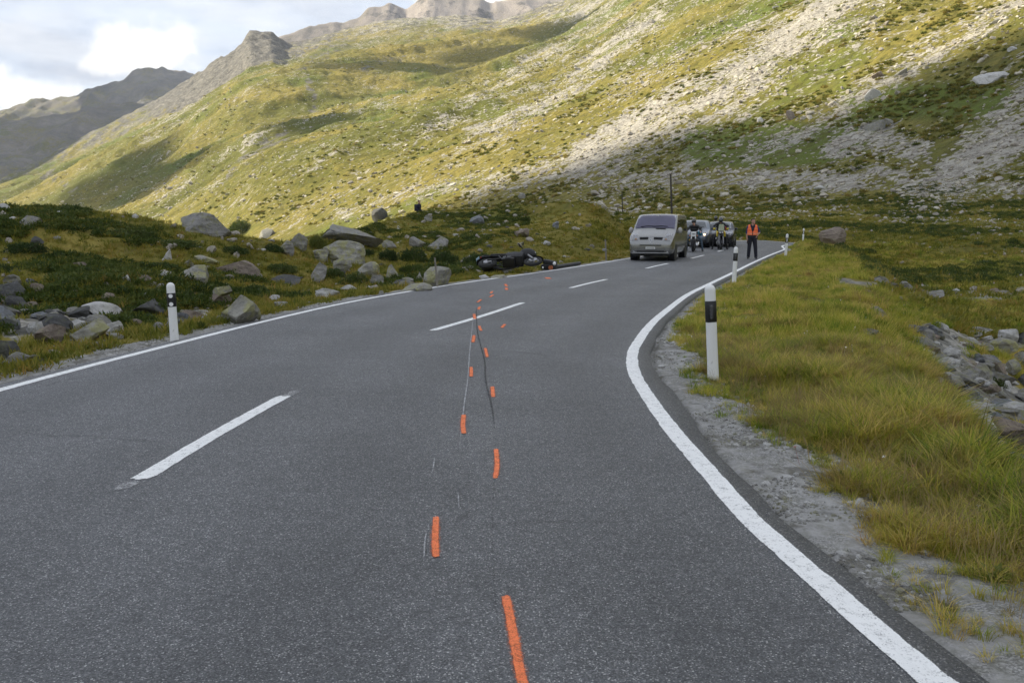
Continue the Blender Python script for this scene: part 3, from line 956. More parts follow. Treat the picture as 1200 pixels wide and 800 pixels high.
def make_cloud(poly, step, seed):
    rg = random.Random(seed)
    xs = [p[0] for p in poly]; ys = [p[1] for p in poly]
    V = []; Fc = []; n = 0
    gx = min(xs)
    while gx < max(xs) + step:
        gy = min(ys)
        while gy < max(ys) + step:
            px_, py_ = gx + rg.uniform(-.3, .3) * step, gy + rg.uniform(-.3, .3) * step
            if in_poly(px_, py_, poly):
                s = step * rg.uniform(.72, 1.05)
                v = ICO2_V * np.array([s, s, s * .75])
                v = v * (1 + 0.16 * fbm(v[:, 0] / step * 2.1 + n, v[:, 1] / step * 2.1 + v[:, 2] / step, 2, seed)[:, None])
                v = v + np.array([px_, py_, CLOUD_Z + rg.uniform(-.15, .5) * step])
                V.append(v); Fc.append(ICO2_F + n); n += len(v)
            gy += step
        gx += step
    if not V:
        return
    me = mesh_np('cloud', np.concatenate(V), np.concatenate(Fc))
    tag(link('cloud', me, CLOUD), kind='structure')


def blob(cx_, cy_, rx, ry, rot, seed, n=18):
    rg = random.Random(seed)
    out = []
    for i in range(n):
        a = 2 * math.pi * i / n
        k = rg.uniform(.75, 1.15)
        x, y = math.cos(a) * rx * k, math.sin(a) * ry * k
        out.append((cx_ + x * math.cos(rot) - y * math.sin(rot), cy_ + x * math.sin(rot) + y * math.cos(rot)))
    return out


edge_px = [(1230, 66), (1150, 84), (1080, 104), (1045, 116), (1000, 142), (940, 158), (885, 186), (845, 166), (800, 156), (760, 172), (710, 194), (650, 215), (575, 231)]
poly = [to_cloud(hit(*p, rmin=110)) for p in edge_px]
for g in ((-75, 118, 0), (-150, 120, 0), (-330, 60, 0), (-300, -260, 0), (250, -300, 0), (520, -120, 40), (560, 120, 80)):
    poly.append(to_cloud(g))
make_cloud(poly, 34.0, 3)
for i, (px, py, rx, ry, rot) in enumerate(((120, 222, 170, 95, .7), (185, 212, 90, 70, .9), (30, 200, 180, 80, .8), (345, 142, 48, 40, .6), (480, 78, 120, 40, .3), (570, 58, 120, 30, .2), (670, 32, 130, 28, .2))):
    h = hit(px, py, rmin=110)
    c = to_cloud(h)
    make_cloud(blob(c[0], c[1], rx, ry, rot, i + 50), 26.0, i + 20)
for i, (px, py, rx, ry) in enumerate(((40, 150, 700, 420), (100, 150, 420, 700), (-100, 170, 1500, 900), (150, 105, 380, 260))):
    h = hit(px, py, rmin=2300, rmax=8000)
    c = to_cloud(h)
    make_cloud(blob(c[0], c[1], rx, ry, .4, i + 80), 190.0, i + 70)

# ------------------------------------------------------------------ mountain air
HZ0 = float(GZ.min()) - 3.0; HZ1 = float(GZ.max()) + 12.0
hb = bmesh.new(); bmesh.ops.create_cube(hb, size=1.0)
for v in hb.verts:
    v.co = (v.co.x * 19000, v.co.y * 19000, HZ0 if v.co.z < 0 else HZ1)
h_me = bpy.data.meshes.new('haze'); hb.to_mesh(h_me); hb.free()
hm = bpy.data.materials.new('thin_haze'); hm.use_nodes = True
hn = NT(hm.node_tree)
hm.node_tree.nodes.remove(hm.node_tree.nodes['Principled BSDF'])
pv = hn.node('ShaderNodeVolumePrincipled')
pv.inputs['Color'].default_value = (0.72, 0.82, 1.0, 1)
pv.inputs['Density'].default_value = 0.000048
hn.l.new(pv.outputs[0], hm.node_tree.nodes['Material Output'].inputs['Volume'])

haze = tag(link('haze', h_me, hm), kind='stuff')
# ------------------------------------------------------------------ boulders and stones
def rock_mat(name, base, lichen, lich_amt, dark=(0.03, 0.03, 0.03), light=1.5, sc=1.0):
    m, nt, b = new_mat(name)
    co = nt.objco()
    off = nt.node('ShaderNodeVectorMath', operation='ADD')
    nt.put(off.inputs[0], co)
    cmb = nt.node('ShaderNodeCombineXYZ'); nt.put(cmb.inputs[0], nt.math('MULTIPLY', nt.rnd(), 50.0)); nt.put(off.inputs[1], cmb.outputs[0])
    V = off.outputs[0]
    n1 = nt.noise(V, 2.2 * sc, 7, 0.65)
    n2 = nt.noise(V, 11.0 * sc, 6, 0.7)
    n3 = nt.noise(V, 4.0 * sc, 6, 0.6, 0.6)
    c = nt.ramp(nt.math('ADD', nt.math('MULTIPLY', n1, 0.55), nt.math('MULTIPLY', n2, 0.45)),
                [(0.30, tuple(x * 0.45 for x in base)), (0.5, base), (0.72, tuple(min(.7, x * light) for x in base))])
    c = nt.mix(nt.math('MULTIPLY', nt.step(n3, 0.60 - lich_amt * 0.3, 0.74 - lich_amt * 0.25), min(1.0, lich_amt * 1.6)), c, nt.mix(n2, tuple(x * .7 for x in lichen), tuple(x * 1.3 for x in lichen)))
    spots = nt.step(nt.noise(V, 26 * sc, 3, 0.6), 0.63, 0.70)
    c = nt.mix(nt.math('MULTIPLY', spots, 0.6), c, dark)
    cr = nt.voro(nt.mapping(nt.mix(.25, V, nt.noise(V, 2.0, 4, out=1)), (.8, 1, 2.2), (0.5, 0.3, 0)), 1.3 * sc, 'DISTANCE_TO_EDGE')
    c = nt.mix(nt.math('MULTIPLY', nt.math('MULTIPLY', nt.math('SUBTRACT', 1.0, nt.step(nt.math('ADD', cr, nt.math('MULTIPLY', n2, 0.05)), 0.02, 0.05)), nt.step(n1, .50, .62)), 0.6), c, dark)
    nt.put(b.inputs['Base Color'], c)
    b.inputs['Roughness'].default_value = 0.9
    b.inputs['Specular IOR Level'].default_value = 0.25
    h = nt.math('ADD', nt.math('MULTIPLY', n2, 0.6), nt.math('MULTIPLY', n1, 1.0))
    h = nt.math('ADD', h, nt.math('MULTIPLY', nt.noise(V, 34 * sc, 4, .7), 0.25))
    h = nt.math('ADD', h, nt.math('MULTIPLY', nt.voro(nt.mapping(V, (1, 1, 2.5), (.4, .3, 0)), 2.6 * sc, 'F1', 'Distance'), 0.9))
    nt.put(b.inputs['Normal'], nt.bump(h, 0.9, 0.11))
    return m


LICH = (0.27, 0.265, 0.14)
R_GREY = rock_mat('grey_lichen_rock', (0.27, 0.262, 0.245), LICH, 0.42)
R_YEL = rock_mat('yellow_lichen_rock', (0.30, 0.29, 0.255), (0.36, 0.35, 0.16), 0.5)
R_PALE = rock_mat('pale_rock', (0.52, 0.51, 0.49), (0.35, 0.34, 0.24), 0.25, light=1.35)
R_DARK = rock_mat('dark_rock', (0.10, 0.10, 0.10), (0.16, 0.17, 0.09), 0.30)
R_BROWN = rock_mat('brown_rock', (0.25, 0.205, 0.17), LICH, 0.30)
R_BLUE = rock_mat('blue_grey_rock', (0.20, 0.21, 0.225), LICH, 0.25)
RM = dict(g=R_GREY, y=R_YEL, p=R_PALE, d=R_DARK, b=R_BROWN, u=R_BLUE)
_ico = {}


def ico(sub):
    if sub not in _ico:
        bm = bmesh.new(); bmesh.ops.create_icosphere(bm, subdivisions=sub, radius=1.0)
        _ico[sub] = (np.array([v.co[:] for v in bm.verts]), np.array([[v.index for v in f.verts] for f in bm.faces])); bm.free()
    return _ico[sub]


def rock_shape(seed, sub=3, shape='block'):
    """unit rock: a ball cut by random planes, then roughened"""
    rg = np.random.RandomState(seed)
    V, Fc = ico(sub)
    V = V.copy()
    n = {'block': 10, 'slab': 9, 'round': 22, 'point': 10}[shape]
    for k in range(n):
        d = rg.normal(size=3); d /= np.linalg.norm(d)
        off = rg.uniform(0.30, 0.72) if shape != 'round' else rg.uniform(0.66, 0.9)
        q = V @ d - off
        V -= np.maximum(q, 0)[:, None] * d * (1.0)
    if shape == 'point':
        zz = np.clip((V[:, 2] + 0.6) / 1.5, 0, 1)
        V[:, :2] *= (1.05 - 0.75 * zz)[:, None]
        V[:, 0] += 0.18 * zz
        V[:, 2] += 0.15 * zz
    V /= np.abs(V).max(0)[None]
    fr = 1.6
    dsp = 0.045 * fbm(V[:, 0] * fr + seed, V[:, 1] * fr + V[:, 2] * 1.3, 3, seed) + 0.03 * fbm(V[:, 0] * 5 + V[:, 2] * 3, V[:, 1] * 5 - seed, 3, seed + 5)
    if sub >= 3:
        led = np.round((V[:, 2] * .9 + V[:, 0] * .35 + .25 * fbm(V[:, 0] * 2, V[:, 1] * 2, 2, seed + 8)) * 4.5)
        dsp = dsp + 0.055 * (_hash(led, led * 0, seed + 2) - .5) + 0.05 * (ridged(V[:, 0] * 2.2 + seed, V[:, 1] * 2.2 + V[:, 2] * 2, 3, seed + 6) - .6)
    V = V * (1 + dsp)[:, None]
    return V, Fc


def finish_flat(me, ang=32):
    try:
        me.set_sharp_from_angle(angle=rad(ang))
    except Exception:
        pass


def boulder(px, pyb, wpx, hpx, mat, label, shape='block', seed=1, tilt=0.0, yaw=None, depth=0.8, name='boulder', rmin=4.0, group=None, lift=0.0, base=None):
    p = hit(px, pyb, rmin=rmin) if base is None else base
    dist = (p - Vector((0, 0, EYE))).length
    c, s = math.cos(PITCH), math.sin(PITCH)
    dep = p.y * c - (p.z - EYE) * s
    w = wpx * dep / 1000.0; h = hpx * dep / 1000.0
    dp = w * depth
    sub = 4 if wpx > 34 else (3 if wpx > 9 else 2)
    V, Fc = rock_shape(seed * 7 + 3, sub, shape)
    ext = V.max(0) - V.min(0)
    V = (V - (V.max(0) + V.min(0)) / 2) / ext
    bury = 0.30 if lift == 0 else 0.0
    if tilt:
        ct, st = math.cos(tilt), math.sin(tilt)
        hh = h * (1 + bury)
        Q = V * np.array([w, dp, hh])
        X = Q[:, 0] * ct + Q[:, 2] * st; Z = -Q[:, 0] * st + Q[:, 2] * ct
        Q[:, 0] = X; Q[:, 2] = Z
        Q[:, 0] *= w / (Q[:, 0].max() - Q[:, 0].min()); Q[:, 2] *= hh / (Q[:, 2].max() - Q[:, 2].min())
        V = Q
    else:
        V = V * np.array([w, dp, h * (1 + bury)])
    V[:, 2] += h * (1 + bury) / 2 - h * bury + lift
    me = mesh_np(name, V, Fc)
    finish_flat(me, 17)
    o = link(name, me, mat)
    dv = Vector((p.x, p.y, 0)).normalized()
    o.location = Vector((p.x, p.y, p.z)) + dv * dp * (0.42 if wpx < 20 else 0.52)
    o.rotation_euler = (0, 0, -math.atan2(p.x, p.y) if yaw is None else yaw)
    tag(o, label, 'boulder', group)
    return o


# px centre, py base, width, height, material, label, shape, tilt
BOULDERS = [
    (242, 276, 57, 27, 'g', 'jagged grey outcrop rising on the crest of the left bank', 'block', 0, ),
    (37, 267, 24, 15, 'g', 'grey rock near the left crest with a pale rounded top', 'block', 0),
    (43, 288, 17, 11, 'd', 'dark rock half sunk in green heath under the left crest rock', 'block', 0),
    (242, 309, 28, 10, 'y', 'low lichen rock touching the long brown slab on the left bank', 'block', 0),
    (279, 326, 52, 21, 'b', 'long brownish slab sloping down to the right on the left bank', 'slab', .25),
    (230, 334, 31, 23, 'y', 'upright lichen block just left below the long brown slab', 'block', -.3),
    (255, 360, 34, 17, 'b', 'brown-grey boulder carrying a smaller lichen stone on top', 'block', 0),
    (292, 383, 47, 32, 'y', 'pyramid shaped grey boulder close to the road edge right of the black and white post', 'point', 0),
    (174, 372, 42, 19, 'd', 'flat dark grey boulder directly left of the black and white post', 'slab', 0),
    (121, 375, 46, 19, 'p', 'broad whitish slab among the dark rubble on the left', 'slab', 0),
    (130, 356, 28, 13, 'b', 'reddish dark rock sitting just above the whitish slab', 'block', 0),
    (106, 404, 44, 28, 'y', 'lichen spotted boulder with a dark hollow beneath it at left', 'block', 0),
    (129, 394, 30, 17, 'p', 'pale boulder adjoining the lichen boulder with the dark hollow', 'block', 0),
    (92, 386, 24, 11, 'p', 'small pale rock behind the lichen boulder with the dark hollow', 'block', 0),
    (12, 353, 34, 24, 'd', 'black angular boulder at the left border of the view', 'block', .2),
    (20, 364, 23, 18, 'd', 'dark boulder with a green lichen face below the black angular one', 'block', 0),
    (9, 387, 28, 14, 'u', 'flat blue-black rock at the left border above the roadside', 'slab', 0),
    (8, 424, 30, 26, 'd', 'brownish black boulder lowest on the left beside the road', 'block', 0),
    (44, 345, 16, 13, 'b', 'small tan rock right of the black boulders', 'block', 0),
    (39, 337, 15, 11, 'u', 'slate coloured rock leaning on the small tan rock', 'block', 0),
    (147, 331, 12, 9, 'p', 'small white stone alone in the moss left of the roadside post', 'block', 0),
    (171, 350, 14, 8, 'p', 'pale flat stone just behind the flat dark grey boulder', 'slab', 0),
    (196, 304, 11, 12, 'p', 'small pointed pale stone high on the green bank', 'point', 0),
    (94, 318, 16, 11, 'b', 'brown stone half covered in heath on the left bank', 'block', 0),
    (188, 340, 10, 8, 'g', 'small grey stone above and left of the roadside post top', 'block', 0),
    (186, 388, 12, 11, 'g', 'rounded grey stone touching the left side of the roadside post', 'round', 0),
    (57, 251, 50, 5, 'p', 'very low pale slab lying on the left crest', 'slab', 0),
    (445, 259, 19, 16, 'd', 'dark rounded boulder on the ridge left of the distant hiker', 'round', 0),
    (559, 263, 18, 11, 'u', 'bluish boulder on the ridge right of the distant hiker', 'round', 0),
    (412, 289, 76, 26, 'g', 'huge flat grey slab capping the rock pile on the left', 'block', .04),
    (404, 312, 50, 30, 'y', 'big cracked lichen block under the huge flat slab', 'block', .2),
    (399, 321, 22, 18, 'y', 'wedge shaped lichen rock at the foot of the big cracked block', 'block', .5),
    (432, 326, 26, 19, 'y', 'rounded yellow lichen boulder at the right foot of the rock pile', 'round', 0),
    (442, 333, 16, 11, 'g', 'smaller grey boulder in front of the rounded yellow one', 'round', 0),
    (376, 307, 19, 15, 'y', 'lichen rock wedged against the left side of the rock pile', 'block', 0),
    (459, 328, 16, 18, 'y', 'tooth shaped lichen stone right of the rock pile', 'point', -.3),
    (374, 332, 20, 25, 'g', 'thin grey slab leaning in the heath below the rock pile', 'slab', .9),
    (336, 299, 18, 17, 'g', 'grey boulder of the pair upslope from the slab leaning in the heath, left one', 'block', 0),
    (352, 294, 20, 21, 'g', 'tall grey boulder of the upslope pair, right and higher one', 'block', -.2),
    (313, 279, 19, 11, 'g', 'grey boulder right of the crest outcrop, dark underside', 'block', 0),
    (335, 335, 34, 12, 'd', 'flat dark shelf of rock in a heath hollow', 'slab', .1),
    (521, 340, 34, 23, 'y', 'cracked lichen boulder behind the thin wooden stake', 'block', 0),
    (490, 331, 13, 13, 'g', 'small upright grey stone left of the stake boulder', 'point', 0),
    (488, 347, 38, 15, 'y', 'low flat lichen rock at the verge left of the stake', 'slab', 0),
    (478, 335, 14, 10, 'g', 'small grey rock at the left end of the low flat verge rock', 'block', 0),
    (512, 293, 28, 16, 'g', 'bright grey boulder above the long dark juniper mat', 'block', 0),
    (490, 291, 22, 14, 'g', 'grey boulder left of the bright one above the juniper mat', 'block', 0),
    (456, 292, 18, 11, 'g', 'grey rock right of the huge flat slab, half in bushes', 'block', 0),
    (556, 306, 9, 7, 'g', 'little grey stone poking from the juniper mat', 'round', 0),
    (568, 328, 14, 6, 'p', 'white flat stone in front of the wrecked motorcycle', 'slab', 0),
    (587, 331, 26, 8, 'y', 'pale lichen slab at the road edge below the wrecked motorcycle', 'slab', 0),
    (446, 348, 8, 8, 'g', 'small square stone at the road verge', 'block', 0),
    (502, 260, 10, 8, 'g', 'small rock on the ridge just right of the distant hiker', 'block', 0),
    (651, 269, 8, 10, 'u', 'upright blue-grey stone on the grassy mound', 'block', 0),
    (641, 288, 9, 6, 'p', 'white stone on the mound above the black helmet', 'round', 0),
    (612, 233, 10, 7, 'g', 'grey boulder on the skyline left of the grassy mound', 'round', 0),
    (612, 278, 18, 12, 'b', 'slanting slab on the left foot of the grassy mound', 'slab', -.6),
    (1093, 354, 24, 14, 'g', 'lone light grey boulder on the lower right meadow', 'block', 0),
    (1181, 402, 22, 16, 'p', 'whitish boulder topping the stream rocks at right', 'round', 0),
    (1201, 404, 22, 14, 'd', 'dark boulder right of the whitish one by the stream', 'block', 0),
    (1175, 416, 32, 19, 'y', 'broad olive-grey boulder under the whitish one', 'round', 0),
    (1195, 428, 24, 17, 'g', 'grey boulder at the right border above the stream', 'block', 0),
    (1184, 440, 22, 20, 'y', 'lichen yellow boulder left of the stream gap', 'block', 0),
    (1203, 455, 26, 27, 'd', 'black wet boulder at the right border over the stream', 'block', 0),
    (1150, 446, 26, 19, 'g', 'smooth grey boulder tilted toward the stream', 'round', .3),
    (1166, 438, 24, 14, 'b', 'brown boulder behind the smooth tilted grey one', 'block', 0),
    (1178, 457, 14, 11, 'p', 'bright white rock beside the black wet boulder', 'point', 0),
    (1134, 440, 16, 13, 'g', 'grey block left of the smooth tilted boulder', 'block', 0),
    (1183, 519, 44, 27, 'b', 'largest brown-grey boulder on the near bank of the stream', 'block', .2),
    (1157, 502, 20, 12, 'p', 'pale rock left behind the largest brown-grey stream boulder', 'block', 0),
    (1118, 455, 22, 14, 'g', 'grey slab among gravel on the embankment foot', 'slab', 0),
    (1135, 470, 18, 13, 'g', 'squarish grey rock below the gravel slab on the embankment foot', 'block', 0),
    (1160, 455, 16, 10, 'g', 'grey stone between the tilted and the white rock', 'block', 0),
    (975, 287, 31, 21, 'b', 'brown rounded rock hump in the meadow right of the last posts', 'round', 0),
    (1041, 337, 12, 7, 'b', 'tan rock on the meadow edge of the embankment', 'round', 0),
    (1161, 99, 40, 16, 'p', 'large rounded pale boulder high on the right slope', 'round', 0),
    (1022, 117, 20, 13, 'p', 'pale tilted boulder in the sunny part of the right slope', 'block', -.6),
    (1055, 89, 15, 11, 'g', 'grey boulder on the upper right slope, right one of a pair', 'block', 0),
    (1028, 92, 14, 9, 'b', 'brownish boulder on the upper right slope, left one of a pair', 'block', -.4),
    (1030, 153, 34, 15, 'g', 'grey rock outcrop above the scree cones', 'block', 0),
    (926, 141, 12, 12, 'b', 'reddish boulder at the tip of the sunlit scree tongue', 'block', 0),
    (891, 145, 8, 8, 'p', 'small pale boulder in the shade beside the sunlit scree tongue', 'round', 0),
    (961, 222, 15, 5, 'p', 'pale flat rock on the rubble above the meadow', 'slab', 0),
    (1166, 28, 12, 7, 'g', 'small grey rock near the upper right corner of the slope', 'block', 0),
    (1186, 60, 11, 6, 'p', 'white rock on the far right slope above the large pale boulder', 'round', 0),
    (1114, 716, 14, 12, 'b', 'tan pebble on the crumbled verge at the lower right', 'round', 0),
]
for i, row in enumerate(BOULDERS):
    px, pyb, w, h, mk, lab, shp, tl = row
    lift = 0.0
    rm = 110 if (pyb < 240 and px > 640 and pyb != 233) else 2.5
    bo = boulder(px, pyb, w, h, RM[mk], lab, shp, seed=i + 11, tilt=tl, rmin=rm, depth=1.15 if shp == 'slab' else .85)
    if lab.startswith('pyramid') or lab.startswith('cracked lichen boulder'):
        bo.location += Vector((-.22, .30, .02))
# the lichen stone resting on the brown-grey boulder
_pb = hit(255, 360)
boulder(260, 347, 22, 15, R_YEL, 'small lichen stone resting on top of the brown-grey boulder', 'block', seed=301, base=_pb + Vector((0.10, 0.05, 0.0)), lift=0.17, name='boulder')


# ---- small stones: the larger ones singly, the rest as one mass
rgs = np.random.RandomState(77)
STONE_MESH = []
for k in range(7):
    V, Fc = rock_shape(900 + k, 2, ('block', 'block', 'slab', 'round')[k % 4])
    V = V * np.array([.5, .42, .32])
    me = mesh_np('stone', V, Fc); finish_flat(me, 18)
    STONE_MESH.append(me)
STONE_SETS = {}
for mk, mm in RM.items():
    STONE_SETS[mk] = []
    for me in STONE_MESH:
        c = me.copy(); c.materials.append(mm); STONE_SETS[mk].append(c)


def stones_np(name, pts, sizes, mat, sub=0, flat=.7, seed=5, label=None):
    rg = np.random.RandomState(seed)
    VV = []; FF = []; n = 0
    base = [rock_shape(700 + k, sub if sub else 1, 'block') for k in range(6)]
    if sub == 0:
        b0, f0 = ico(1)
        base = []
        bm = bmesh.new(); bmesh.ops.create_icosphere(bm, subdivisions=1, radius=1.0)
        v = np.array([x.co[:] for x in bm.verts]); f = np.array([[q.index for q in g.verts] for g in bm.faces]); bm.free()
        for k in range(6):
            q = v * rg.uniform(.65, 1.15, (len(v), 1)); base.append((q, f))
    for p, s in zip(pts, sizes):
        v, f = base[rg.randint(6)]
        a = rg.uniform(0, 6.28); ca, sa = math.cos(a), math.sin(a)
        q = v * np.array([s * .5, s * rg.uniform(.32, .5), s * .5 * rg.uniform(flat * .6, flat)])
        q = np.stack([q[:, 0] * ca - q[:, 1] * sa, q[:, 0] * sa + q[:, 1] * ca, q[:, 2]], 1) + np.array(p)
        VV.append(q); FF.append(f + n); n += len(q)
    me = mesh_np(name, np.concatenate(VV), np.concatenate(FF), smooth=False)
    return tag(link(name, me, mat), kind='stuff')


def sample_ground(n, r0, r1, seed, amin=-33, amax=33, power=1.0):
    rg = np.random.RandomState(seed)
    if power == 0:
        r = np.exp(rg.uniform(math.log(r0), math.log(r1), n))
    else:
        r = (rg.uniform(0, 1, n) * (r1 ** power - r0 ** power) + r0 ** power) ** (1 / power)
    a = np.radians(rg.uniform(amin, amax, n))
    x, y = np.sin(a) * r, np.cos(a) * r
    z, tp = terrain(x, y, parts=True)
    px, py = project(x, y, z)
    return x, y, z, tp, px, py


def rubw(px, py, tp):
    q = np.zeros(px.shape)
    for pts, wd, st in RUB:
        q = np.maximum(q, stroke(px, py, pts, wd) * st)
    return q * (tp['e'] > .5)


# candidates in the near field
x, y, z, tp, px, py = sample_ground(9000, 6, 75, 401, power=0.8)
rw = rubw(px, py, tp)
rnd = rgs.uniform(0, 1, len(x))
ok = (tp['e'] > 0.7) & ~((tp['dr'] > 0) & (tp['dr'] < np.where(y < 22, 3.2, 4.0)) & (tp['dr'] < tp['dl'] + 1e9) & (tp['left'] == 0)) & (px > -20) & (px < 1220)
w_acc = np.clip(rw * 1.6, 0, 1) + np.where(tp['left'], 0.15, 0.07) + 0.16 * (fbm(x / 6, y / 6, 2, 403) > .25)
idx = np.nonzero(ok & (rnd < w_acc))[0]
siz = rgs.gamma(2.0, 0.085, len(x)) + 0.08
siz = np.where(rw > .3, siz * 1.15, siz)
vis = siz / tp['r']
order = idx[np.argsort(-vis[idx])]
SOLO = []
solo, rest = order[:170], order[170:3400]
for q, i in enumerate(solo):
    mk = 'ggpybpug'[rgs.randint(8)] if rw[i] < .3 else ('ggudbpdu' if tp['left'][i] else 'ggpgbpgu')[rgs.randint(8)]
    o = bpy.data.objects.new('stone', STONE_SETS[mk][rgs.randint(7)])
    COL.objects.link(o)
    s = min(siz[i], 0.55)
    o.location = (x[i], y[i], z[i] + s * 0.08)
    o.rotation_euler = (rgs.uniform(-.3, .3), rgs.uniform(-.3, .3), rgs.uniform(0, 6.28))
    o.scale = (s * 1.1, s, s * rgs.uniform(.8, 1.3))
    SOLO.append((o, mk, s, px[i], py[i], bool(tp['left'][i])))
REFS = []
for row in BOULDERS:
    short = row[5]
    for sep in (' rising', ' near ', ' half ', ' touching', ' sloping', ' just ', ' carrying', ' close ', ' directly', ' among', ' sitting', ' with ', ' adjoining', ' behind', ' at ', ' below', ' above', ' lowest', ' right ', ' left ', ' leaning', ' alone', ' high', ' on ', ' lying', ' capping', ' under', ' in ', ' of ', ' poking', ' wedged', ' topping', ' by ', ' tilted', ' beside', ' between', ' from'):
        short = short.split(sep)[0]
    REFS.append((row[0], row[1] - row[3] / 2, short.rstrip(',')))
_cnt = {}
for r_ in REFS:
    _cnt[r_[2]] = _cnt.get(r_[2], 0) + 1
REFS = [r_ for r_ in REFS if _cnt[r_[2]] == 1 and len(r_[2].split()) >= 3]
TONE = dict(g='grey', y='lichen-stained', b='brownish', p='pale', u='bluish grey', d='dark')
used_l = {}
for o, mk, s, sx, sy, lf in sorted(SOLO, key=lambda q: -q[2] / math.hypot(q[0].location.x, q[0].location.y)):
    rr = sorted(REFS, key=lambda q: math.hypot(q[0] - sx, (q[1] - sy) * 1.6))
    made = None
    for ref in rr[:10]:
        dx, dy = sx - ref[0], sy - ref[1]
        if abs(dx) > abs(dy) * 1.3:
            rel = 'right of' if dx > 0 else 'left of'
        else:
            rel = 'below' if dy > 0 else 'above'
        lab = ('%s stone %s the %s' % (TONE[mk], rel, ref[2]))
        lab = 'small ' + lab
        if lab not in used_l and len(lab.split()) <= 16:
            made = lab; break
    if made is None:
        for ref in rr[10:]:
            dx, dy = sx - ref[0], sy - ref[1]
            lab = 'small %s stone %s and %s the %s' % (TONE[mk], 'below' if dy > 0 else 'above', 'to the right of' if dx > 0 else 'to the left of', ref[2])
            if lab not in used_l and len(lab.split()) <= 16:
                made = lab; break
    used_l[made] = 1
    tag(o, made, 'stone', 'small stones in the moss of the left bank' if lf else 'small stones along the stream bed')
for sel, mm, nm in ((rest[0::3], R_GREY, 'rubble'), ([q for q in rest[1::3] if tp['left'][q]], R_DARK, 'rubble'), ([q for q in rest[1::3] if not tp['left'][q]], R_BROWN, 'rubble'), (rest[2::3], R_PALE, 'rubble')):
    stones_np(nm, [(x[i], y[i], z[i]) for i in sel], np.minimum(siz[sel] * 0.8, .4), mm, 0, seed=int(len(sel)))

R_SUN = rock_mat('sun_bleached_rock', (0.50, 0.46, 0.38), (0.33, 0.31, 0.2), 0.2, light=1.3, sc=.25)
R_FARG = rock_mat('weathered_slope_rock', (0.36, 0.325, 0.28), (0.26, 0.25, 0.16), 0.3, light=1.4, sc=.25)
# loose grit on the crumbled verge
x, y, z, tp, px, py = sample_ground(110000, 2.6, 24, 421, power=0.6)
wgv = np.where(tp['left'], np.interp(tp['r'], [0, 12, 25], [.75, .6, .42]), np.interp(y, [2, 4.5, 6.2, 7.4, 8.6, 10.2, 11.2, 14], [1.3, 1.25, 1.3, .8, .6, .9, .7, .3]))
ok = (tp['e'] > 0.03) & (tp['e'] < wgv) & (fbm(x / .35, y / .35, 3, 423) > -.05)
i = np.nonzero(ok)[0][:13000]
stones_np('grit', np.stack([x[i], y[i], z[i]], 1), rgs.gamma(1.5, .008, len(i)) + .008, R_GREY, 0, .9, 9)
j = i[::5]
stones_np('grit', np.stack([x[j] + .03, y[j] + .05, z[j]], 1), rgs.gamma(1.8, .017, len(j)) + .010, R_PALE, 0, .9, 10)

# ------------------------------------------------------------------ stream at the right
sw = []
for px, py, hw in ((1172, 470, .35), (1186, 474, .5), (1200, 480, .6), (1225, 487, .7)):
    p = hit(px, py)
    sw.append((p, hw))
zz = min(p.z for p, _ in sw) + 0.04
V = []
for p, hw in sw:
    V += [(p.x, p.y - hw, zz), (p.x, p.y + hw, zz)]
me = mesh_np('stream', np.array(V), np.array([[2 * k, 2 * k + 2, 2 * k + 3, 2 * k + 1] for k in range(len(sw) - 1)]))
wm, wnt, wb = new_mat('dark_stream_water')
wb.inputs['Base Color'].default_value = (0.02, 0.022, 0.022, 1)
wb.inputs['Roughness'].default_value = 0.08
wnt.put(wb.inputs['Normal'], wnt.bump(wnt.noise(wnt.geo(), 6, 4), 0.5, 0.05))
tag(link('stream', me, wm), kind='structure')
# ------------------------------------------------------------------ grass, heath and shrubs
def leaf_mat(name, stops, trans=0.35, rough=0.6, rust=0.0):
    m, nt, b = new_mat(name)
    t = nt.attr('tone')
    f = nt.math('ADD', nt.math('MULTIPLY', nt.rnd(), 0.68), nt.math('MULTIPLY', t, 0.32))
    big = nt.noise(nt.geo(), 0.7, 3, .6)
    f = nt.math('ADD', nt.math('MULTIPLY', f, .72), nt.math('MULTIPLY', nt.step(big, .32, .68), .28))
    c = nt.ramp(f, stops)
    if rust:
        c = nt.mix(nt.math('MULTIPLY', nt.step(nt.noise(nt.geo(), 1.3, 4, .65), .52, .66), rust), c, nt.mix(t, (.16, .095, .04), (.34, .22, .085)))
    nt.put(b.inputs['Base Color'], c)
    b.inputs['Roughness'].default_value = rough
    b.inputs['Specular IOR Level'].default_value = 0.25
    tr = nt.node('ShaderNodeBsdfTranslucent'); nt.put(tr.inputs[0], c)
    mx = nt.node('ShaderNodeMixShader'); mx.inputs[0].default_value = trans
    nt.put(mx.inputs[1], b.outputs[0]); nt.put(mx.inputs[2], tr.outputs[0])
    nt.l.new(mx.outputs[0], m.node_tree.nodes['Material Output'].inputs[0])
    return m


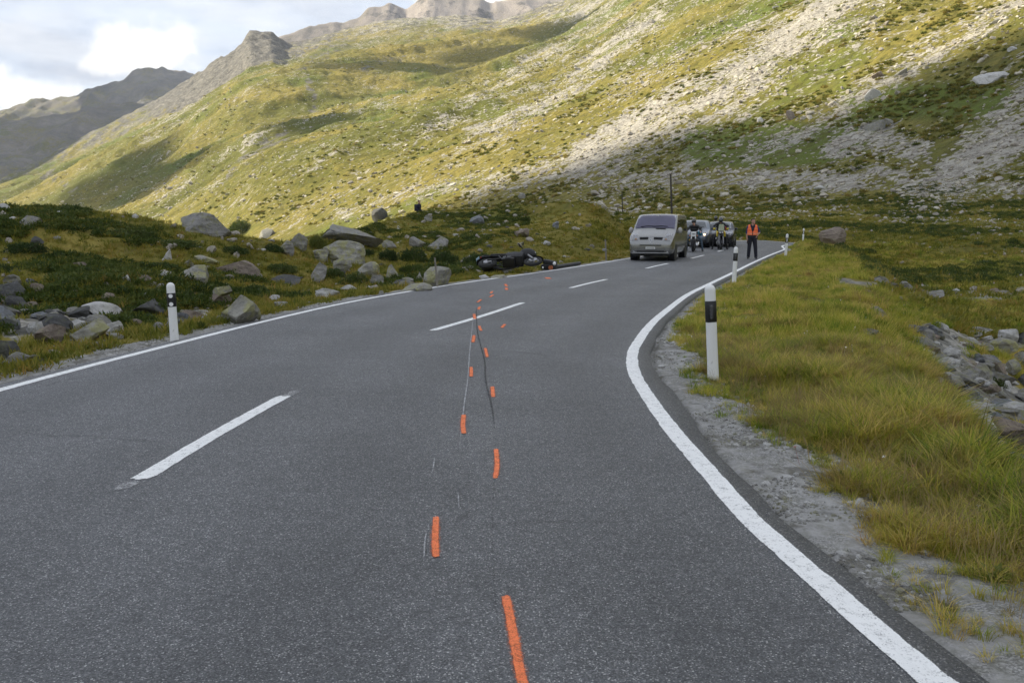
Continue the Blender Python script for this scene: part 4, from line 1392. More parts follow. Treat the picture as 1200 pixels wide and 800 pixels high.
GRASS = leaf_mat('verge_grass', [(0.12, (0.075, 0.145, 0.016)), (0.36, (0.27, 0.335, 0.036)), (0.58, (0.52, 0.46, 0.075)), (0.78, (0.72, 0.55, 0.19)), (0.94, (.32, .17, .08))], .48, .6, .75)
STRAW = leaf_mat('dry_stalks', [(0.0, (0.27, 0.20, 0.085)), (1.0, (0.36, 0.28, 0.13))])
TURF = leaf_mat('alpine_turf', [(0.15, (0.085, 0.115, 0.016)), (0.45, (0.20, 0.20, 0.028)), (0.70, (0.31, 0.26, 0.048)), (0.92, (0.36, 0.22, 0.07))], .4)
HEATH = leaf_mat('dwarf_shrub_leaves', [(0.15, (0.034, 0.058, 0.011)), (0.5, (0.07, 0.10, 0.018)), (0.85, (0.13, 0.145, 0.03))], .25)
JUNI = leaf_mat('juniper_needles', [(0.15, (0.028, 0.050, 0.014)), (0.5, (0.06, 0.09, 0.022)), (0.9, (0.115, 0.14, 0.035))], .2)


def blades_mesh(name, n, height, spread, width, lean, seed, mat, straw=0):
    rg = np.random.RandomState(seed)
    V = []; T = []; Fq = []
    for k in range(n):
        a = rg.uniform(0, 6.28); d = spread * math.sqrt(rg.uniform())
        bx, by = math.cos(a) * d, math.sin(a) * d
        h = height * rg.uniform(.45, 1.1)
        ln = lean * rg.uniform(.2, 1.3) * h
        da = a + rg.uniform(-.9, .9)
        dx, dy = math.cos(da), math.sin(da)
        w = width * rg.uniform(.7, 1.2)
        px_, py_ = -dy * w, dx * w
        tone = rg.uniform()
        b0 = len(V)
        for s_, ww in ((0, 1), (.5, .85), (1.0, .12)):
            ox = bx + dx * ln * s_ * s_; oy = by + dy * ln * s_ * s_
            oz = h * (s_ - 0.22 * s_ * s_ * lean)
            V += [(ox - px_ * ww, oy - py_ * ww, oz), (ox + px_ * ww, oy + py_ * ww, oz)]
            T += [tone, tone]
        Fq += [(b0, b0 + 1, b0 + 3, b0 + 2), (b0 + 2, b0 + 3, b0 + 5, b0 + 4)]
    me = mesh_np(name, np.array(V), np.array(Fq))
    add_attr(me, 'tone', np.array(T))
    me.materials.append(mat)
    return me


def leaf_clump_mesh(name, n, rx, rz, leaf, seed, mat, up=.5):
    """dome of small leaf faces, uneven outline"""
    rg = np.random.RandomState(seed)
    d = rg.normal(size=(n, 3)); d[:, 2] = np.abs(d[:, 2]) * .9 + .02
    d /= np.linalg.norm(d, axis=1)[:, None]
    lump = 0.78 + 0.34 * fbm(d[:, 0] * 2.6 + seed, d[:, 1] * 2.6 + d[:, 2] * 2, 3, seed)
    rr = (1 - 0.45 * rg.uniform(size=n) ** 2) * lump
    c = d * rr[:, None] * np.array([rx, rx, rz])
    ax = d * (1 - up) + np.array([0, 0, up]) + rg.normal(size=(n, 3)) * .45
    ax /= np.linalg.norm(ax, axis=1)[:, None]
    sd = np.cross(ax, rg.normal(size=(n, 3))); sd /= np.linalg.norm(sd, axis=1)[:, None]
    L = leaf * rg.uniform(.6, 1.4, n)[:, None]
    V = np.stack([c - sd * L * .32, c + ax * L * .5 - sd * L * .02, c + ax * L, c + sd * L * .32 + ax * L * .1], 1).reshape(-1, 3)
    F_ = np.arange(n * 4).reshape(-1, 4)
    me = mesh_np(name, V, F_, smooth=False)
    add_attr(me, 'tone', np.repeat(np.clip(rg.uniform(size=n) * .6 + .5 * fbm(d[:, 0] * 2 + seed, d[:, 1] * 2, 2, seed + 1) + .15, 0, 1), 4))
    me.materials.append(mat)
    return me


def scatter(name, pts, rotz, scl, variants, tilt=0.12, seed=1):
    """one mass of plants: points carrying instances of a few plant meshes"""
    rg = np.random.RandomState(seed)
    pts = np.asarray(pts, np.float32)
    me = bpy.data.meshes.new(name)
    me.vertices.add(len(pts)); me.vertices.foreach_set('co', pts.ravel())
    a = me.attributes.new('scl', 'FLOAT', 'POINT'); a.data.foreach_set('value', np.asarray(scl, np.float32))
    rot = np.stack([rg.normal(0, tilt, len(pts)), rg.normal(0, tilt, len(pts)), rotz], 1).astype(np.float32)
    a = me.attributes.new('rot', 'FLOAT_VECTOR', 'POINT'); a.data.foreach_set('vector', rot.ravel())
    a = me.attributes.new('pick', 'INT', 'POINT'); a.data.foreach_set('value', rg.randint(0, len(variants), len(pts)).astype(np.int32))
    o = tag(link(name, me), kind='stuff')
    col = bpy.data.collections.new(name + '_variants')
    for k, vm in enumerate(variants):
        col.objects.link(bpy.data.objects.new('plant_variant', vm))
    ng = bpy.data.node_groups.new(name + '_scatter', 'GeometryNodeTree')
    ng.interface.new_socket('Geometry', in_out='INPUT', socket_type='NodeSocketGeometry')
    ng.interface.new_socket('Geometry', in_out='OUTPUT', socket_type='NodeSocketGeometry')
    gi = ng.nodes.new('NodeGroupInput'); go = ng.nodes.new('NodeGroupOutput')
    mp = ng.nodes.new('GeometryNodeMeshToPoints')
    ip = ng.nodes.new('GeometryNodeInstanceOnPoints')
    ci = ng.nodes.new('GeometryNodeCollectionInfo')
    ci.inputs['Collection'].default_value = col
    ci.inputs['Separate Children'].default_value = True
    ci.inputs['Reset Children'].default_value = True

    def na(n_, t_):
        q = ng.nodes.new('GeometryNodeInputNamedAttribute'); q.data_type = t_; q.inputs['Name'].default_value = n_
        return q.outputs[0]
    L = ng.links.new
    L(gi.outputs[0], mp.inputs[0]); L(mp.outputs[0], ip.inputs['Points'])
    L(ci.outputs[0], ip.inputs['Instance']); ip.inputs['Pick Instance'].default_value = True
    L(na('pick', 'INT'), ip.inputs['Instance Index'])
    e2r = ng.nodes.new('FunctionNodeEulerToRotation')
    L(na('rot', 'FLOAT_VECTOR'), e2r.inputs[0]); L(e2r.outputs[0], ip.inputs['Rotation'])
    L(na('scl', 'FLOAT'), ip.inputs['Scale'])
    L(ip.outputs[0], go.inputs[0])
    md = o.modifiers.new('scatter', 'NODES'); md.node_group = ng
    return o


rgv = np.random.RandomState(5)
T_NEAR = [blades_mesh('grass_tuft', 38, .125 + .035 * (k % 3), .06, .0032, 1.05, 20 + k, GRASS) for k in range(6)]
T_STALK = [blades_mesh('grass_stalks', 6, .33, .10, .0019, .8, 30 + k, STRAW) for k in range(3)]
T_MID = [blades_mesh('grass_tuft', 34, .20, .13, .0048, .8, 40 + k, GRASS) for k in range(4)]
T_TURF = [blades_mesh('turf_tuft', 30, .13, .16, .0085, .8, 50 + k, TURF) for k in range(4)]
T_HEATH = [leaf_clump_mesh('heath_clump', 150, .24, .17, .055, 60 + k, HEATH, .6) for k in range(4)]
T_TUSS = [blades_mesh('tussock', 26, .22, .34, .026, .8, 70 + k, TURF) for k in range(4)]


def not_road(tp, m):
    return tp['e'] > m


# verge on the right, near
x, y, z, tp, px, py = sample_ground(52000, 2.4, 13, 501, amin=-2, amax=40, power=1.6)
wgn = np.interp(y, [2, 4.5, 6.2, 7.4, 8.6, 10.2, 11.2, 14, 60], [.06, .14, .52, .28, .14, .40, .26, .14, .10])
cl = fbm(x / .45, y / .45, 3, 503); cl2 = fbm(x / 1.6, y / 1.6, 2, 504)
dens = sst(tp['dr'] - wgn - 0.12 * cl2, -.02, .60) * np.where(cl > -.06, 1, .22)
ok = (~tp['left']) & (tp['dr'] > .12) & (rgv.uniform(size=len(x)) < dens * .74) & (rubw(px, py, tp) < .35) & (tp['dr'] < 5)
i = np.nonzero(ok)[0]
sc_ = rgv.uniform(.55, 1.15, len(i)) * (0.62 + 0.55 * sst(tp['dr'][i], .4, 1.5)) * np.where(cl[i] > .22, 1.30, .80)
scatter('verge_grass', np.stack([x[i], y[i], z[i] - .01], 1), rgv.uniform(0, 6.28, len(i)), sc_, T_NEAR, .16, 3)
i2 = i[(rgv.uniform(size=len(i)) < .34) & (tp['dr'][i] > .5)]
scatter('dry_grass_stalks', np.stack([x[i2], y[i2], z[i2] - .01], 1), rgv.uniform(0, 6.28, len(i2)), rgv.uniform(.6, 1.15, len(i2)), T_STALK, .2, 4)
T_HERB = [leaf_clump_mesh('herb_leaves', 70, .085, .06, .035, 160 + k, leaf_mat('herb_leaves', [(0.1, (.11, .15, .03)), (.6, (.20, .22, .05)), (.9, (.28, .15, .07))], .35), .35) for k in range(3)]
ih = np.nonzero((~tp['left']) & (tp['dr'] > .25) & (tp['dr'] < 4.5) & (rgv.uniform(size=len(x)) < .035) & (tp['dr'] > .7))[0]
scatter('low_herbs', np.stack([x[ih], y[ih], z[ih] - .01], 1), rgv.uniform(0, 6.28, len(ih)), rgv.uniform(.5, 1.3, len(ih)), T_HERB, .2, 14)
# verge on the right, farther
x, y, z, tp, px, py = sample_ground(42000, 12.5, 62, 511, amin=1, amax=36, power=1.1)
ok = (~tp['left']) & (tp['dr'] > .18 + .1 * fbm(x, y, 2, 512)) & (rubw(px, py, tp) < .35) & (rgv.uniform(size=len(x)) < np.where(tp['dr'] < 12, .85, .25)) & (px < 1220)
i = np.nonzero(ok)[0]
scatter('embankment_grass', np.stack([x[i], y[i], z[i] - .01], 1), rgv.uniform(0, 6.28, len(i)),
        rgv.uniform(.5, 1.2, len(i)) * (.75 + .4 * (fbm(x[i] / 1.4, y[i] / 1.4, 2, 513) > 0)) * np.clip(.55 + .25 * tp['dr'][i], .5, 1), T_MID, .2, 5)
# moss, turf and low heath on the left bank
x, y, z, tp, px, py = sample_ground(60000, 6.5, 80, 521, amin=-34, amax=12, power=1.05)
hn_ = fbm(x / 2.6, y / 2.6, 3, 523); hb_ = fbm(x / 8, y / 8, 2, 524)
ok = tp['left'] & (tp['e'] > .42 + .25 * fbm(x / .8, y / .8, 2, 525)) & (rubw(px, py, tp) < .45) & (px > -25)
i = np.nonzero(ok & (rgv.uniform(size=len(x)) < .8))[0]
scatter('bank_turf', np.stack([x[i], y[i], z[i] - .02], 1), rgv.uniform(0, 6.28, len(i)), rgv.uniform(.5, 1.25, len(i)), T_TURF, .25, 6)
i = np.nonzero(ok & (tp['e'] > 2.2) & (hn_ + .7 * hb_ > .06) & (rgv.uniform(size=len(x)) < .62) & (x < 1 - .0 * y) & (tp['X'] < 640))[0]
scatter('low_heath', np.stack([x[i], y[i], z[i] - .03], 1), rgv.uniform(0, 6.28, len(i)), rgv.uniform(.5, 1.4, len(i)), T_HEATH, .2, 7)
# tussocks over the flat meadow
x, y, z, tp, px, py = sample_ground(36000, 26, 150, 531, amin=0, amax=34, power=.9)
ok = (tp['e'] > 1.5) & (tp['r'] > 45) & (py < 420) & (px < 1220) & (px > 690)
ok |= (tp['e'] > 4) & (~tp['left']) & (py < 400) & (px < 1220)
i = np.nonzero(ok & (rgv.uniform(size=len(x)) < np.clip(.55 + .5 * fbm(x / 7, y / 7, 3, 533), .1, 1)))[0]
scatter('meadow_tussocks', np.stack([x[i], y[i], z[i] - .03], 1), rgv.uniform(0, 6.28, len(i)), rgv.uniform(.5, 1.25, len(i)), T_TUSS, .2, 8)
# stones and dwarf shrubs on the mountain side
def scree_weight(px, py):
    q = np.zeros(px.shape)
    for pts, wd, st in SCREE:
        q = np.maximum(q, stroke(px, py, pts, wd * 1.5, 1.0) * st)
    return q


x, y, z, tp, px, py = sample_ground(230000, 70, 1900, 611, amin=-32, amax=32.5, power=.30)
sw_ = scree_weight(px, py)
cl = fbm(tp['w'] / 22, tp['u'] / 70, 3, 207) + .6 * fbm(x / 9, y / 9, 2, 208)
vis = (py < 263) & (py > -15) & (px > -12) & (px < 1212)
rr_ = rgv.uniform(size=len(x))
i = np.nonzero(vis & (rr_ < (.04 + .36 * sw_ + .22 * np.clip(cl, 0, 1)) * np.where(px > 780, .8, 1) * np.where(tp['r'] > 420, .7, 1)))[0]
FARST = []
for mm in (R_SUN, R_FARG):
    for me in STONE_MESH[:4]:
        c = me.copy(); c.materials.clear(); c.materials.append(mm); FARST.append(c)
size = (rgv.gamma(1.5, .34, len(i)) + .35) * np.interp(tp['r'][i], [70, 110, 190], [.42, .5, 1.0]) * np.clip((tp['r'][i] / 260) ** .45, .5, 1.8)
scatter('scattered_stones', np.stack([x[i], y[i], z[i] + size * .05], 1), rgv.uniform(0, 6.28, len(i)), size, FARST, .3, 21)
HUM = leaf_mat('dwarf_shrub_hummock', [(.12, (.070, .095, .018)), (.40, (.15, .165, .030)), (.70, (.27, .22, .05)), (.95, (.36, .26, .08))], .3)
T_HUM = [leaf_clump_mesh('hummock', 110, 1.0, .55, .46, 170 + k, HUM, .5) for k in range(4)]
cg = fbm(x / 26, y / 26, 3, 613) + .7 * fbm(tp['w'] / 14, tp['u'] / 40, 2, 614)
i = np.nonzero(vis & (tp['r'] > 120) & (rgv.uniform(size=len(x)) < (.03 + .45 * sst(cg, .10, .65)) * np.where(tp['r'] > 450, .35, 1) * (1 - .92 * sst(sw_, .25, .7))))[0]
size = rgv.uniform(.35, 1.05, len(i)) ** 1.3 * np.clip((tp['r'][i] / 220) ** .42, .7, 2.0)
scatter('dwarf_shrubs', np.stack([x[i], y[i], z[i] - size * .12], 1), rgv.uniform(0, 6.28, len(i)), size, T_HUM, .2, 22)
# little pale stones in the meadow and on the left bank, heath patches in the meadow
x, y, z, tp, px, py = sample_ground(16000, 9, 120, 631, amin=-32, amax=33, power=.8)
pn = fbm(x / 5.5, y / 5.5, 3, 632)
ok = (tp['e'] > np.where(tp['left'], .9, 4.5)) & (px > -10) & (px < 1215) & (rgv.uniform(size=len(x)) < np.clip(.10 + .55 * pn, .03, .5)) & ~((~tp['left']) & (tp['r'] < 24))
i = np.nonzero(ok)[0]
size = (rgv.gamma(1.6, .09, len(i)) + .07) * np.clip(tp['r'][i] / 30, .55, 1.6) * np.where(tp['left'][i], 1, .72)
size = np.minimum(size, .42)
scatter('pebbles', np.stack([x[i], y[i], z[i] + size * .10], 1), rgv.uniform(0, 6.28, len(i)), size, FARST[4:], .4, 23)
x, y, z, tp, px, py = sample_ground(26000, 30, 150, 641, amin=4, amax=33, power=.9)
pn = fbm(x / 9, y / 9, 3, 642)
i = np.nonzero((~tp['left'] | (tp['X'] > 780)) & (tp['e'] > 4) & (pn > .12) & (px < 1215) & (rgv.uniform(size=len(x)) < .7))[0]
scatter('meadow_heath', np.stack([x[i], y[i], z[i] - .03], 1), rgv.uniform(0, 6.28, len(i)), rgv.uniform(.7, 2.0, len(i)), T_HEATH, .2, 24)
# little flowers in the verge
FL = []
for k, colr in enumerate(((.85, .85, .82), (.80, .58, .04), (.30, .06, .05))):
    rg = np.random.RandomState(k)
    V = []; Fq = []
    for q in range(6):
        a = q * math.pi / 3
        V += [(0, 0, .15), (.012 * math.cos(a - .4), .012 * math.sin(a - .4), .156), (.018 * math.cos(a), .018 * math.sin(a), .158), (.012 * math.cos(a + .4), .012 * math.sin(a + .4), .156)]
        Fq.append([q * 4, q * 4 + 1, q * 4 + 2, q * 4 + 3])
    n = len(V)
    V += [(-.001, 0, 0), (.001, 0, 0), (.001, 0, .15), (-.001, 0, .15)]; Fq.append([n, n + 1, n + 2, n + 3])
    me = mesh_np('flower', np.array(V), np.array(Fq)); me.materials.append(simple_mat(('white_petals', 'yellow_petals', 'red_petals')[k], colr, .6))
    FL.append(me)
x, y, z, tp, px, py = sample_ground(2600, 3.5, 26, 541, amin=4, amax=34, power=1.1)
i = np.nonzero((~tp['left']) & (tp['dr'] > .5) & (tp['dr'] < 5) & (rubw(px, py, tp) < .2))[0][:190]
scatter('wildflowers', np.stack([x[i], y[i], z[i]], 1), rgv.uniform(0, 6.28, len(i)), rgv.uniform(.45, .95, len(i)), FL, .3, 9)

# ---- shrubs, each a thing
SHRUB = [leaf_clump_mesh('shrub', 2600, 1.0, .62, .085, 80 + k, JUNI if k % 2 == 0 else HEATH, .55) for k in range(4)]
WOOD = simple_mat('shrub_wood', (.10, .075, .05), .9)
STEMS = []
for k in range(2):
    bm = bmesh.new()
    rg = random.Random(k)
    for q in range(7):
        a = rg.uniform(0, 6.28)
        tip = Vector((math.cos(a) * .6, math.sin(a) * .6, .42))
        d = tip.normalized(); s1 = d.cross(Vector((0, 0, 1))).normalized() * .022; s2 = d.cross(s1).normalized() * .022
        b0 = [bm.verts.new(v) for v in (s1, s2, -s1, -s2)]
        t0 = [bm.verts.new(tip + v * .3) for v in (s1, s2, -s1, -s2)]
        for e in range(4):
            bm.faces.new((b0[e], b0[(e + 1) % 4], t0[(e + 1) % 4], t0[e]))
    me = bpy.data.meshes.new('stem'); bm.to_mesh(me); bm.free(); me.materials.append(WOOD); STEMS.append(me)
SHRUBS = [
    (560, 313, 52, 22, 0, 'dark juniper mat directly behind the wrecked motorcycle'), (520, 312, 48, 22, 0, 'dark juniper mat behind the wooden stake'),
    (484, 308, 40, 20, 2, 'dark juniper mat right of the tooth shaped stone'), (455, 306, 26, 16, 0, 'juniper bush squeezed against the right of the rock pile'),
    (478, 322, 30, 14, 1, 'leafy green bush at the verge between the lichen stones'), (415, 334, 44, 16, 2, 'juniper mat spreading below the round lichen boulder'),
    (392, 326, 34, 14, 0, 'juniper mat below the wedge shaped lichen rock'), (372, 294, 26, 18, 1, 'fresh green bush left of the huge flat slab'),
    (330, 322, 44, 14, 0, 'dark bush above the flat dark rock shelf'), (300, 345, 36, 16, 0, 'juniper bush right of the stone on the brown-grey boulder'),
    (222, 352, 30, 16, 2, 'juniper bush left of the brown-grey boulder'), (270, 366, 26, 10, 1, 'small bush between the brown-grey boulder and the pyramid boulder'),
    (235, 385, 18, 13, 1, 'small green bush at the foot of the pyramid boulder'), (282, 276, 40, 18, 1, 'bright green bush right of the crest outcrop'),
    (200, 290, 70, 12, 0, 'wide low heath patch on the upper left bank'), (150, 280, 70, 12, 2, 'dark low heath patch under the left crest'),
    (30, 300, 60, 16, 0, 'dark heath patch below the sunken dark rock'), (105, 322, 50, 12, 2, 'heath patch around the half covered brown stone'),
    (190, 318, 50, 12, 0, 'heath patch in the middle of the left bank'), (10, 320, 40, 14, 2, 'dark heath patch at the left border'),
    (275, 300, 40, 12, 0, 'heath patch above the long brown slab'), (320, 296, 30, 12, 2, 'heath patch left of the boulder pair'),
    (616, 262, 14, 9, 1, 'small dark bush on the saddle left of the grassy mound'), (430, 300, 20, 10, 0, 'juniper in the gap under the huge slab'),
    (1163, 452, 30, 14, 1, 'green cushion of herbs between the stream rocks'), (1095, 448, 26, 12, 1, 'green herb cushion low on the embankment'), (945, 345, 20, 6, 1, 'low dark herb patch on the embankment crest'),
]
for k, (px, pyb, w, h, v, lab) in enumerate(SHRUBS):
    p = hit(px, pyb)
    dep = p.y * math.cos(PITCH) - (p.z - EYE) * math.sin(PITCH)
    t = thing('shrub', lab, 'shrub', p + Vector((p.x, p.y, 0)).normalized() * (w * dep / 1000 * .3) - Vector((0, 0, .06)), rgv.uniform(0, 6))
    t.location.z = th(t.location.x, t.location.y) - .05
    sw_ = w * dep / 2000 * 1.1; sh = h * dep / 1000 / .62
    f = link('foliage', SHRUB[v if v < 4 else 0], None, t); s = link('stem', STEMS[k % 2], None, t)
    f.scale = (sw_, sw_ * .8, sh); s.scale = (sw_, sw_ * .8, sh)
# ------------------------------------------------------------------ small mesh kit
class MB:
    """collects shapes in one bmesh and links them as one mesh object"""

    def __init__(self):
        self.b = bmesh.new()

    def box(self, c, s, rot=None, bev=0.0):
        r = bmesh.ops.create_cube(self.b, size=1.0)
        M = Matrix.Translation(c) @ (rot.to_4x4() if rot is not None else Matrix()) @ Matrix.Diagonal((*s, 1))
        bmesh.ops.transform(self.b, matrix=M, verts=r['verts'])
        if bev:
            ed = list({e for v in r['verts'] for e in v.link_edges})
            bmesh.ops.bevel(self.b, geom=ed, offset=bev, segments=2, affect='EDGES', profile=.6)
        return self

    def cyl(self, p0, p1, r0, r1=None, seg=16, caps=True):
        p0, p1 = Vector(p0), Vector(p1)
        r1 = r0 if r1 is None else r1
        d = (p1 - p0).normalized()
        a = d.cross(Vector((0, 0, 1)) if abs(d.z) < .95 else Vector((1, 0, 0))).normalized(); b = d.cross(a)
        A = []; B = []
        for k in range(seg):
            t = 2 * math.pi * k / seg
            o = a * math.cos(t) + b * math.sin(t)
            A.append(self.b.verts.new(p0 + o * r0)); B.append(self.b.verts.new(p1 + o * r1))
        for k in range(seg):
            self.b.faces.new((A[k], A[(k + 1) % seg], B[(k + 1) % seg], B[k]))
        if caps:
            self.b.faces.new(A[::-1]); self.b.faces.new(B)
        return self

    def tube(self, pts, r, seg=8):
        pts = [Vector(p) for p in pts]
        for p, q in zip(pts[:-1], pts[1:]):
            self.cyl(p, q, r, r, seg)
        return self

    def torus(self, c, R, r, axis='X', seg=28, sg=10, sq=1.0):
        rows = []
        for i in range(seg):
            a = 2 * math.pi * i / seg
            row = []
            for j in range(sg):
                t = 2 * math.pi * j / sg
                rr = R + r * math.cos(t); h = r * sq * math.sin(t)
                p = (h, rr * math.cos(a), rr * math.sin(a))
                if axis == 'Z':
                    p = (rr * math.cos(a), rr * math.sin(a), h)
                row.append(self.b.verts.new(Vector(c) + Vector(p)))
            rows.append(row)
        for i in range(seg):
            for j in range(sg):
                self.b.faces.new((rows[i][j], rows[(i + 1) % seg][j], rows[(i + 1) % seg][(j + 1) % sg], rows[i][(j + 1) % sg]))
        return self

    def ball(self, c, s, sub=2, rot=None):
        r = bmesh.ops.create_icosphere(self.b, subdivisions=sub, radius=1.0)
        s = (s, s, s) if not isinstance(s, (tuple, list)) else s
        M = Matrix.Translation(c) @ (rot.to_4x4() if rot is not None else Matrix()) @ Matrix.Diagonal((*s, 1))
        bmesh.ops.transform(self.b, matrix=M, verts=r['verts'])
        return self

    def lathe(self, prof, seg=24, c=(0, 0, 0)):
        rows = []
        for r, z in prof:
            rows.append([self.b.verts.new((c[0] + r * math.cos(2 * math.pi * k / seg), c[1] + r * math.sin(2 * math.pi * k / seg), c[2] + z)) for k in range(seg)])
        for a, b in zip(rows[:-1], rows[1:]):
            for k in range(seg):
                self.b.faces.new((a[k], a[(k + 1) % seg], b[(k + 1) % seg], b[k]))
        self.b.faces.new(rows[0][::-1]); self.b.faces.new(rows[-1])
        return self

    def grid(self, rows, close=False):
        vs = [[self.b.verts.new(p) for p in r] for r in rows]
        for a, b in zip(vs[:-1], vs[1:]):
            n = len(a)
            for k in range(n if close else n - 1):
                self.b.faces.new((a[k], a[(k + 1) % n], b[(k + 1) % n], b[k]))
        return vs

    def build(self, name, mat, parent=None, smooth=True, ang=35, thick=0.0):
        bmesh.ops.recalc_face_normals(self.b, faces=self.b.faces[:])
        me = bpy.data.meshes.new(name)
        self.b.to_mesh(me); self.b.free()
        if smooth:
            me.polygons.foreach_set('use_smooth', np.ones(len(me.polygons), bool))
            finish_flat(me, ang)
        return link(name, me, mat, parent)


M_WHITE = simple_mat('post_white_plastic', (.82, .82, .80), .42, var=.05, scale=14)
M_BLACK = simple_mat('black_plastic', (.014, .014, .015), .45, scale=12)
M_BLACK2 = simple_mat('black_gloss_paint', (.010, .010, .012), .18, coat=.6)
M_RUBBER = simple_mat('tyre_rubber', (.018, .018, .018), .85)
M_CHROME = simple_mat('polished_metal', (.62, .62, .63), .18, 1.0)
M_STEEL = simple_mat('dull_steel', (.30, .30, .31), .40, .9)
M_ALU = simple_mat('wheel_alloy', (.45, .45, .46), .32, .9)
M_REFLECT = simple_mat('white_reflector', (.88, .88, .88), .2, coat=.5)
M_GREYREF = simple_mat('smoked_reflector', (.055, .055, .058), .25, coat=.5)
M_WOOD = simple_mat('weathered_wood', (.22, .20, .165), .9, var=.3, scale=30)
M_DARKWOOD = simple_mat('dark_pole_wood', (.055, .048, .040), .9, var=.3, scale=20)
M_AMBER = simple_mat('amber_lens', (.70, .22, .03), .2)
M_RED = simple_mat('red_lens', (.45, .03, .02), .25)
M_PLATE = simple_mat('white_number_plate', (.72, .72, .70), .4)
M_YPLATE = simple_mat('yellow_number_plate', (.66, .45, .05), .4)
M_PRINT = simple_mat('black_print', (.02, .02, .02), .6)


def scuffed_white():
    m, nt, b = new_mat('scuffed_white_plastic')
    co = nt.objco()
    n = nt.noise(nt.mapping(co, (26, 26, 9)), 1.0, 5, .7)
    sepz = nt.node('ShaderNodeSeparateXYZ'); nt.put(sepz.inputs[0], co)
    low = nt.math('SUBTRACT', 1.0, nt.step(sepz.outputs[2], .05, .55))
    f = nt.math('MULTIPLY', nt.step(n, .60, .70), nt.math('MULTIPLY', low, .75))
    c = nt.mix(f, nt.mix(nt.noise(co, 5, 3), (.78, .78, .765), (.84, .84, .83)), (.20, .19, .17))
    c = nt.mix(nt.math('MULTIPLY', nt.math('SUBTRACT', 1.0, nt.step(sepz.outputs[2], .0, .10)), .35), c, (.30, .28, .22))
    nt.put(b.inputs['Base Color'], c)
    b.inputs['Roughness'].default_value = .45
    return m


M_POST = scuffed_white()

# ------------------------------------------------------------------ roadside marker posts
POST_H, POST_W, POST_D = 1.08, .118, .10


def marker_post(px, pyb, top_px, label, kind, seed, face, lean_px=0.0, width=1.0, base=None):
    p = base if base is not None else hit(px, pyb)
    if base is None and pyb > 290:
        p = gnd(px, pyb, p.z)
    dep = p.y * math.cos(PITCH) - (p.z - EYE) * math.sin(PITCH)
    h = top_px * dep / 1000.0 / math.cos(PITCH) * 1.0
    t = thing('marker_post', label, 'marker post', (p.x, p.y, p.z - .02), face)
    w, d = POST_W * width, POST_D * width

    def ring(z, k=1.0, sx=1.0):
        out = []
        for q in range(20):
            a = 2 * math.pi * q / 20
            c, s = math.cos(a), math.sin(a)
            e = .72
            out.append((math.copysign(abs(c) ** e, c) * w / 2 * k, math.copysign(abs(s) ** e, s) * d / 2 * k, z))
        return out
    tb = .62 * h; tt = .835 * h
    mb = MB()
    prof = [(0, 1.10), (.03 * h, 1.04), (.25 * h, 1.0), (tb, .985)]
    vs = mb.grid([ring(z, k) for z, k in prof], True); mb.b.faces.new(vs[-1]); mb.b.faces.new(vs[0][::-1])
    mb.build('shaft', M_POST, t, ang=50)
    mb = MB()
    vs = mb.grid([ring(tb + .0005, 1.03), ring(tb + .002, 1.05), ring(tt - .002, 1.05), ring(tt, 1.03)], True)
    mb.b.faces.new(vs[-1]); mb.b.faces.new(vs[0][::-1])
    band = mb.build('black_band', M_BLACK, t, ang=50)
    mb = MB()
    top = [(tt + .0005, .985), (h - .55 * w, .975)] + [(h - .55 * w + .55 * w * math.sin(a), .975 * math.cos(a) + .02) for a in np.linspace(.25, 1.5, 6)]
    vs = mb.grid([ring(z, k) for z, k in top], True); mb.b.faces.new(vs[-1]); mb.b.faces.new(vs[0][::-1])
    mb.build('cap', M_POST, t, ang=60)
    if kind == 'round':
        for zz in (tb + .020 * h + .02, tt - .022 * h - .02):
            m2 = MB(); m2.cyl((-.012 * width, -d / 2 * 1.05 + .004, zz), (-.012 * width, -d / 2 * 1.05 - .006, zz), .030, .028, 18)
            m2.build('reflector', M_REFLECT, t)
    else:
        m2 = MB(); zc = (tb + tt) / 2
        m2.box((.008, -d / 2 * 1.05 - .001, zc), (.036 * width, .008, (tt - tb) * .66), bev=.003)
        r = m2.build('reflector', M_GREYREF if kind == 'dark' else M_REFLECT, t)
        m3 = MB()
        for zz in (-.30, .30):
            m3.ball((.008, -d / 2 * 1.05 - .006, zc + zz * (tt - tb)), .004, 1)
        m3.build('screw', M_CHROME, r)
    ang = math.atan2(lean_px, top_px)
    t.rotation_euler = (rad(seed % 3 - 1), ang, face)
    return t


marker_post(205, 403, 73, 'white marker post with two round white reflectors on the left road edge', 'round', 1, rad(24), -rad(1) * 75)
marker_post(836, 445, 113, 'nearest and largest white marker post with a black band, on the grassy right verge', 'dark', 2, rad(-13), -7.5)
marker_post(860, 332, 43, 'second white marker post on the right verge, in front of the officer', 'dark', 4, rad(-16), 1.0)
marker_post(920.5, 301, 27.5, 'third white marker post, tilted, right of the officer', 'white', 4, rad(-18), 0.9, base=gnd(920.5, 301.5, 0.0))
_far = Vector((21.2, 62.6, 0)); _far.z = th(21.2, 62.6)
marker_post(931, 283, 17, 'farthest marker post, standing at the outside of the bend', 'white', 7, rad(-20), 0.3, base=_far)


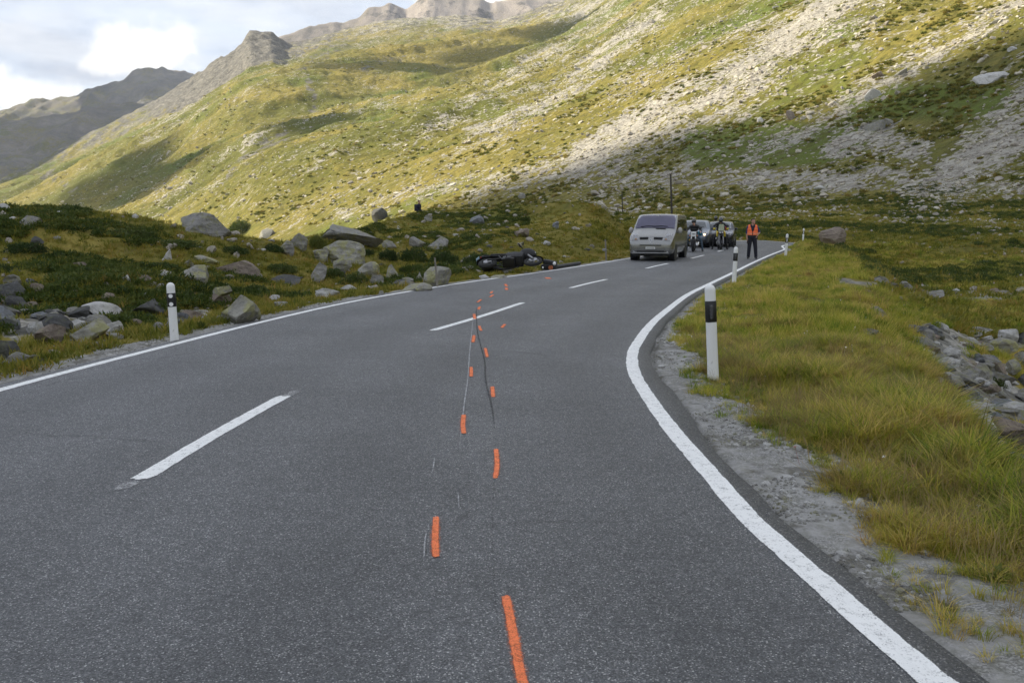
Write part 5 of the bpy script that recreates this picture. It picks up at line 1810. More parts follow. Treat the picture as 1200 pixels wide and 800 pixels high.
def pole(px, pyb, pyt, r, mat, label, name, cat, lean=0.0, rmin=2.5, taper=.8, cap=False, base=None):
    p = hit(px, pyb, rmin=rmin) if base is None else base
    dep = p.y * math.cos(PITCH) - (p.z - EYE) * math.sin(PITCH)
    h = (pyb - pyt) * dep / 1000.0
    t = thing(name, label, cat, (p.x, p.y, p.z - .1))
    mb = MB(); lx = lean * dep / 1000.0
    mb.cyl((0, 0, 0), (lx * .5, 0, h * .5 + .1), r, r * (1 + taper) / 2, 10); mb.cyl((lx * .5, 0, h * .5 + .1), (lx, 0, h + .1), r * (1 + taper) / 2, r * taper, 10)
    mb.build('shaft', mat, t)
    return t, h, lx


t, h, lx = pole(513, 338, 302, .028, M_WOOD, 'thin grey wooden stake leaning before the cracked lichen boulder', 'stake', 'stake', -3)
t, h, lx = pole(710.5, 305, 281, .045, M_WOOD, 'pale wooden snow stake with a small grey plate left of the van', 'snow_stake', 'stake', -1.5)
mb = MB(); mb.box((lx * .7 - .06, -.05, h * .62), (.16, .015, .11), bev=.004); mb.build('plate', M_STEEL, t)
pole(729.5, 251, 226, .10, M_DARKWOOD, 'short dark utility pole on the meadow left of the van', 'utility_pole', 'pole', -1.0, rmin=85)
pole(787.5, 257, 205, .13, M_DARKWOOD, 'tall dark utility pole rising behind the van', 'utility_pole', 'pole', -3.0, rmin=85)

# black pipe with an orange end in the grass by the road
a, b_ = gnd(657, 314.0, .06), gnd(690, 308.8, .06)
mid = (a + b_) / 2
t = thing('pipe', 'dark grey pipe with an orange end lying along the left road edge', 'pipe', mid + Vector((-.35, .2, 0)))
d = (b_ - a)
mb = MB(); mb.cyl(-d * .40, d * .5, .075, .068, 18); mb.build('tube', simple_mat('dark_grey_pipe', (.045, .046, .05), .6), t)
mb = MB(); mb.cyl(-d * .5, -d * .402, .080, .078, 18); mb.build('collar', simple_mat('faded_orange_plastic', (.42, .13, .05), .6), t)

# ------------------------------------------------------------------ vehicles
def silver_paint(name, col, rough=.3, metal=.55):
    m, nt, b = new_mat(name)
    co = nt.objco()
    nt.put(b.inputs['Base Color'], nt.mix(nt.noise(co, 3, 3), tuple(x * .94 for x in col), tuple(x * 1.05 for x in col)))
    b.inputs['Metallic'].default_value = metal
    sepz = nt.node('ShaderNodeSeparateXYZ'); nt.put(sepz.inputs[0], co)
    b.inputs['Roughness'].default_value = rough
    b.inputs['Coat Weight'].default_value = .5
    b.inputs['Coat Roughness'].default_value = .08
    nt.put(b.inputs['Normal'], nt.bump(nt.noise(co, 900, 2), .05, .001))
    return m


def coloured_glass(name, col, rough=.05, metal=0.0):
    m, nt, b = new_mat(name)
    nt.put(b.inputs['Base Color'], nt.mix(nt.noise(nt.objco(), 1.6, 4), tuple(x * .75 for x in col), tuple(x * 1.2 for x in col)))
    b.inputs['Roughness'].default_value = rough
    b.inputs['Specular IOR Level'].default_value = .8
    b.inputs['Metallic'].default_value = metal
    b.inputs['Coat Weight'].default_value = 1.0
    b.inputs['Coat Roughness'].default_value = .03
    return m


G_PURPLE = coloured_glass('violet_reflection_glass', (.16, .15, .25), .05)  # the sky's violet reflection is painted into this base colour
G_DARK = coloured_glass('dark_window', (.018, .020, .024))
G_GREEN = coloured_glass('pale_windscreen', (.15, .17, .18), .1)
M_LAMP = coloured_glass('clear_headlamp', (.62, .62, .63), .15)
M_LAMPIN = simple_mat('headlamp_bowl', (.38, .38, .40), .2, .8)


class Body:
    """car body: rings along its length; x right, y back (front at 0), z up"""

    def __init__(self, stations, belt, tumble, n=9):
        self.st = stations            # y, z_bottom, z_top, half_width
        self.belt = belt; self.tumble = tumble

    def at(self, y):
        a = np.array(self.st)
        return [np.interp(y, a[:, 0], a[:, k]) for k in (1, 2, 3)]

    def half(self, y, z):
        zb, zt, w = self.at(y)
        k = np.clip((z - self.belt) / max(.05, self.ztmax - self.belt), 0, 1)
        lo = np.clip((z - zb) / .18, 0, 1)
        return w * (1 - self.tumble * k ** 1.25) * (.93 + .07 * lo)

    @property
    def ztmax(self):
        return max(s[2] for s in self.st)

    def ring(self, y):
        zb, zt, w = self.at(y)
        R = min(.085, (zt - zb) * .3)
        pts = [(0, zb), (self.half(y, zb) - .10, zb)]
        zs = np.linspace(zb + .05, zt - R, 9)
        pts += [(self.half(y, z), z) for z in zs]
        hw = self.half(y, zt - R)
        for a in (.35, .75, 1.15):
            pts.append((hw - R * (1 - math.cos(a)) * 1.0, zt - R + R * math.sin(a)))
        xe = pts[-1][0]; ze = pts[-1][1]
        for f in (.85, .6, .3, 0):
            pts.append((xe * f, zt + .035 * (1 - f * f) * w - (zt - ze) * max(0, (f - .85) / .15) * 0 - .0))
        right = [(x, y, z) for x, z in pts]
        left = [(-x, y, z) for x, z in pts[-2:0:-1]]
        return right + left

    def build(self, mat, parent, ys):
        mb = MB()
        vs = mb.grid([self.ring(y) for y in ys], True)
        mb.b.faces.new(vs[0]); mb.b.faces.new(vs[-1])
        return mb.build('body', mat, parent, ang=40)

    def top(self, x, y):
        zb, zt, w = self.at(y)
        R = min(.085, (zt - zb) * .3)
        hw = self.half(y, zt - R)
        ax = abs(x)
        crown = .035 * w
        if ax < hw - R * .6:
            return zt + crown * (1 - (ax / max(hw - R * .6, .1)) ** 2)
        k = min(1, (ax - (hw - R)) / R)
        return zt - R + R * math.sqrt(max(0, 1 - k * k))

    def skin_top(self, outline, lift, name, mat, parent, nx=10, ny=8):
        """panel lying on the upper surface; outline(v)-> (y, x0, x1)"""
        mb = MB(); rows = []
        for v in np.linspace(0, 1, ny):
            y, x0, x1 = outline(v)
            r = []
            for u in np.linspace(0, 1, nx):
                x = x0 + (x1 - x0) * u
                e = .03
                dz = (self.top(x, y + e) - self.top(x, y - e)) / (2 * e)
                nrm = Vector((0, -dz, 1)).normalized()
                r.append(Vector((x, y, self.top(x, y))) + nrm * lift)
            rows.append(r)
        mb.grid(rows)
        bmesh.ops.solidify(mb.b, geom=mb.b.faces[:], thickness=-.012)
        return mb.build(name, mat, parent)

    def skin_side(self, sgn, outline, lift, name, mat, parent, ny=8, nz=6):
        """panel on the flank; outline(u) -> (y, z0, z1)"""
        mb = MB(); rows = []
        for u in np.linspace(0, 1, ny):
            y, z0, z1 = outline(u)
            rows.append([(sgn * (self.half(y, z) + lift), y, z) for z in np.linspace(z0, z1, nz)])
        mb.grid(rows)
        bmesh.ops.solidify(mb.b, geom=mb.b.faces[:], thickness=.012 * -1)
        return mb.build(name, mat, parent)


def wheel(parent, x, y, r, w, rim_mat=None):
    mb = MB(); s = 1 if x > 0 else -1
    mb.torus((0, 0, 0), r - w * .32, w * .34, 'X', 30, 10, 1.45)
    t = mb.build('wheel', M_RUBBER, parent); t.location = (x, y, r)
    mb = MB()
    mb.cyl((s * -.02, 0, 0), (s * w * .34, 0, 0), r * .64, r * .60, 24)
    for k in range(5):
        a = k * math.tau / 5
        mb.box((s * w * .36, math.cos(a) * r * .33, math.sin(a) * r * .33), (.03, .05, r * .6), rot=Matrix.Rotation(a - math.pi / 2, 3, 'X'))
    mb.build('rim', rim_mat or M_ALU, t)
    return t


def arch(parent, x, y, r, mat=None):
    mb = MB(); s = 1 if x > 0 else -1
    mb.cyl((x - s * .30, y, r), (x, y, r), r * 1.20, r * 1.20, 28)
    return mb.build('wheel_arch', M_BLACK, parent)


# ---- silver van ----
vp = gnd(762, 306.5)
VAN_ROT = rad(-19)
van = thing('van', 'silver-grey van with a violet reflecting windscreen, first in the waiting line', 'van', (vp.x, vp.y, road_z(vp.x, vp.y) + .01), VAN_ROT)
SILV = silver_paint('warm_silver_paint', (.285, .283, .275), .26, .80)
VB = Body([(-.02, .40, .70, .80), (.0, .33, .80, .86), (.05, .28, .90, .90), (.14, .26, .985, .925), (.30, .25, 1.07, .945), (.55, .25, 1.17, .95), (.80, .25, 1.265, .95),
           (.90, .25, 1.31, .95), (1.25, .25, 1.57, .95), (1.60, .25, 1.825, .95), (1.80, .25, 1.925, .95), (2.1, .26, 1.955, .95), (3.4, .27, 1.965, .95), (4.4, .28, 1.945, .94), (4.68, .32, 1.90, .92), (4.76, .40, 1.80, .86)], 1.05, .105)
VB.build(SILV, van, [-.02, 0, .05, .14, .22, .30, .42, .55, .68, .80, .90, 1.02, 1.14, 1.25, 1.37, 1.48, 1.6, 1.7, 1.8, 1.95, 2.1, 2.8, 3.4, 4.0, 4.4, 4.68, 4.76])
ws = VB.skin_top(lambda v: (.955 + .80 * v, -(.845 - .055 * v), .845 - .055 * v), .012, 'windscreen', G_PURPLE, van, 12, 12)
mb = MB()
for s, y0 in ((-.62, 1.0), (-.05, .99)):
    mb.tube([(s, .985, VB.top(s, .985) + .035), (s + .32, 1.03, VB.top(s + .3, 1.03) + .035), (s + .60, 1.0, VB.top(s + .6, 1.0) + .035)], .014, 6)
mb.build('wiper', M_BLACK, van)
VB.skin_top(lambda v: (.865 + .06 * v, .06, .48), .014, 'scuttle_vent', M_BLACK, van, 8, 3)
mb = MB(); mb.box((.0, 1.66, VB.top(0, 1.66) + .035), (.10, .04, .07), bev=.01); mb.build('sensor_housing', M_PLATE, ws)
for s in (-1, 1):
    hl = VB.skin_top(lambda v: (.025 + .42 * v, s * (.53 + .09 * v), s * (.80 + .055 * v)), .018, 'headlight', M_LAMP, van, 8, 8)
    mb = MB(); z = VB.top(s * .68, .22)
    mb.ball((s * .70, .22, z + .0), (.10, .08, .09), 2); mb.build('lamp_bowl', M_LAMPIN, hl)
    VB.skin_top(lambda v: (.03 + .03 * v, s * (.60 - .01 * v), s * (.68)), .030, 'indicator', simple_mat('pale_amber_lens', (.55, .33, .20), .25), hl, 4, 3)
    VB.skin_top(lambda v: (.035 + .075 * v, s * .12, s * (.47 + .03 * v)), .020, 'grille_half', M_BLACK, van, 8, 4)
    # fog lamp
    mb = MB(); mb.cyl((s * .70, .06, .43), (s * .70, .035 - .05, .43), .055, .05, 16); mb.build('fog_lamp', M_LAMP, van)
    # door mirror
    mb = MB(); mb.ball((s * 1.06, 1.12, 1.27), (.105, .085, .14), 2); mb.tube([(s * .93, 1.15, 1.2), (s * 1.03, 1.13, 1.24)], .03)
    mr = mb.build('door_mirror', simple_mat('pale_mirror_shell', (.36, .35, .33), .35), van)
    mb = MB(); mb.cyl((s * 1.06, 1.16, 1.27), (s * 1.06, 1.21, 1.27), .09, .08, 16); mb.build('mirror_glass', G_DARK, mr)
    # side glass
    VB.skin_side(s, lambda u: (1.28 + .80 * u, 1.20, min(1.70, 1.36 + .55 * u)), .010, 'front_side_window', G_DARK, van)
    VB.skin_side(s, lambda u: (2.20 + 1.02 * u, 1.22, 1.74), .010, 'middle_side_window', G_DARK, van)
    VB.skin_side(s, lambda u: (3.36 + .98 * u, 1.22, 1.73), .010, 'rear_side_window', G_DARK, van)
    for y0 in (1.12, 2.13, 3.29):
        VB.skin_side(s, lambda u: (y0 + .012 * u, .45, 1.15), .004, 'door_seam', M_BLACK, van, 2, 8)
    VB.skin_side(s, lambda u: (1.05 + 3.2 * u, .56, .66), .014, 'rub_strip', simple_mat('dull_grey_plastic', (.20, .20, .195), .6), van, 14, 3)
    mb = MB(); mb.box((s * .955, 1.98, 1.05), (.03, .16, .035), bev=.008); mb.box((s * .955, 2.42, 1.05), (.03, .16, .035), bev=.008); mb.build('door_handle', SILV, van)
    for yy in (.82, 3.92):
        arch(van, s * .952, yy, .33)
        wheel(van, s * .845, yy, .325, .22)
# diamond badge between the grille halves
mb = MB()
for dx, dz in ((0, 1),):
    o = [(0, .10), (.065, 0), (0, -.10), (-.065, 0)]; ii = [(0, .055), (.034, 0), (0, -.055), (-.034, 0)]
    yb = .02
    A = [mb.b.verts.new((x, -.015 + .25 * (z + .1) - .01, .86 + z)) for x, z in o]; B = [mb.b.verts.new((x, -.02 + .25 * (z + .1) - .01, .86 + z)) for x, z in ii]
    for k in range(4):
        mb.b.faces.new((A[k], A[(k + 1) % 4], B[(k + 1) % 4], B[k]))
    bmesh.ops.solidify(mb.b, geom=mb.b.faces[:], thickness=.03)
mb.build('diamond_badge', M_CHROME, van)
mb = MB(); mb.box((0, -.025, .66), (.92, .05, .045), bev=.015); mb.build('upper_intake', M_BLACK, van)
mb = MB(); mb.box((0, -.0, .40), (1.18, .09, .11), bev=.03); mb.build('lower_intake', M_BLACK, van)
mb = MB()
mb.box((0, .0, .335), (1.55, .10, .05), bev=.02); mb.build('bumper_lip', SILV, van)
mb = MB(); mb.box((0, -.045, .545), (.40, .02, .085), bev=.004); pl = mb.build('number_plate', M_PLATE, van)
mb = MB()
for k in range(7):
    mb.box((-.135 + k * .045, -.057, .545), (.022, .004, .042))
mb.build('plate_print', M_PRINT, pl)
mb = MB(); mb.cyl((.70, .9, 1.96), (.70, 1.0, 2.2), .006, .004, 6); mb.build('aerial', M_BLACK, van)
mb = MB(); mb.box((0, 2.3, .24), (1.5, 4.0, .10)); mb.build('underbody', M_BLACK, van)


def car(label, cat, pos, rot, paint, glass, plate, lower_dark, name):
    t = thing(name, label, cat, pos, rot)
    B = Body([(-.02, .40, .58, .66), (.02, .30, .66, .76), (.10, .22, .74, .83), (.25, .20, .80, .88), (.60, .20, .88, .90), (1.05, .20, .955, .90), (1.15, .20, 1.0, .90), (1.6, .20, 1.27, .90),
              (1.95, .20, 1.42, .89), (2.4, .20, 1.47, .89), (3.2, .20, 1.45, .89), (3.8, .22, 1.30, .88), (4.15, .25, 1.05, .86), (4.3, .32, .95, .80)], .92, .22)
    B.build(paint, t, [-.02, .02, .1, .17, .25, .4, .6, .8, 1.05, 1.15, 1.3, 1.45, 1.6, 1.8, 1.95, 2.4, 3.2, 3.8, 4.15, 4.3])
    B.skin_top(lambda v: (1.20 + .66 * v, -(.70 - .10 * v), .70 - .10 * v), .012, 'windscreen', glass, t, 10, 8)
    for s in (-1, 1):
        hl = B.skin_top(lambda v: (.05 + .26 * v, s * (.48 + .08 * v), s * (.74 + .06 * v)), .016, 'headlight', M_LAMP, t, 6, 5)
        mb = MB(); mb.ball((s * .64, .10, B.top(s * .64, .14) + .0), (.07, .05, .05), 2); mb.build('lamp_bowl', M_LAMPIN, hl)
        mb = MB(); mb.ball((s * .99, 1.45, 1.05), (.09, .07, .07), 2); mb.tube([(s * .86, 1.45, 1.0), (s * .95, 1.45, 1.03)], .025); mb.build('door_mirror', paint, t)
        B.skin_side(s, lambda u: (1.55 + .75 * u, .98, min(1.36, 1.10 + .42 * u)), .010, 'front_side_window', G_DARK, t)
        B.skin_side(s, lambda u: (2.38 + .85 * u, .98, 1.36), .010, 'rear_side_window', G_DARK, t)
        for yy in (.78, 3.35):
            arch(t, s * .905, yy, .31); wheel(t, s * .80, yy, .31, .20)
    mb = MB(); mb.box((0, .015, .62), (.80, .06, .11), bev=.02); g = mb.build('grille', M_BLACK, t)
    mb = MB(); mb.cyl((0, -.02, .63), (0, -.035, .63), .05, .05, 20); mb.build('round_badge', M_CHROME, g)
    mb = MB(); mb.box((0, .02, .33), (1.45, .10, .17 if lower_dark else .10), bev=.03); mb.build('lower_intake', M_BLACK, t)
    mb = MB(); mb.box((0, -.035, .49), (.46, .02, .10), bev=.004); pl = mb.build('number_plate', plate, t)
    mb = MB()
    for k in range(6):
        mb.box((-.15 + k * .06, -.047, .49), (.03, .004, .05))
    mb.build('plate_print', M_PRINT, pl)
    mb = MB(); mb.tube([(-.55, 1.2, B.top(.5, 1.2) + .03), (-.1, 1.24, B.top(.1, 1.24) + .035)], .012, 6); mb.tube([(.0, 1.2, B.top(0, 1.2) + .03), (.5, 1.24, B.top(.5, 1.24) + .035)], .012, 6); mb.build('wiper', M_BLACK, t)
    mb = MB(); mb.box((0, 2.1, .20), (1.4, 3.6, .10)); mb.build('underbody', M_BLACK, t)
    return t


p = gnd(812, 291.5, .12)
c1 = car('silver-blue car half hidden behind the van, with one headlight shining', 'car', (p.x, p.y, on_road(p.x, p.y) + .01), rad(-16), silver_paint('silver_blue_paint', (.17, .19, .22), .28, .6), G_GREEN, M_YPLATE, True, 'car')
for ch in c1.children:
    if ch.name.startswith('number_plate'):
        ch.location.x = -.42; ch.location.z = -.07
c1.scale = (1.0, 1.0, 1.04)
mb = MB(); mb.ball((.63, -.02, .70), (.055, .04, .05), 2)
mb.build('lit_bulb', simple_mat('lit_headlamp', (.9, .7, .45), .3, emit=((1.0, .66, .35), 3.0)), c1)
p = gnd(841, 289.2, .18)
car('black car with a white number plate, behind the two motorcycles', 'car', (p.x, p.y, on_road(p.x, p.y) + .01), rad(-17), silver_paint('black_car_paint', (.012, .013, .016), .22, .2), G_GREEN, M_PLATE, False, 'car')
# ------------------------------------------------------------------ motorcycles (x right, front toward -y, z up)
def mc_wheel(parent, y, r, w, spokes=True, disc=True):
    mb = MB(); mb.torus((0, 0, 0), r - w * .5, w * .5, 'X', 30, 10, .95)
    t = mb.build('wheel', M_RUBBER, parent); t.location = (0, y, r)
    mb = MB(); mb.torus((0, 0, 0), r - w * 1.05, .018, 'X', 28, 8, 1.6)
    mb.cyl((-.06, 0, 0), (.06, 0, 0), .05, .05, 14)
    for k in range(10):
        a = k * math.tau / 10
        mb.tube([(.03 * (-1) ** k, math.cos(a) * .04, math.sin(a) * .04), (0, math.cos(a + .2) * (r - w), math.sin(a + .2) * (r - w))], .007, 5)
    mb.build('rim', M_ALU, t)
    if disc:
        mb = MB()
        for s in (-1, 1):
            mb.cyl((s * .075, 0, 0), (s * .080, 0, 0), .14, .14, 24)
        mb.build('brake_disc', M_STEEL, t)
    return t


def motorcycle(label, pos, rot, style, paint, accent, roll=0.0, group=None, pitch=0.0):
    t = thing('motorcycle', label, 'motorcycle', pos, rot)
    fy, ry = -.75, .75
    fr = .31 if style != 'adventure' else .34
    mc_wheel(t, fy, fr, .125 if style != 'chopper' else .15); mc_wheel(t, ry, .315, .17)
    head = Vector((0, -.42, .88)) if style != 'adventure' else Vector((0, -.42, .98))
    mb = MB()
    for s in (-1, 1):
        mb.tube([(s * .105, fy, fr), (s * .105, head.y + (fy - head.y) * .45, fr + (head.z - fr) * .55)], .036, 12)
        mb.tube([(s * .105, head.y + (fy - head.y) * .45, fr + (head.z - fr) * .55), (s * .105, head.y + .01, head.z + .06)], .026, 12)
    mb.box((0, head.y + .02, head.z - .02), (.27, .07, .04), bev=.01); mb.box((0, head.y - .06, head.z - .20), (.27, .07, .035), bev=.01)
    mb.build('fork', M_BLACK if style == 'chopper' else M_STEEL, t)
    mb = MB()
    rows = []
    for a in np.linspace(-.5, 1.5, 9):
        rr = fr + .03
        rows.append([(x, fy - math.sin(a) * rr * -1 * -1, fr + math.cos(a) * rr - (.02 if abs(x) > .05 else 0)) for x in (-.075, -.05, 0, .05, .075)])
    mb.grid(rows); bmesh.ops.solidify(mb.b, geom=mb.b.faces[:], thickness=.006)
    if style == 'adventure':
        mb.box((0, fy - .12, .74), (.15, .62, .03), bev=.012, rot=Matrix.Rotation(-.22, 3, 'X'))
    mb.build('front_mudguard', paint if style != 'chopper' else M_BLACK, t)
    # handlebar with grips, levers and mirrors
    hz = head.z + (.16 if style != 'touring' else .12)
    hw = .42 if style != 'touring' else .38
    mb = MB(); mb.tube([(-hw, head.y + .20, hz), (-.20, head.y + .10, hz + .02), (-.05, head.y + .03, hz - .06), (.05, head.y + .03, hz - .06), (.20, head.y + .10, hz + .02), (hw, head.y + .20, hz)], .014, 8)
    hb_ = mb.build('handlebar', M_CHROME if style == 'chopper' else M_BLACK, t)
    mb = MB()
    for s in (-1, 1):
        mb.tube([(s * hw, head.y + .20, hz), (s * (hw - .13), head.y + .155, hz + .007)], .021, 10)
    mb.build('grip', M_RUBBER, hb_)
    for s in (-1, 1):
        mb = MB(); mb.tube([(s * (hw - .15), head.y + .14, hz), (s * (hw - .08), head.y + .08, hz + .15)], .008, 6)
        mb.ball((s * (hw - .07), head.y + .08, hz + .18), (.075, .02, .05), 2); mb.build('mirror', M_BLACK, hb_)
    # frame and engine
    mb = MB()
    for s in (-1, 1):
        mb.tube([(s * .05, head.y + .02, head.z - .12), (s * .13, -.20, .40), (s * .13, .25, .30), (s * .13, .42, .62), (s * .08, -.1, .74), (s * .05, head.y + .02, head.z - .05)], .020, 8)
        mb.tube([(s * .10, .40, .66), (s * .10, .95, .80)], .016, 8)
        mb.tube([(s * .12, .34, .40), (s * .12, ry, .315)], .028, 8)
    mb.build('frame', M_BLACK if style != 'adventure' else M_STEEL, t)
    mb = MB(); mb.box((0, .05, .38), (.34, .42, .26), bev=.05)
    for s in (-1, 1):
        for k in range(5):
            mb.cyl((s * .0, -.10 + s * .09, .48 + k * .035), (s * .0, -.10 + s * .09, .50 + k * .035), .085, .085, 14)
        mb.cyl((s * .17, .06, .36), (s * .20, .06, .36), .12, .10, 18)
    mb.build('engine', M_STEEL if style != 'touring' else M_BLACK, t)
    mb = MB(); mb.tube([(.12, -.20, .50), (.17, -.26, .34), (.19, .10, .24), (.20, .30, .27)], .024, 8); mb.cyl((.20, .30, .28), (.22, .98, .42), .05, .055, 14); mb.build('exhaust', M_CHROME if style == 'chopper' else M_BLACK, t)
    # tank, seat, tail
    mb = MB(); tz = .80 if style != 'adventure' else .90
    mb.ball((0, -.08, tz), (.17, .34, .14), 3); mb.build('fuel_tank', paint, t)
    mb = MB(); mb.box((0, .42, tz - .02), (.27, .62, .09), bev=.04, rot=Matrix.Rotation(.05, 3, 'X')); mb.build('seat', simple_mat('black_vinyl_seat', (.016, .016, .016), .7), t)
    mb = MB(); mb.box((0, .88, tz - .04), (.18, .32, .09), bev=.035, rot=Matrix.Rotation(.18, 3, 'X')); tl = mb.build('tail', paint, t)
    mb = MB(); mb.box((0, 1.05, tz - .02), (.12, .03, .05), bev=.008); mb.build('tail_lamp', M_RED, tl)
    mb = MB()
    rows = [[(x, ry + math.sin(a) * .37, .315 + math.cos(a) * .37) for x in (-.09, 0, .09)] for a in np.linspace(-.4, 1.5, 9)]
    mb.grid(rows); bmesh.ops.solidify(mb.b, geom=mb.b.faces[:], thickness=.006); mb.build('rear_mudguard', M_BLACK, t)
    for s in (-1, 1):
        mb = MB(); mb.tube([(s * .14, .10, .32), (s * .28, .10, .31)], .016, 8); mb.build('footrest', M_RUBBER, t)
        mb = MB(); mb.tube([(s * .10, head.y - .05, head.z - .05), (s * .17, head.y - .08, head.z - .05)], .008, 6); mb.ball((s * .19, head.y - .09, head.z - .05), .03, 2); mb.build('indicator', M_AMBER, t)
    if style == 'chopper':
        mb = MB(); mb.box((0, head.y - .10, head.z + .03), (.27, .03, .26), bev=.012, rot=Matrix.Rotation(-.18, 3, 'X')); pl = mb.build('white_front_plate', M_PLATE, t)
        mb = MB()
        for k, xx in enumerate((-.07, 0, .07)):
            mb.box((xx, head.y - .125, head.z + .045), (.03, .008, .085), rot=Matrix.Rotation(-.18, 3, 'X'))
        mb.build('plate_print', M_PRINT, pl)
        for s in (-1, 1):
            mb = MB(); mb.box((s * .105, head.y - .13, head.z - .20), (.055, .03, .24), bev=.01, rot=Matrix.Rotation(-.3, 3, 'X')); mb.build('fork_cover', M_PLATE, t)
    elif style == 'adventure':
        mb = MB(); mb.ball((0, head.y - .12, head.z - .04), (.13, .11, .17), 2); mb.box((0, head.y - .17, head.z - .22), (.07, .24, .05), bev=.02, rot=Matrix.Rotation(.3, 3, 'X')); fa = mb.build('front_fairing', M_BLACK, t)
        for s in (-1, 1):
            mb = MB(); mb.cyl((s * .06, head.y - .20, head.z - .03), (s * .06, head.y - .245, head.z - .03), .055, .05, 16); mb.build('headlight', M_LAMP, fa)
            mb = MB(); mb.box((s * .20, -.28, .88), (.10, .42, .26), bev=.045, rot=Matrix.Rotation(.25, 3, 'X')); mb.build('yellow_side_panel', accent, t)
            mb = MB(); mb.box((s * .37, .72, .66), (.22, .44, .38), bev=.05); mb.build('pannier', M_BLACK, t)
            mb = MB(); mb.box((s * .36, head.y + .12, hz + .01), (.13, .05, .10), bev=.02); mb.build('hand_guard', accent, hb_)
        mb = MB()
        rows = [[(x, head.y - .20 + .06 * v + x * x * 1.6, head.z + .06 + .36 * v) for x in np.linspace(-.17 + .05 * v, .17 - .05 * v, 7)] for v in np.linspace(0, 1, 6)]
        mb.grid(rows); bmesh.ops.solidify(mb.b, geom=mb.b.faces[:], thickness=.005)
        gm, gnt, gb = new_mat('clear_windshield'); gb.inputs['Base Color'].default_value = (.75, .78, .62, 1); gb.inputs['Roughness'].default_value = .1; gb.inputs['Transmission Weight'].default_value = .55; gb.inputs['IOR'].default_value = 1.2
        mb.build('windshield', gm, t)
    else:
        mb = MB(); mb.ball((0, head.y - .08, head.z - .02), (.24, .30, .24), 3); mb.box((0, -.12, .55), (.42, .62, .42), bev=.10); fa = mb.build('fairing', paint, t)
        mb = MB(); mb.box((0, head.y - .33, head.z - .02), (.22, .06, .10), bev=.03); mb.build('headlight', M_LAMP, fa)
        mb = MB()
        rows = [[(x, head.y - .16 + .12 * v + x * x * 1.2, head.z + .12 + .30 * v) for x in np.linspace(-.2, .2, 7)] for v in np.linspace(0, 1, 6)]
        mb.grid(rows); bmesh.ops.solidify(mb.b, geom=mb.b.faces[:], thickness=.006); mb.build('windshield', G_DARK, t)
        mb = MB(); mb.box((.36, .72, .60), (.24, .52, .40), bev=.07); mb.build('pannier', WRECK, t)
        mb = MB(); mb.box((0, 1.13, .62), (.19, .015, .22), bev=.003, rot=Matrix.Rotation(.25, 3, 'X')); mb.build('number_plate', accent, t)
    if roll or pitch:
        t.rotation_mode = 'QUATERNION'
        t.rotation_quaternion = (Matrix.Rotation(rot, 3, 'Z') @ Matrix.Rotation(pitch, 3, 'X') @ Matrix.Rotation(roll, 3, 'Y')).to_quaternion()
    return t


P_YEL = simple_mat('yellow_paint', (.62, .50, .02), .3, coat=.4)
p1 = gnd(812.5, 297.2); p1.z = on_road(p1.x, p1.y)
M1R = rad(-14)
motorcycle('black chopper motorcycle with a white front plate standing beside the silver-blue car', p1, M1R, 'chopper', M_BLACK2, M_PLATE)
p2 = gnd(843.5, 292.8, .10); p2.z = on_road(p2.x, p2.y)
M2R = rad(-9)
motorcycle('yellow and black touring enduro motorcycle in front of the black car', p2, M2R, 'adventure', M_BLACK2, P_YEL)
# the wreck in the roadside grass
WRECK = simple_mat('scraped_black_paint', (.012, .012, .013), .6)
wp = hit(598, 321)
W = motorcycle('wrecked black motorcycle lying on its side in the roadside grass', wp + Vector((-.05, .30, .42)), rad(80), 'touring', WRECK, simple_mat('pale_blue_plate', (.40, .55, .66), .4), roll=rad(70), pitch=rad(-3))
W.scale = (1.04, 1.04, 1.04)
W.location.z = th(W.location.x, W.location.y) + .24

# torn-off luggage case in the grass
hp = hit(644, 317)
hl = thing('luggage_case', 'black motorcycle case with white reflectors lying in the grass beside the wreck', 'luggage case', hp + Vector((0, .22, -.02)), rad(-12))
mb = MB(); mb.box((0, 0, .13), (.58, .40, .24), bev=.09); mb.build('shell', WRECK, hl)
mb = MB(); mb.box((.02, .02, .30), (.50, .36, .16), bev=.075, rot=Matrix.Rotation(.18, 3, 'Y')); mb.build('lid', WRECK, hl)
mb = MB(); mb.ball((.21, -.17, .27), (.06, .04, .065), 2); mb.build('white_reflector', M_REFLECT, hl)
mb = MB(); mb.ball((-.20, -.19, .12), (.035, .03, .04), 2); mb.build('white_reflector', M_REFLECT, hl)
mb = MB(); mb.tube([(-.12, -.21, .20), (-.10, -.25, .21), (.10, -.25, .21), (.12, -.21, .20)], .012, 6); mb.build('handle', M_BLACK, hl)

# ------------------------------------------------------------------ people
SKIN = simple_mat('skin', (.48, .27, .19), .55, var=.08)
HAIR = simple_mat('dark_hair', (.025, .018, .014), .7, var=.3, scale=60)
NAVY = simple_mat('navy_uniform_trousers', (.013, .014, .022), .85, var=.25, scale=20)
BLUE = simple_mat('blue_shirt', (.022, .035, .15), .8, var=.2, scale=20)
DKBLUE = simple_mat('dark_undershirt', (.012, .014, .035), .8, var=.2)
BOOT = simple_mat('black_boots', (.012, .011, .010), .5)
HIVIS = simple_mat('orange_hi_vis_cloth', (.95, .19, .06), .7, var=.08, scale=10)
SILVERT = simple_mat('silver_reflective_tape', (.85, .42, .28), .35)
LEATHER = simple_mat('black_motorcycle_jacket', (.012, .012, .013), .5, var=.3, scale=18)
JEANS = simple_mat('faded_blue_jeans', (.075, .11, .15), .85, var=.3, scale=24)
DARKP = simple_mat('black_riding_trousers', (.014, .014, .016), .7, var=.3, scale=24)
GLOVE = simple_mat('black_gloves', (.015, .014, .014), .6)


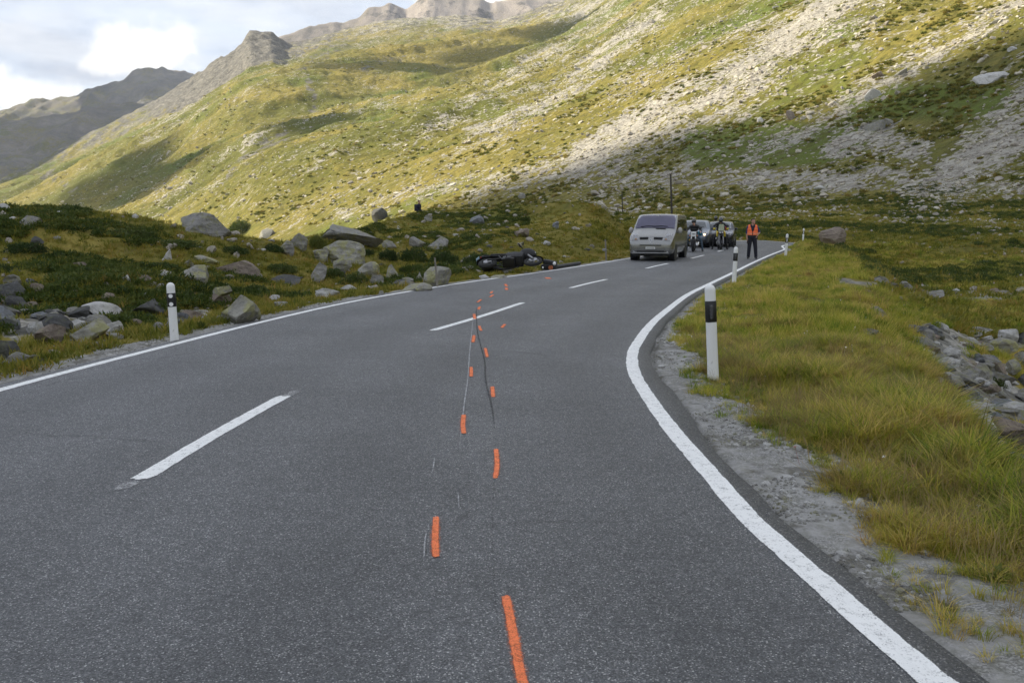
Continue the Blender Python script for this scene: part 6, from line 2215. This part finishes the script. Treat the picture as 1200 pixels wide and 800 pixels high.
def figure(name, bones, mats, parent, voxel=.010):
    """one continuous body: capsules merged by a voxel remesh; faces take the material of the nearest capsule"""
    bm = bmesh.new()
    for (a, b, ra, rb, mi) in bones:
        a, b = Vector(a), Vector(b)
        L = (b - a).length
        n = max(2, int(L / (min(ra, rb) * .45)) + 1)
        for k in range(n):
            f = k / (n - 1)
            r = bmesh.ops.create_icosphere(bm, subdivisions=2 if max(ra, rb) > .03 else 1, radius=ra + (rb - ra) * f)
            bmesh.ops.translate(bm, verts=r['verts'], vec=a.lerp(b, f))
    me = bpy.data.meshes.new(name + '_src'); bm.to_mesh(me); bm.free()
    o = bpy.data.objects.new(name + '_src', me); COL.objects.link(o)
    md = o.modifiers.new('r', 'REMESH'); md.mode = 'VOXEL'; md.voxel_size = voxel; md.use_smooth_shade = True
    sm = o.modifiers.new('s', 'SMOOTH'); sm.iterations = 3; sm.factor = .5
    dg = bpy.context.evaluated_depsgraph_get()
    dg.update()
    out = bpy.data.meshes.new_from_object(o.evaluated_get(dg))
    bpy.data.objects.remove(o); out.name = name
    nf = len(out.polygons)
    cen = np.empty(nf * 3, np.float32); out.polygons.foreach_get('center', cen); cen = cen.reshape(-1, 3)
    best = np.full(nf, 1e9); mi_ = np.zeros(nf, np.int32); bi = np.zeros(nf, np.int32)
    for k, (a, b, ra, rb, mi) in enumerate(bones):
        a = np.array(a, float); b = np.array(b, float); d = b - a
        t = np.clip(((cen - a) @ d) / max(d @ d, 1e-9), 0, 1)
        ds = np.linalg.norm(cen - (a + t[:, None] * d), axis=1) - (ra + (rb - ra) * t)
        m = ds < best
        best = np.where(m, ds, best); mi_ = np.where(m, mi, mi_); bi = np.where(m, k, bi)
    out.materials.clear()
    for m in mats:
        out.materials.append(m)
    out.polygons.foreach_set('material_index', mi_)
    out.polygons.foreach_set('use_smooth', np.ones(nf, bool))
    o = bpy.data.objects.new(name, out); COL.objects.link(o); o.parent = parent
    return o, cen, bi


def hand(wrist, direction, palm_n, thumb_side, mi, curl=.5, s=1.0):
    """palm and five bent fingers as capsules"""
    d = Vector(direction).normalized(); n = Vector(palm_n).normalized(); side = d.cross(n).normalized() * thumb_side
    w = Vector(wrist); out = []
    pc = w + d * .045 * s
    for k in (-.028, -.009, .009, .028):
        out.append((w + side * k * .7, pc + d * .045 * s + side * k, .014 * s, .013 * s, mi))
    for k, ln in ((.030, .072), (.010, .082), (-.010, .076), (-.029, .060)):
        b0 = pc + d * .045 * s + side * k
        b1 = b0 + (d * math.cos(curl * .6) + n * math.sin(curl * .6)) * ln * .5 * s
        b2 = b1 + (d * math.cos(curl * 1.7) + n * math.sin(curl * 1.7)) * ln * .5 * s
        out += [(b0, b1, .0095 * s, .009 * s, mi), (b1, b2, .009 * s, .0075 * s, mi)]
    t0 = w + d * .025 * s + side * .030
    t1 = t0 + (d * .6 + side * .8).normalized() * .035 * s
    t2 = t1 + (d * .9 + side * .2 + n * .3).normalized() * .03 * s
    out += [(t0, t1, .013 * s, .011 * s, mi), (t1, t2, .011 * s, .009 * s, mi)]
    return out


def head_bones(c, look, mi, neck_from, neck_r=.055):
    """skull, jaw, nose, ears; look = facing direction (horizontal)"""
    c = Vector(c); f = Vector(look).normalized(); s = f.cross(Vector((0, 0, 1))).normalized(); u = Vector((0, 0, 1))
    b = [(neck_from, c - u * .08 - f * .01, neck_r + .01, neck_r, mi),
         (c + u * .035 - f * .025, c + u * .03 + f * .015, .086, .082, mi),
         (c - u * .02 + f * .03, c - u * .075 + f * .055, .066, .042, mi),
         (c + s * .03 - u * .02 + f * .045, c - s * .03 - u * .02 + f * .045, .045, .045, mi),
         (c + u * .02 + f * .093, c - u * .022 + f * .108, .009, .014, mi),
         (c + u * .035 + s * .035 + f * .082, c + u * .035 - s * .035 + f * .082, .014, .014, mi),
         (c - u * .058 + s * .018 + f * .088, c - u * .058 - s * .018 + f * .088, .009, .009, mi)]
    for q in (-1, 1):
        b.append((c + s * q * .085 + u * .015 - f * .005, c + s * q * .083 - u * .022, .014, .011, mi))
    return b


def eyes_obj(c, look, parent):
    c = Vector(c); f = Vector(look).normalized(); s = f.cross(Vector((0, 0, 1))).normalized(); u = Vector((0, 0, 1))
    mb = MB()
    for q in (-1, 1):
        mb.ball(c + s * q * .031 + u * .012 + f * .088, (.012, .010, .008), 2)
    return mb.build('eye', simple_mat('dark_eyes', (.03, .02, .015), .2), parent)


def hair_cap(c, look, parent, mat):
    c = Vector(c); f = Vector(look).normalized()
    mb = MB(); r = bmesh.ops.create_icosphere(mb.b, subdivisions=4, radius=1.0)
    kill = []
    for v in mb.b.verts:
        d = v.co.normalized()
        fr = Vector((d.x, d.y, 0)).dot(f)
        v.co = Vector(c) + Vector((0, 0, .040)) - f * .02 + Vector((d.x * .093, d.y * .093, d.z * .100)) + Vector((d.x, d.y, d.z)) * .006 * fbm(np.array([d.x * 5]), np.array([d.y * 5 + d.z * 4]), 3, 4)[0] + f * fr * .012
        if d.z < (.42 if fr > .35 else -.35 if fr < -.1 else .05):
            kill.append(v)
    bmesh.ops.delete(mb.b, geom=kill, context='VERTS')
    bmesh.ops.solidify(mb.b, geom=mb.b.faces[:], thickness=.012)
    return mb.build('hair', mat, parent)


# ---- officer in the orange vest; local frame: faces -y (toward the camera), x right
op = gnd(880.5, 303.3); op.z = on_road(op.x, op.y)
OFF = thing('person', 'person in an orange hi-vis vest standing at the white line with one hand on hip', 'person', op, rad(-10))
look = (.55, -.85, 0)
hc = Vector((.015, -.02, 1.665))
ob = []
# legs
ob += [((-.09, 0, .94), (-.115, -.015, .52), .118, .088, 0), ((-.115, -.015, .52), (-.135, .03, .10), .088, .075, 0),
       ((.09, 0, .94), (.155, -.03, .52), .118, .088, 0), ((.155, -.03, .52), (.195, .015, .10), .088, .075, 0)]
ob += [((-.137, .045, .055), (-.175, -.14, .035), .052, .038, 1), ((-.135, .03, .18), (-.137, .04, .06), .058, .056, 1),
       ((.197, .035, .055), (.205, -.15, .035), .052, .038, 1), ((.195, .015, .18), (.197, .03, .06), .058, .056, 1)]
# pelvis and trunk
ob += [((-.09, 0, .96), (.09, 0, .96), .128, .128, 0), ((-.085, 0, 1.06), (.085, 0, 1.06), .118, .118, 2),
       ((-.10, 0, 1.17), (.10, 0, 1.17), .118, .118, 2), ((-.11, 0, 1.31), (.11, 0, 1.31), .112, .112, 2), ((-.13, .005, 1.42), (.13, .005, 1.42), .085, .085, 2), ((-.06, .005, 1.475), (.06, .005, 1.475), .068, .068, 2)]
# right side arm (image left): hangs straight; other arm: hand on hip
ob += [((-.195, .01, 1.43), (-.235, .02, 1.16), .062, .050, 3), ((-.232, .02, 1.20), (-.238, .02, 1.13), .052, .046, 3), ((-.238, .02, 1.13), (-.225, -.05, .88), .043, .030, 4)]
ob += hand((-.225, -.05, .875), (.03, -.12, -1), (.8, -.3, 0), 1, 4, .55)
ob += [((.195, .01, 1.43), (.315, .10, 1.21), .062, .050, 3), ((.315, .10, 1.21), (.325, .10, 1.19), .048, .044, 3), ((.325, .10, 1.19), (.185, -.06, 1.02), .043, .030, 4)]
ob += hand((.185, -.06, 1.02), (-.75, -.45, -.45), (-.3, .6, -.5), 1, 4, .6)
ob += head_bones(hc, look, 4, (0, .0, 1.49))
body, cen, bi = figure('body', ob, [NAVY, BOOT, DKBLUE, BLUE, SKIN], OFF, .0075)
eyes_obj(hc, look, body); hair_cap(hc, look, OFF, HAIR)


def shell_from(body, keep, off, name, mats, parent, matfun=None, rim=.012):
    """garment: the chosen faces of the body pushed out along their normals and given thickness"""
    me = body.data
    bm = bmesh.new(); bm.from_mesh(me)
    bm.faces.ensure_lookup_table()
    bmesh.ops.delete(bm, geom=[f for f in bm.faces if not keep[f.index]], context='FACES')
    bm.normal_update()
    for v in bm.verts:
        v.co += v.normal * off
    for f in bm.faces:
        f.material_index = matfun(f.calc_center_median()) if matfun else 0
    bmesh.ops.solidify(bm, geom=bm.faces[:], thickness=-rim)
    out = bpy.data.meshes.new(name); bm.to_mesh(out); bm.free()
    for m in mats:
        out.materials.append(m)
    out.polygons.foreach_set('use_smooth', np.ones(len(out.polygons), bool))
    return link(name, out, None, parent)


torso = np.isin(bi, [9, 10, 11, 12, 13]) | ((np.abs(cen[:, 0]) < .175) & (cen[:, 2] > 1.36) & (cen[:, 2] < 1.50))
vneck = (cen[:, 1] < 0) & (np.abs(cen[:, 0] - .0) < .022 + .085 * np.clip((cen[:, 2] - 1.20) / .28, 0, 1))
keep = torso & (cen[:, 2] > 1.06) & (cen[:, 2] < 1.525) & (np.abs(cen[:, 0]) < .205) & ~vneck
shell_from(body, keep, .020, 'vest', [HIVIS, SILVERT], OFF, lambda c: 1 if (1.12 < c.z < 1.155) else 0)
belt = np.isin(bi, [8, 9]) & (cen[:, 2] > 1.0) & (cen[:, 2] < 1.05)
shell_from(body, belt, .012, 'belt', [M_BLACK], OFF)
mb = MB(); mb.box((.205, .01, .95), (.06, .12, .17), bev=.02); mb.build('holster', M_BLACK, OFF)
mb = MB(); mb.box((-.19, -.10, .80), (.05, .09, .22), bev=.015, rot=Matrix.Rotation(.35, 3, 'Y')); mb.build('held_pouch', M_BLACK, OFF)


def helmet_part(c, look, parent, mat, visor=True, s=1.0):
    c = Vector(c); f = Vector(look).normalized()
    a = math.atan2(f.x, -f.y)
    R = Matrix.Rotation(a, 3, 'Z')
    mb = MB(); mb.ball(c + Vector((0, 0, .025)), (.128 * s, .150 * s, .145 * s), 3, R); mb.build('helmet', mat, parent)
    if visor:
        mb = MB(); mb.ball(c + f * .040 + Vector((0, 0, .015)), (.110 * s, .116 * s, .062 * s), 3, R); mb.build('visor', G_DARK, parent)


# ---- rider on the chopper: seated, feet down, hands to the bar
R1 = thing('person', 'person in a black jacket, blue jeans and open black helmet astride the chopper', 'person', p1, M1R)
rb = []
hipz = .88
rb += [((-.10, .40, hipz), (.10, .40, hipz), .125, .125, 0),
       ((-.11, .38, hipz), (-.30, .02, .66), .098, .068, 0), ((-.30, .02, .66), (-.36, .20, .14), .068, .050, 0),
       ((.11, .38, hipz), (.36, .06, .64), .098, .068, 0), ((.36, .06, .64), (.46, .14, .12), .068, .050, 0),
       ((-.36, .22, .06), (-.38, .03, .045), .055, .042, 1), ((.46, .17, .06), (.49, -.02, .045), .055, .042, 1)]
rb += [((-.09, .36, 1.0), (.09, .36, 1.0), .115, .115, 2), ((-.11, .30, 1.16), (.11, .30, 1.16), .118, .118, 2), ((-.14, .25, 1.30), (.14, .25, 1.30), .100, .100, 2), ((-.06, .24, 1.36), (.06, .24, 1.36), .075, .075, 2)]
for s in (-1, 1):
    rb += [((s * .21, .24, 1.31), (s * .36, .10, 1.10), .068, .056, 2), ((s * .36, .10, 1.10), (s * .36, -.20, 1.05), .054, .038, 2)]
    rb += hand((s * .36, -.20, 1.05), (0, -.9, -.25), (0, 0, -1), -s, 3, 1.1, 1.05)
hc1 = Vector((-.03, .16, 1.50))
rb += head_bones(hc1, (-.1, -1, 0), 4, (0, .22, 1.36))
bd, _, _ = figure('body', rb, [JEANS, BOOT, LEATHER, SKIN, SKIN], R1, .010)
helmet_part(hc1 + Vector((0, .02, .035)), (-.1, -1, 0), R1, M_BLACK2, False, .94)
mb = MB()
for s in (-1, 1):
    mb.ball(hc1 + Vector((s * .034, -.098, .012)), (.026, .010, .018), 2)
mb.tube([hc1 + Vector((-.09, -.04, .02)), hc1 + Vector((0, -.103, .022)), hc1 + Vector((.09, -.04, .02))], .005, 6)
mb.build('sunglasses', M_BLACK2, R1)

# ---- rider beside/over the yellow motorcycle
R2 = thing('person', 'person in black riding gear and dark grey helmet on the yellow motorcycle', 'person', p2, M2R)
rb = [((-.10, .42, .98), (.10, .42, .98), .125, .125, 0),
      ((-.11, .40, .98), (-.30, .08, .68), .100, .070, 0), ((-.30, .08, .68), (-.40, .14, .14), .068, .052, 0),
      ((.11, .40, .98), (.30, .10, .68), .100, .070, 0), ((.30, .10, .68), (.40, .18, .14), .068, .052, 0),
      ((-.40, .16, .06), (-.43, -.04, .045), .058, .045, 1), ((.40, .20, .06), (.43, 0, .045), .058, .045, 1),
      ((-.09, .38, 1.10), (.09, .38, 1.10), .120, .120, 2), ((-.11, .31, 1.27), (.11, .31, 1.27), .125, .125, 2), ((-.14, .25, 1.41), (.14, .25, 1.41), .105, .105, 2), ((-.05, .22, 1.48), (.05, .22, 1.48), .078, .078, 2)]
for s in (-1, 1):
    rb += [((s * .21, .24, 1.42), (s * .40, .06, 1.24), .072, .060, 2), ((s * .40, .06, 1.24), (s * .36, -.20, 1.14), .056, .042, 2)]
    rb += hand((s * .36, -.20, 1.14), (0, -.9, -.2), (0, 0, -1), -s, 1, 1.1, 1.1)
hc2 = Vector((0.02, .12, 1.62))
rb += head_bones(hc2, (.1, -1, 0), 4, (0, .2, 1.48))
figure('body', rb, [DARKP, BOOT, LEATHER, GLOVE, SKIN], R2, .010)
helmet_part(hc2, (.1, -1, 0), R2, simple_mat('grey_helmet_shell', (.06, .065, .07), .2, coat=.5), True, 1.05)
rbag = thing('backpack', 'red bag strapped behind the rider of the yellow motorcycle', 'bag', Vector(p2) + Matrix.Rotation(M2R, 3, 'Z') @ Vector((.20, .78, 1.06)), M2R)
mb = MB(); mb.box((0.08, 0, .10), (.34, .30, .22), bev=.07); mb.build('pouch', simple_mat('red_nylon', (.42, .035, .03), .6), rbag)
mb = MB(); mb.box((.08, -.01, .10), (.05, .31, .225), bev=.01); mb.build('strap', M_BLACK, rbag)
bag = thing('duffel_bag', 'turquoise roll bag behind the rider of the chopper', 'bag', Vector(p1) + Matrix.Rotation(M1R, 3, 'Z') @ Vector((.12, .82, .86)), M1R)
mb = MB(); mb.cyl((-.22, 0, .08), (.28, 0, .08), .13, .13, 20); mb.build('roll', simple_mat('turquoise_nylon', (.02, .22, .32), .6), bag)
mb = MB(); mb.torus((-.1, 0, .08), .132, .010, 'X', 24, 6, 1.5); mb.torus((.14, 0, .08), .132, .010, 'X', 24, 6, 1.5); mb.build('strap', M_BLACK, bag)

# ---- helmeted person standing behind the black car
p3 = gnd(838, 287.0, .25)
p3 = Vector((p3.x + .8, p3.y + 3.2, 0)); p3 = Vector(((838 - 600) / 1000 * (p3.y * .99 + .2), p3.y, 0)); p3.z = th(p3.x, p3.y) if on_road(p3.x, p3.y) == 0 else on_road(p3.x, p3.y)
R3 = thing('person', 'person in a black jacket and dark helmet standing behind the black car', 'person', p3, rad(-12))
rb = [((-.09, 0, .90), (-.10, 0, .50), .10, .068, 0), ((-.10, 0, .50), (-.10, .02, .1), .066, .05, 0), ((.09, 0, .90), (.10, 0, .5), .10, .068, 0), ((.10, 0, .5), (.10, .02, .1), .066, .05, 0),
      ((-.10, .03, .05), (-.11, -.15, .04), .052, .04, 1), ((.10, .03, .05), (.11, -.15, .04), .052, .04, 1),
      ((-.08, 0, .94), (.08, 0, .94), .12, .12, 0), ((-.09, 0, 1.08), (.09, 0, 1.08), .118, .118, 2), ((-.11, 0, 1.22), (.11, 0, 1.22), .12, .12, 2), ((-.13, 0, 1.34), (.13, 0, 1.34), .095, .095, 2), ((-.05, 0, 1.40), (.05, 0, 1.40), .075, .075, 2)]
for s in (-1, 1):
    rb += [((s * .20, 0, 1.35), (s * .25, .02, 1.08), .066, .054, 2), ((s * .25, .02, 1.08), (s * .24, -.06, .84), .05, .038, 2)]
    rb += hand((s * .24, -.06, .84), (0, -.15, -1), (-s, -.2, 0), s, 1, .6)
hc3 = Vector((0, -.02, 1.57))
rb += head_bones(hc3, (0, -1, 0), 4, (0, 0, 1.40))
figure('body', rb, [DARKP, BOOT, LEATHER, GLOVE, SKIN], R3, .012)
helmet_part(hc3, (0, -1, 0), R3, M_BLACK2, True, 1.0)

# ---- hiker on the ridge, seen from behind
d = px_dir(490.5, 247); d = Vector((d.x, d.y, 0)).normalized()
best = None
for r in np.linspace(56, 72, 80):
    z = th(d.x * r, d.y * r)
    top = EYE + tan_el(490.5, 234.8) * r
    e = abs(z + 1.74 - top)
    if best is None or (e < best[0] and r > 58):
        best = (e, r, z)
hpz = Vector((d.x * best[1], d.y * best[1], best[2]))
R4 = thing('person', 'distant hiker in dark clothes with a backpack on the ridge', 'person', hpz, rad(60))
rb = [((-.09, 0, .90), (-.10, -.08, .50), .10, .068, 0), ((-.10, -.08, .50), (-.10, .05, .1), .066, .05, 0), ((.09, 0, .90), (.10, .08, .5), .10, .068, 0), ((.10, .08, .5), (.10, .16, .1), .066, .05, 0),
      ((-.10, .05, .05), (-.11, -.12, .04), .052, .04, 1), ((.10, .18, .05), (.11, 0, .04), .052, .04, 1),
      ((-.08, 0, .95), (.08, 0, .95), .12, .12, 0), ((-.09, -.01, 1.09), (.09, -.01, 1.09), .115, .115, 2), ((-.11, -.03, 1.24), (.11, -.03, 1.24), .12, .12, 2), ((-.13, -.04, 1.37), (.13, -.04, 1.37), .095, .095, 2), ((-.05, -.04, 1.43), (.05, -.04, 1.43), .075, .075, 2)]
for s in (-1, 1):
    rb += [((s * .20, -.04, 1.38), (s * .24, .02, 1.12), .064, .052, 2), ((s * .24, .02, 1.12), (s * .20, -.14, .98), .048, .036, 2)]
    rb += hand((s * .20, -.14, .98), (-.2 * s, -.9, -.1), (0, 0, -1), -s, 3, .8)
hc4 = Vector((0, -.07, 1.60))
rb += head_bones(hc4, (0, -1, 0), 3, (0, -.04, 1.43))
figure('body', rb, [DARKP, BOOT, DKBLUE, SKIN], R4, .012)
hair_cap(hc4, (0, -1, 0), R4, HAIR)
mb = MB(); mb.box((0, .18, 1.20), (.32, .22, .50), bev=.08); mb.build('backpack', simple_mat('dark_backpack', (.012, .014, .022), .7), R4)
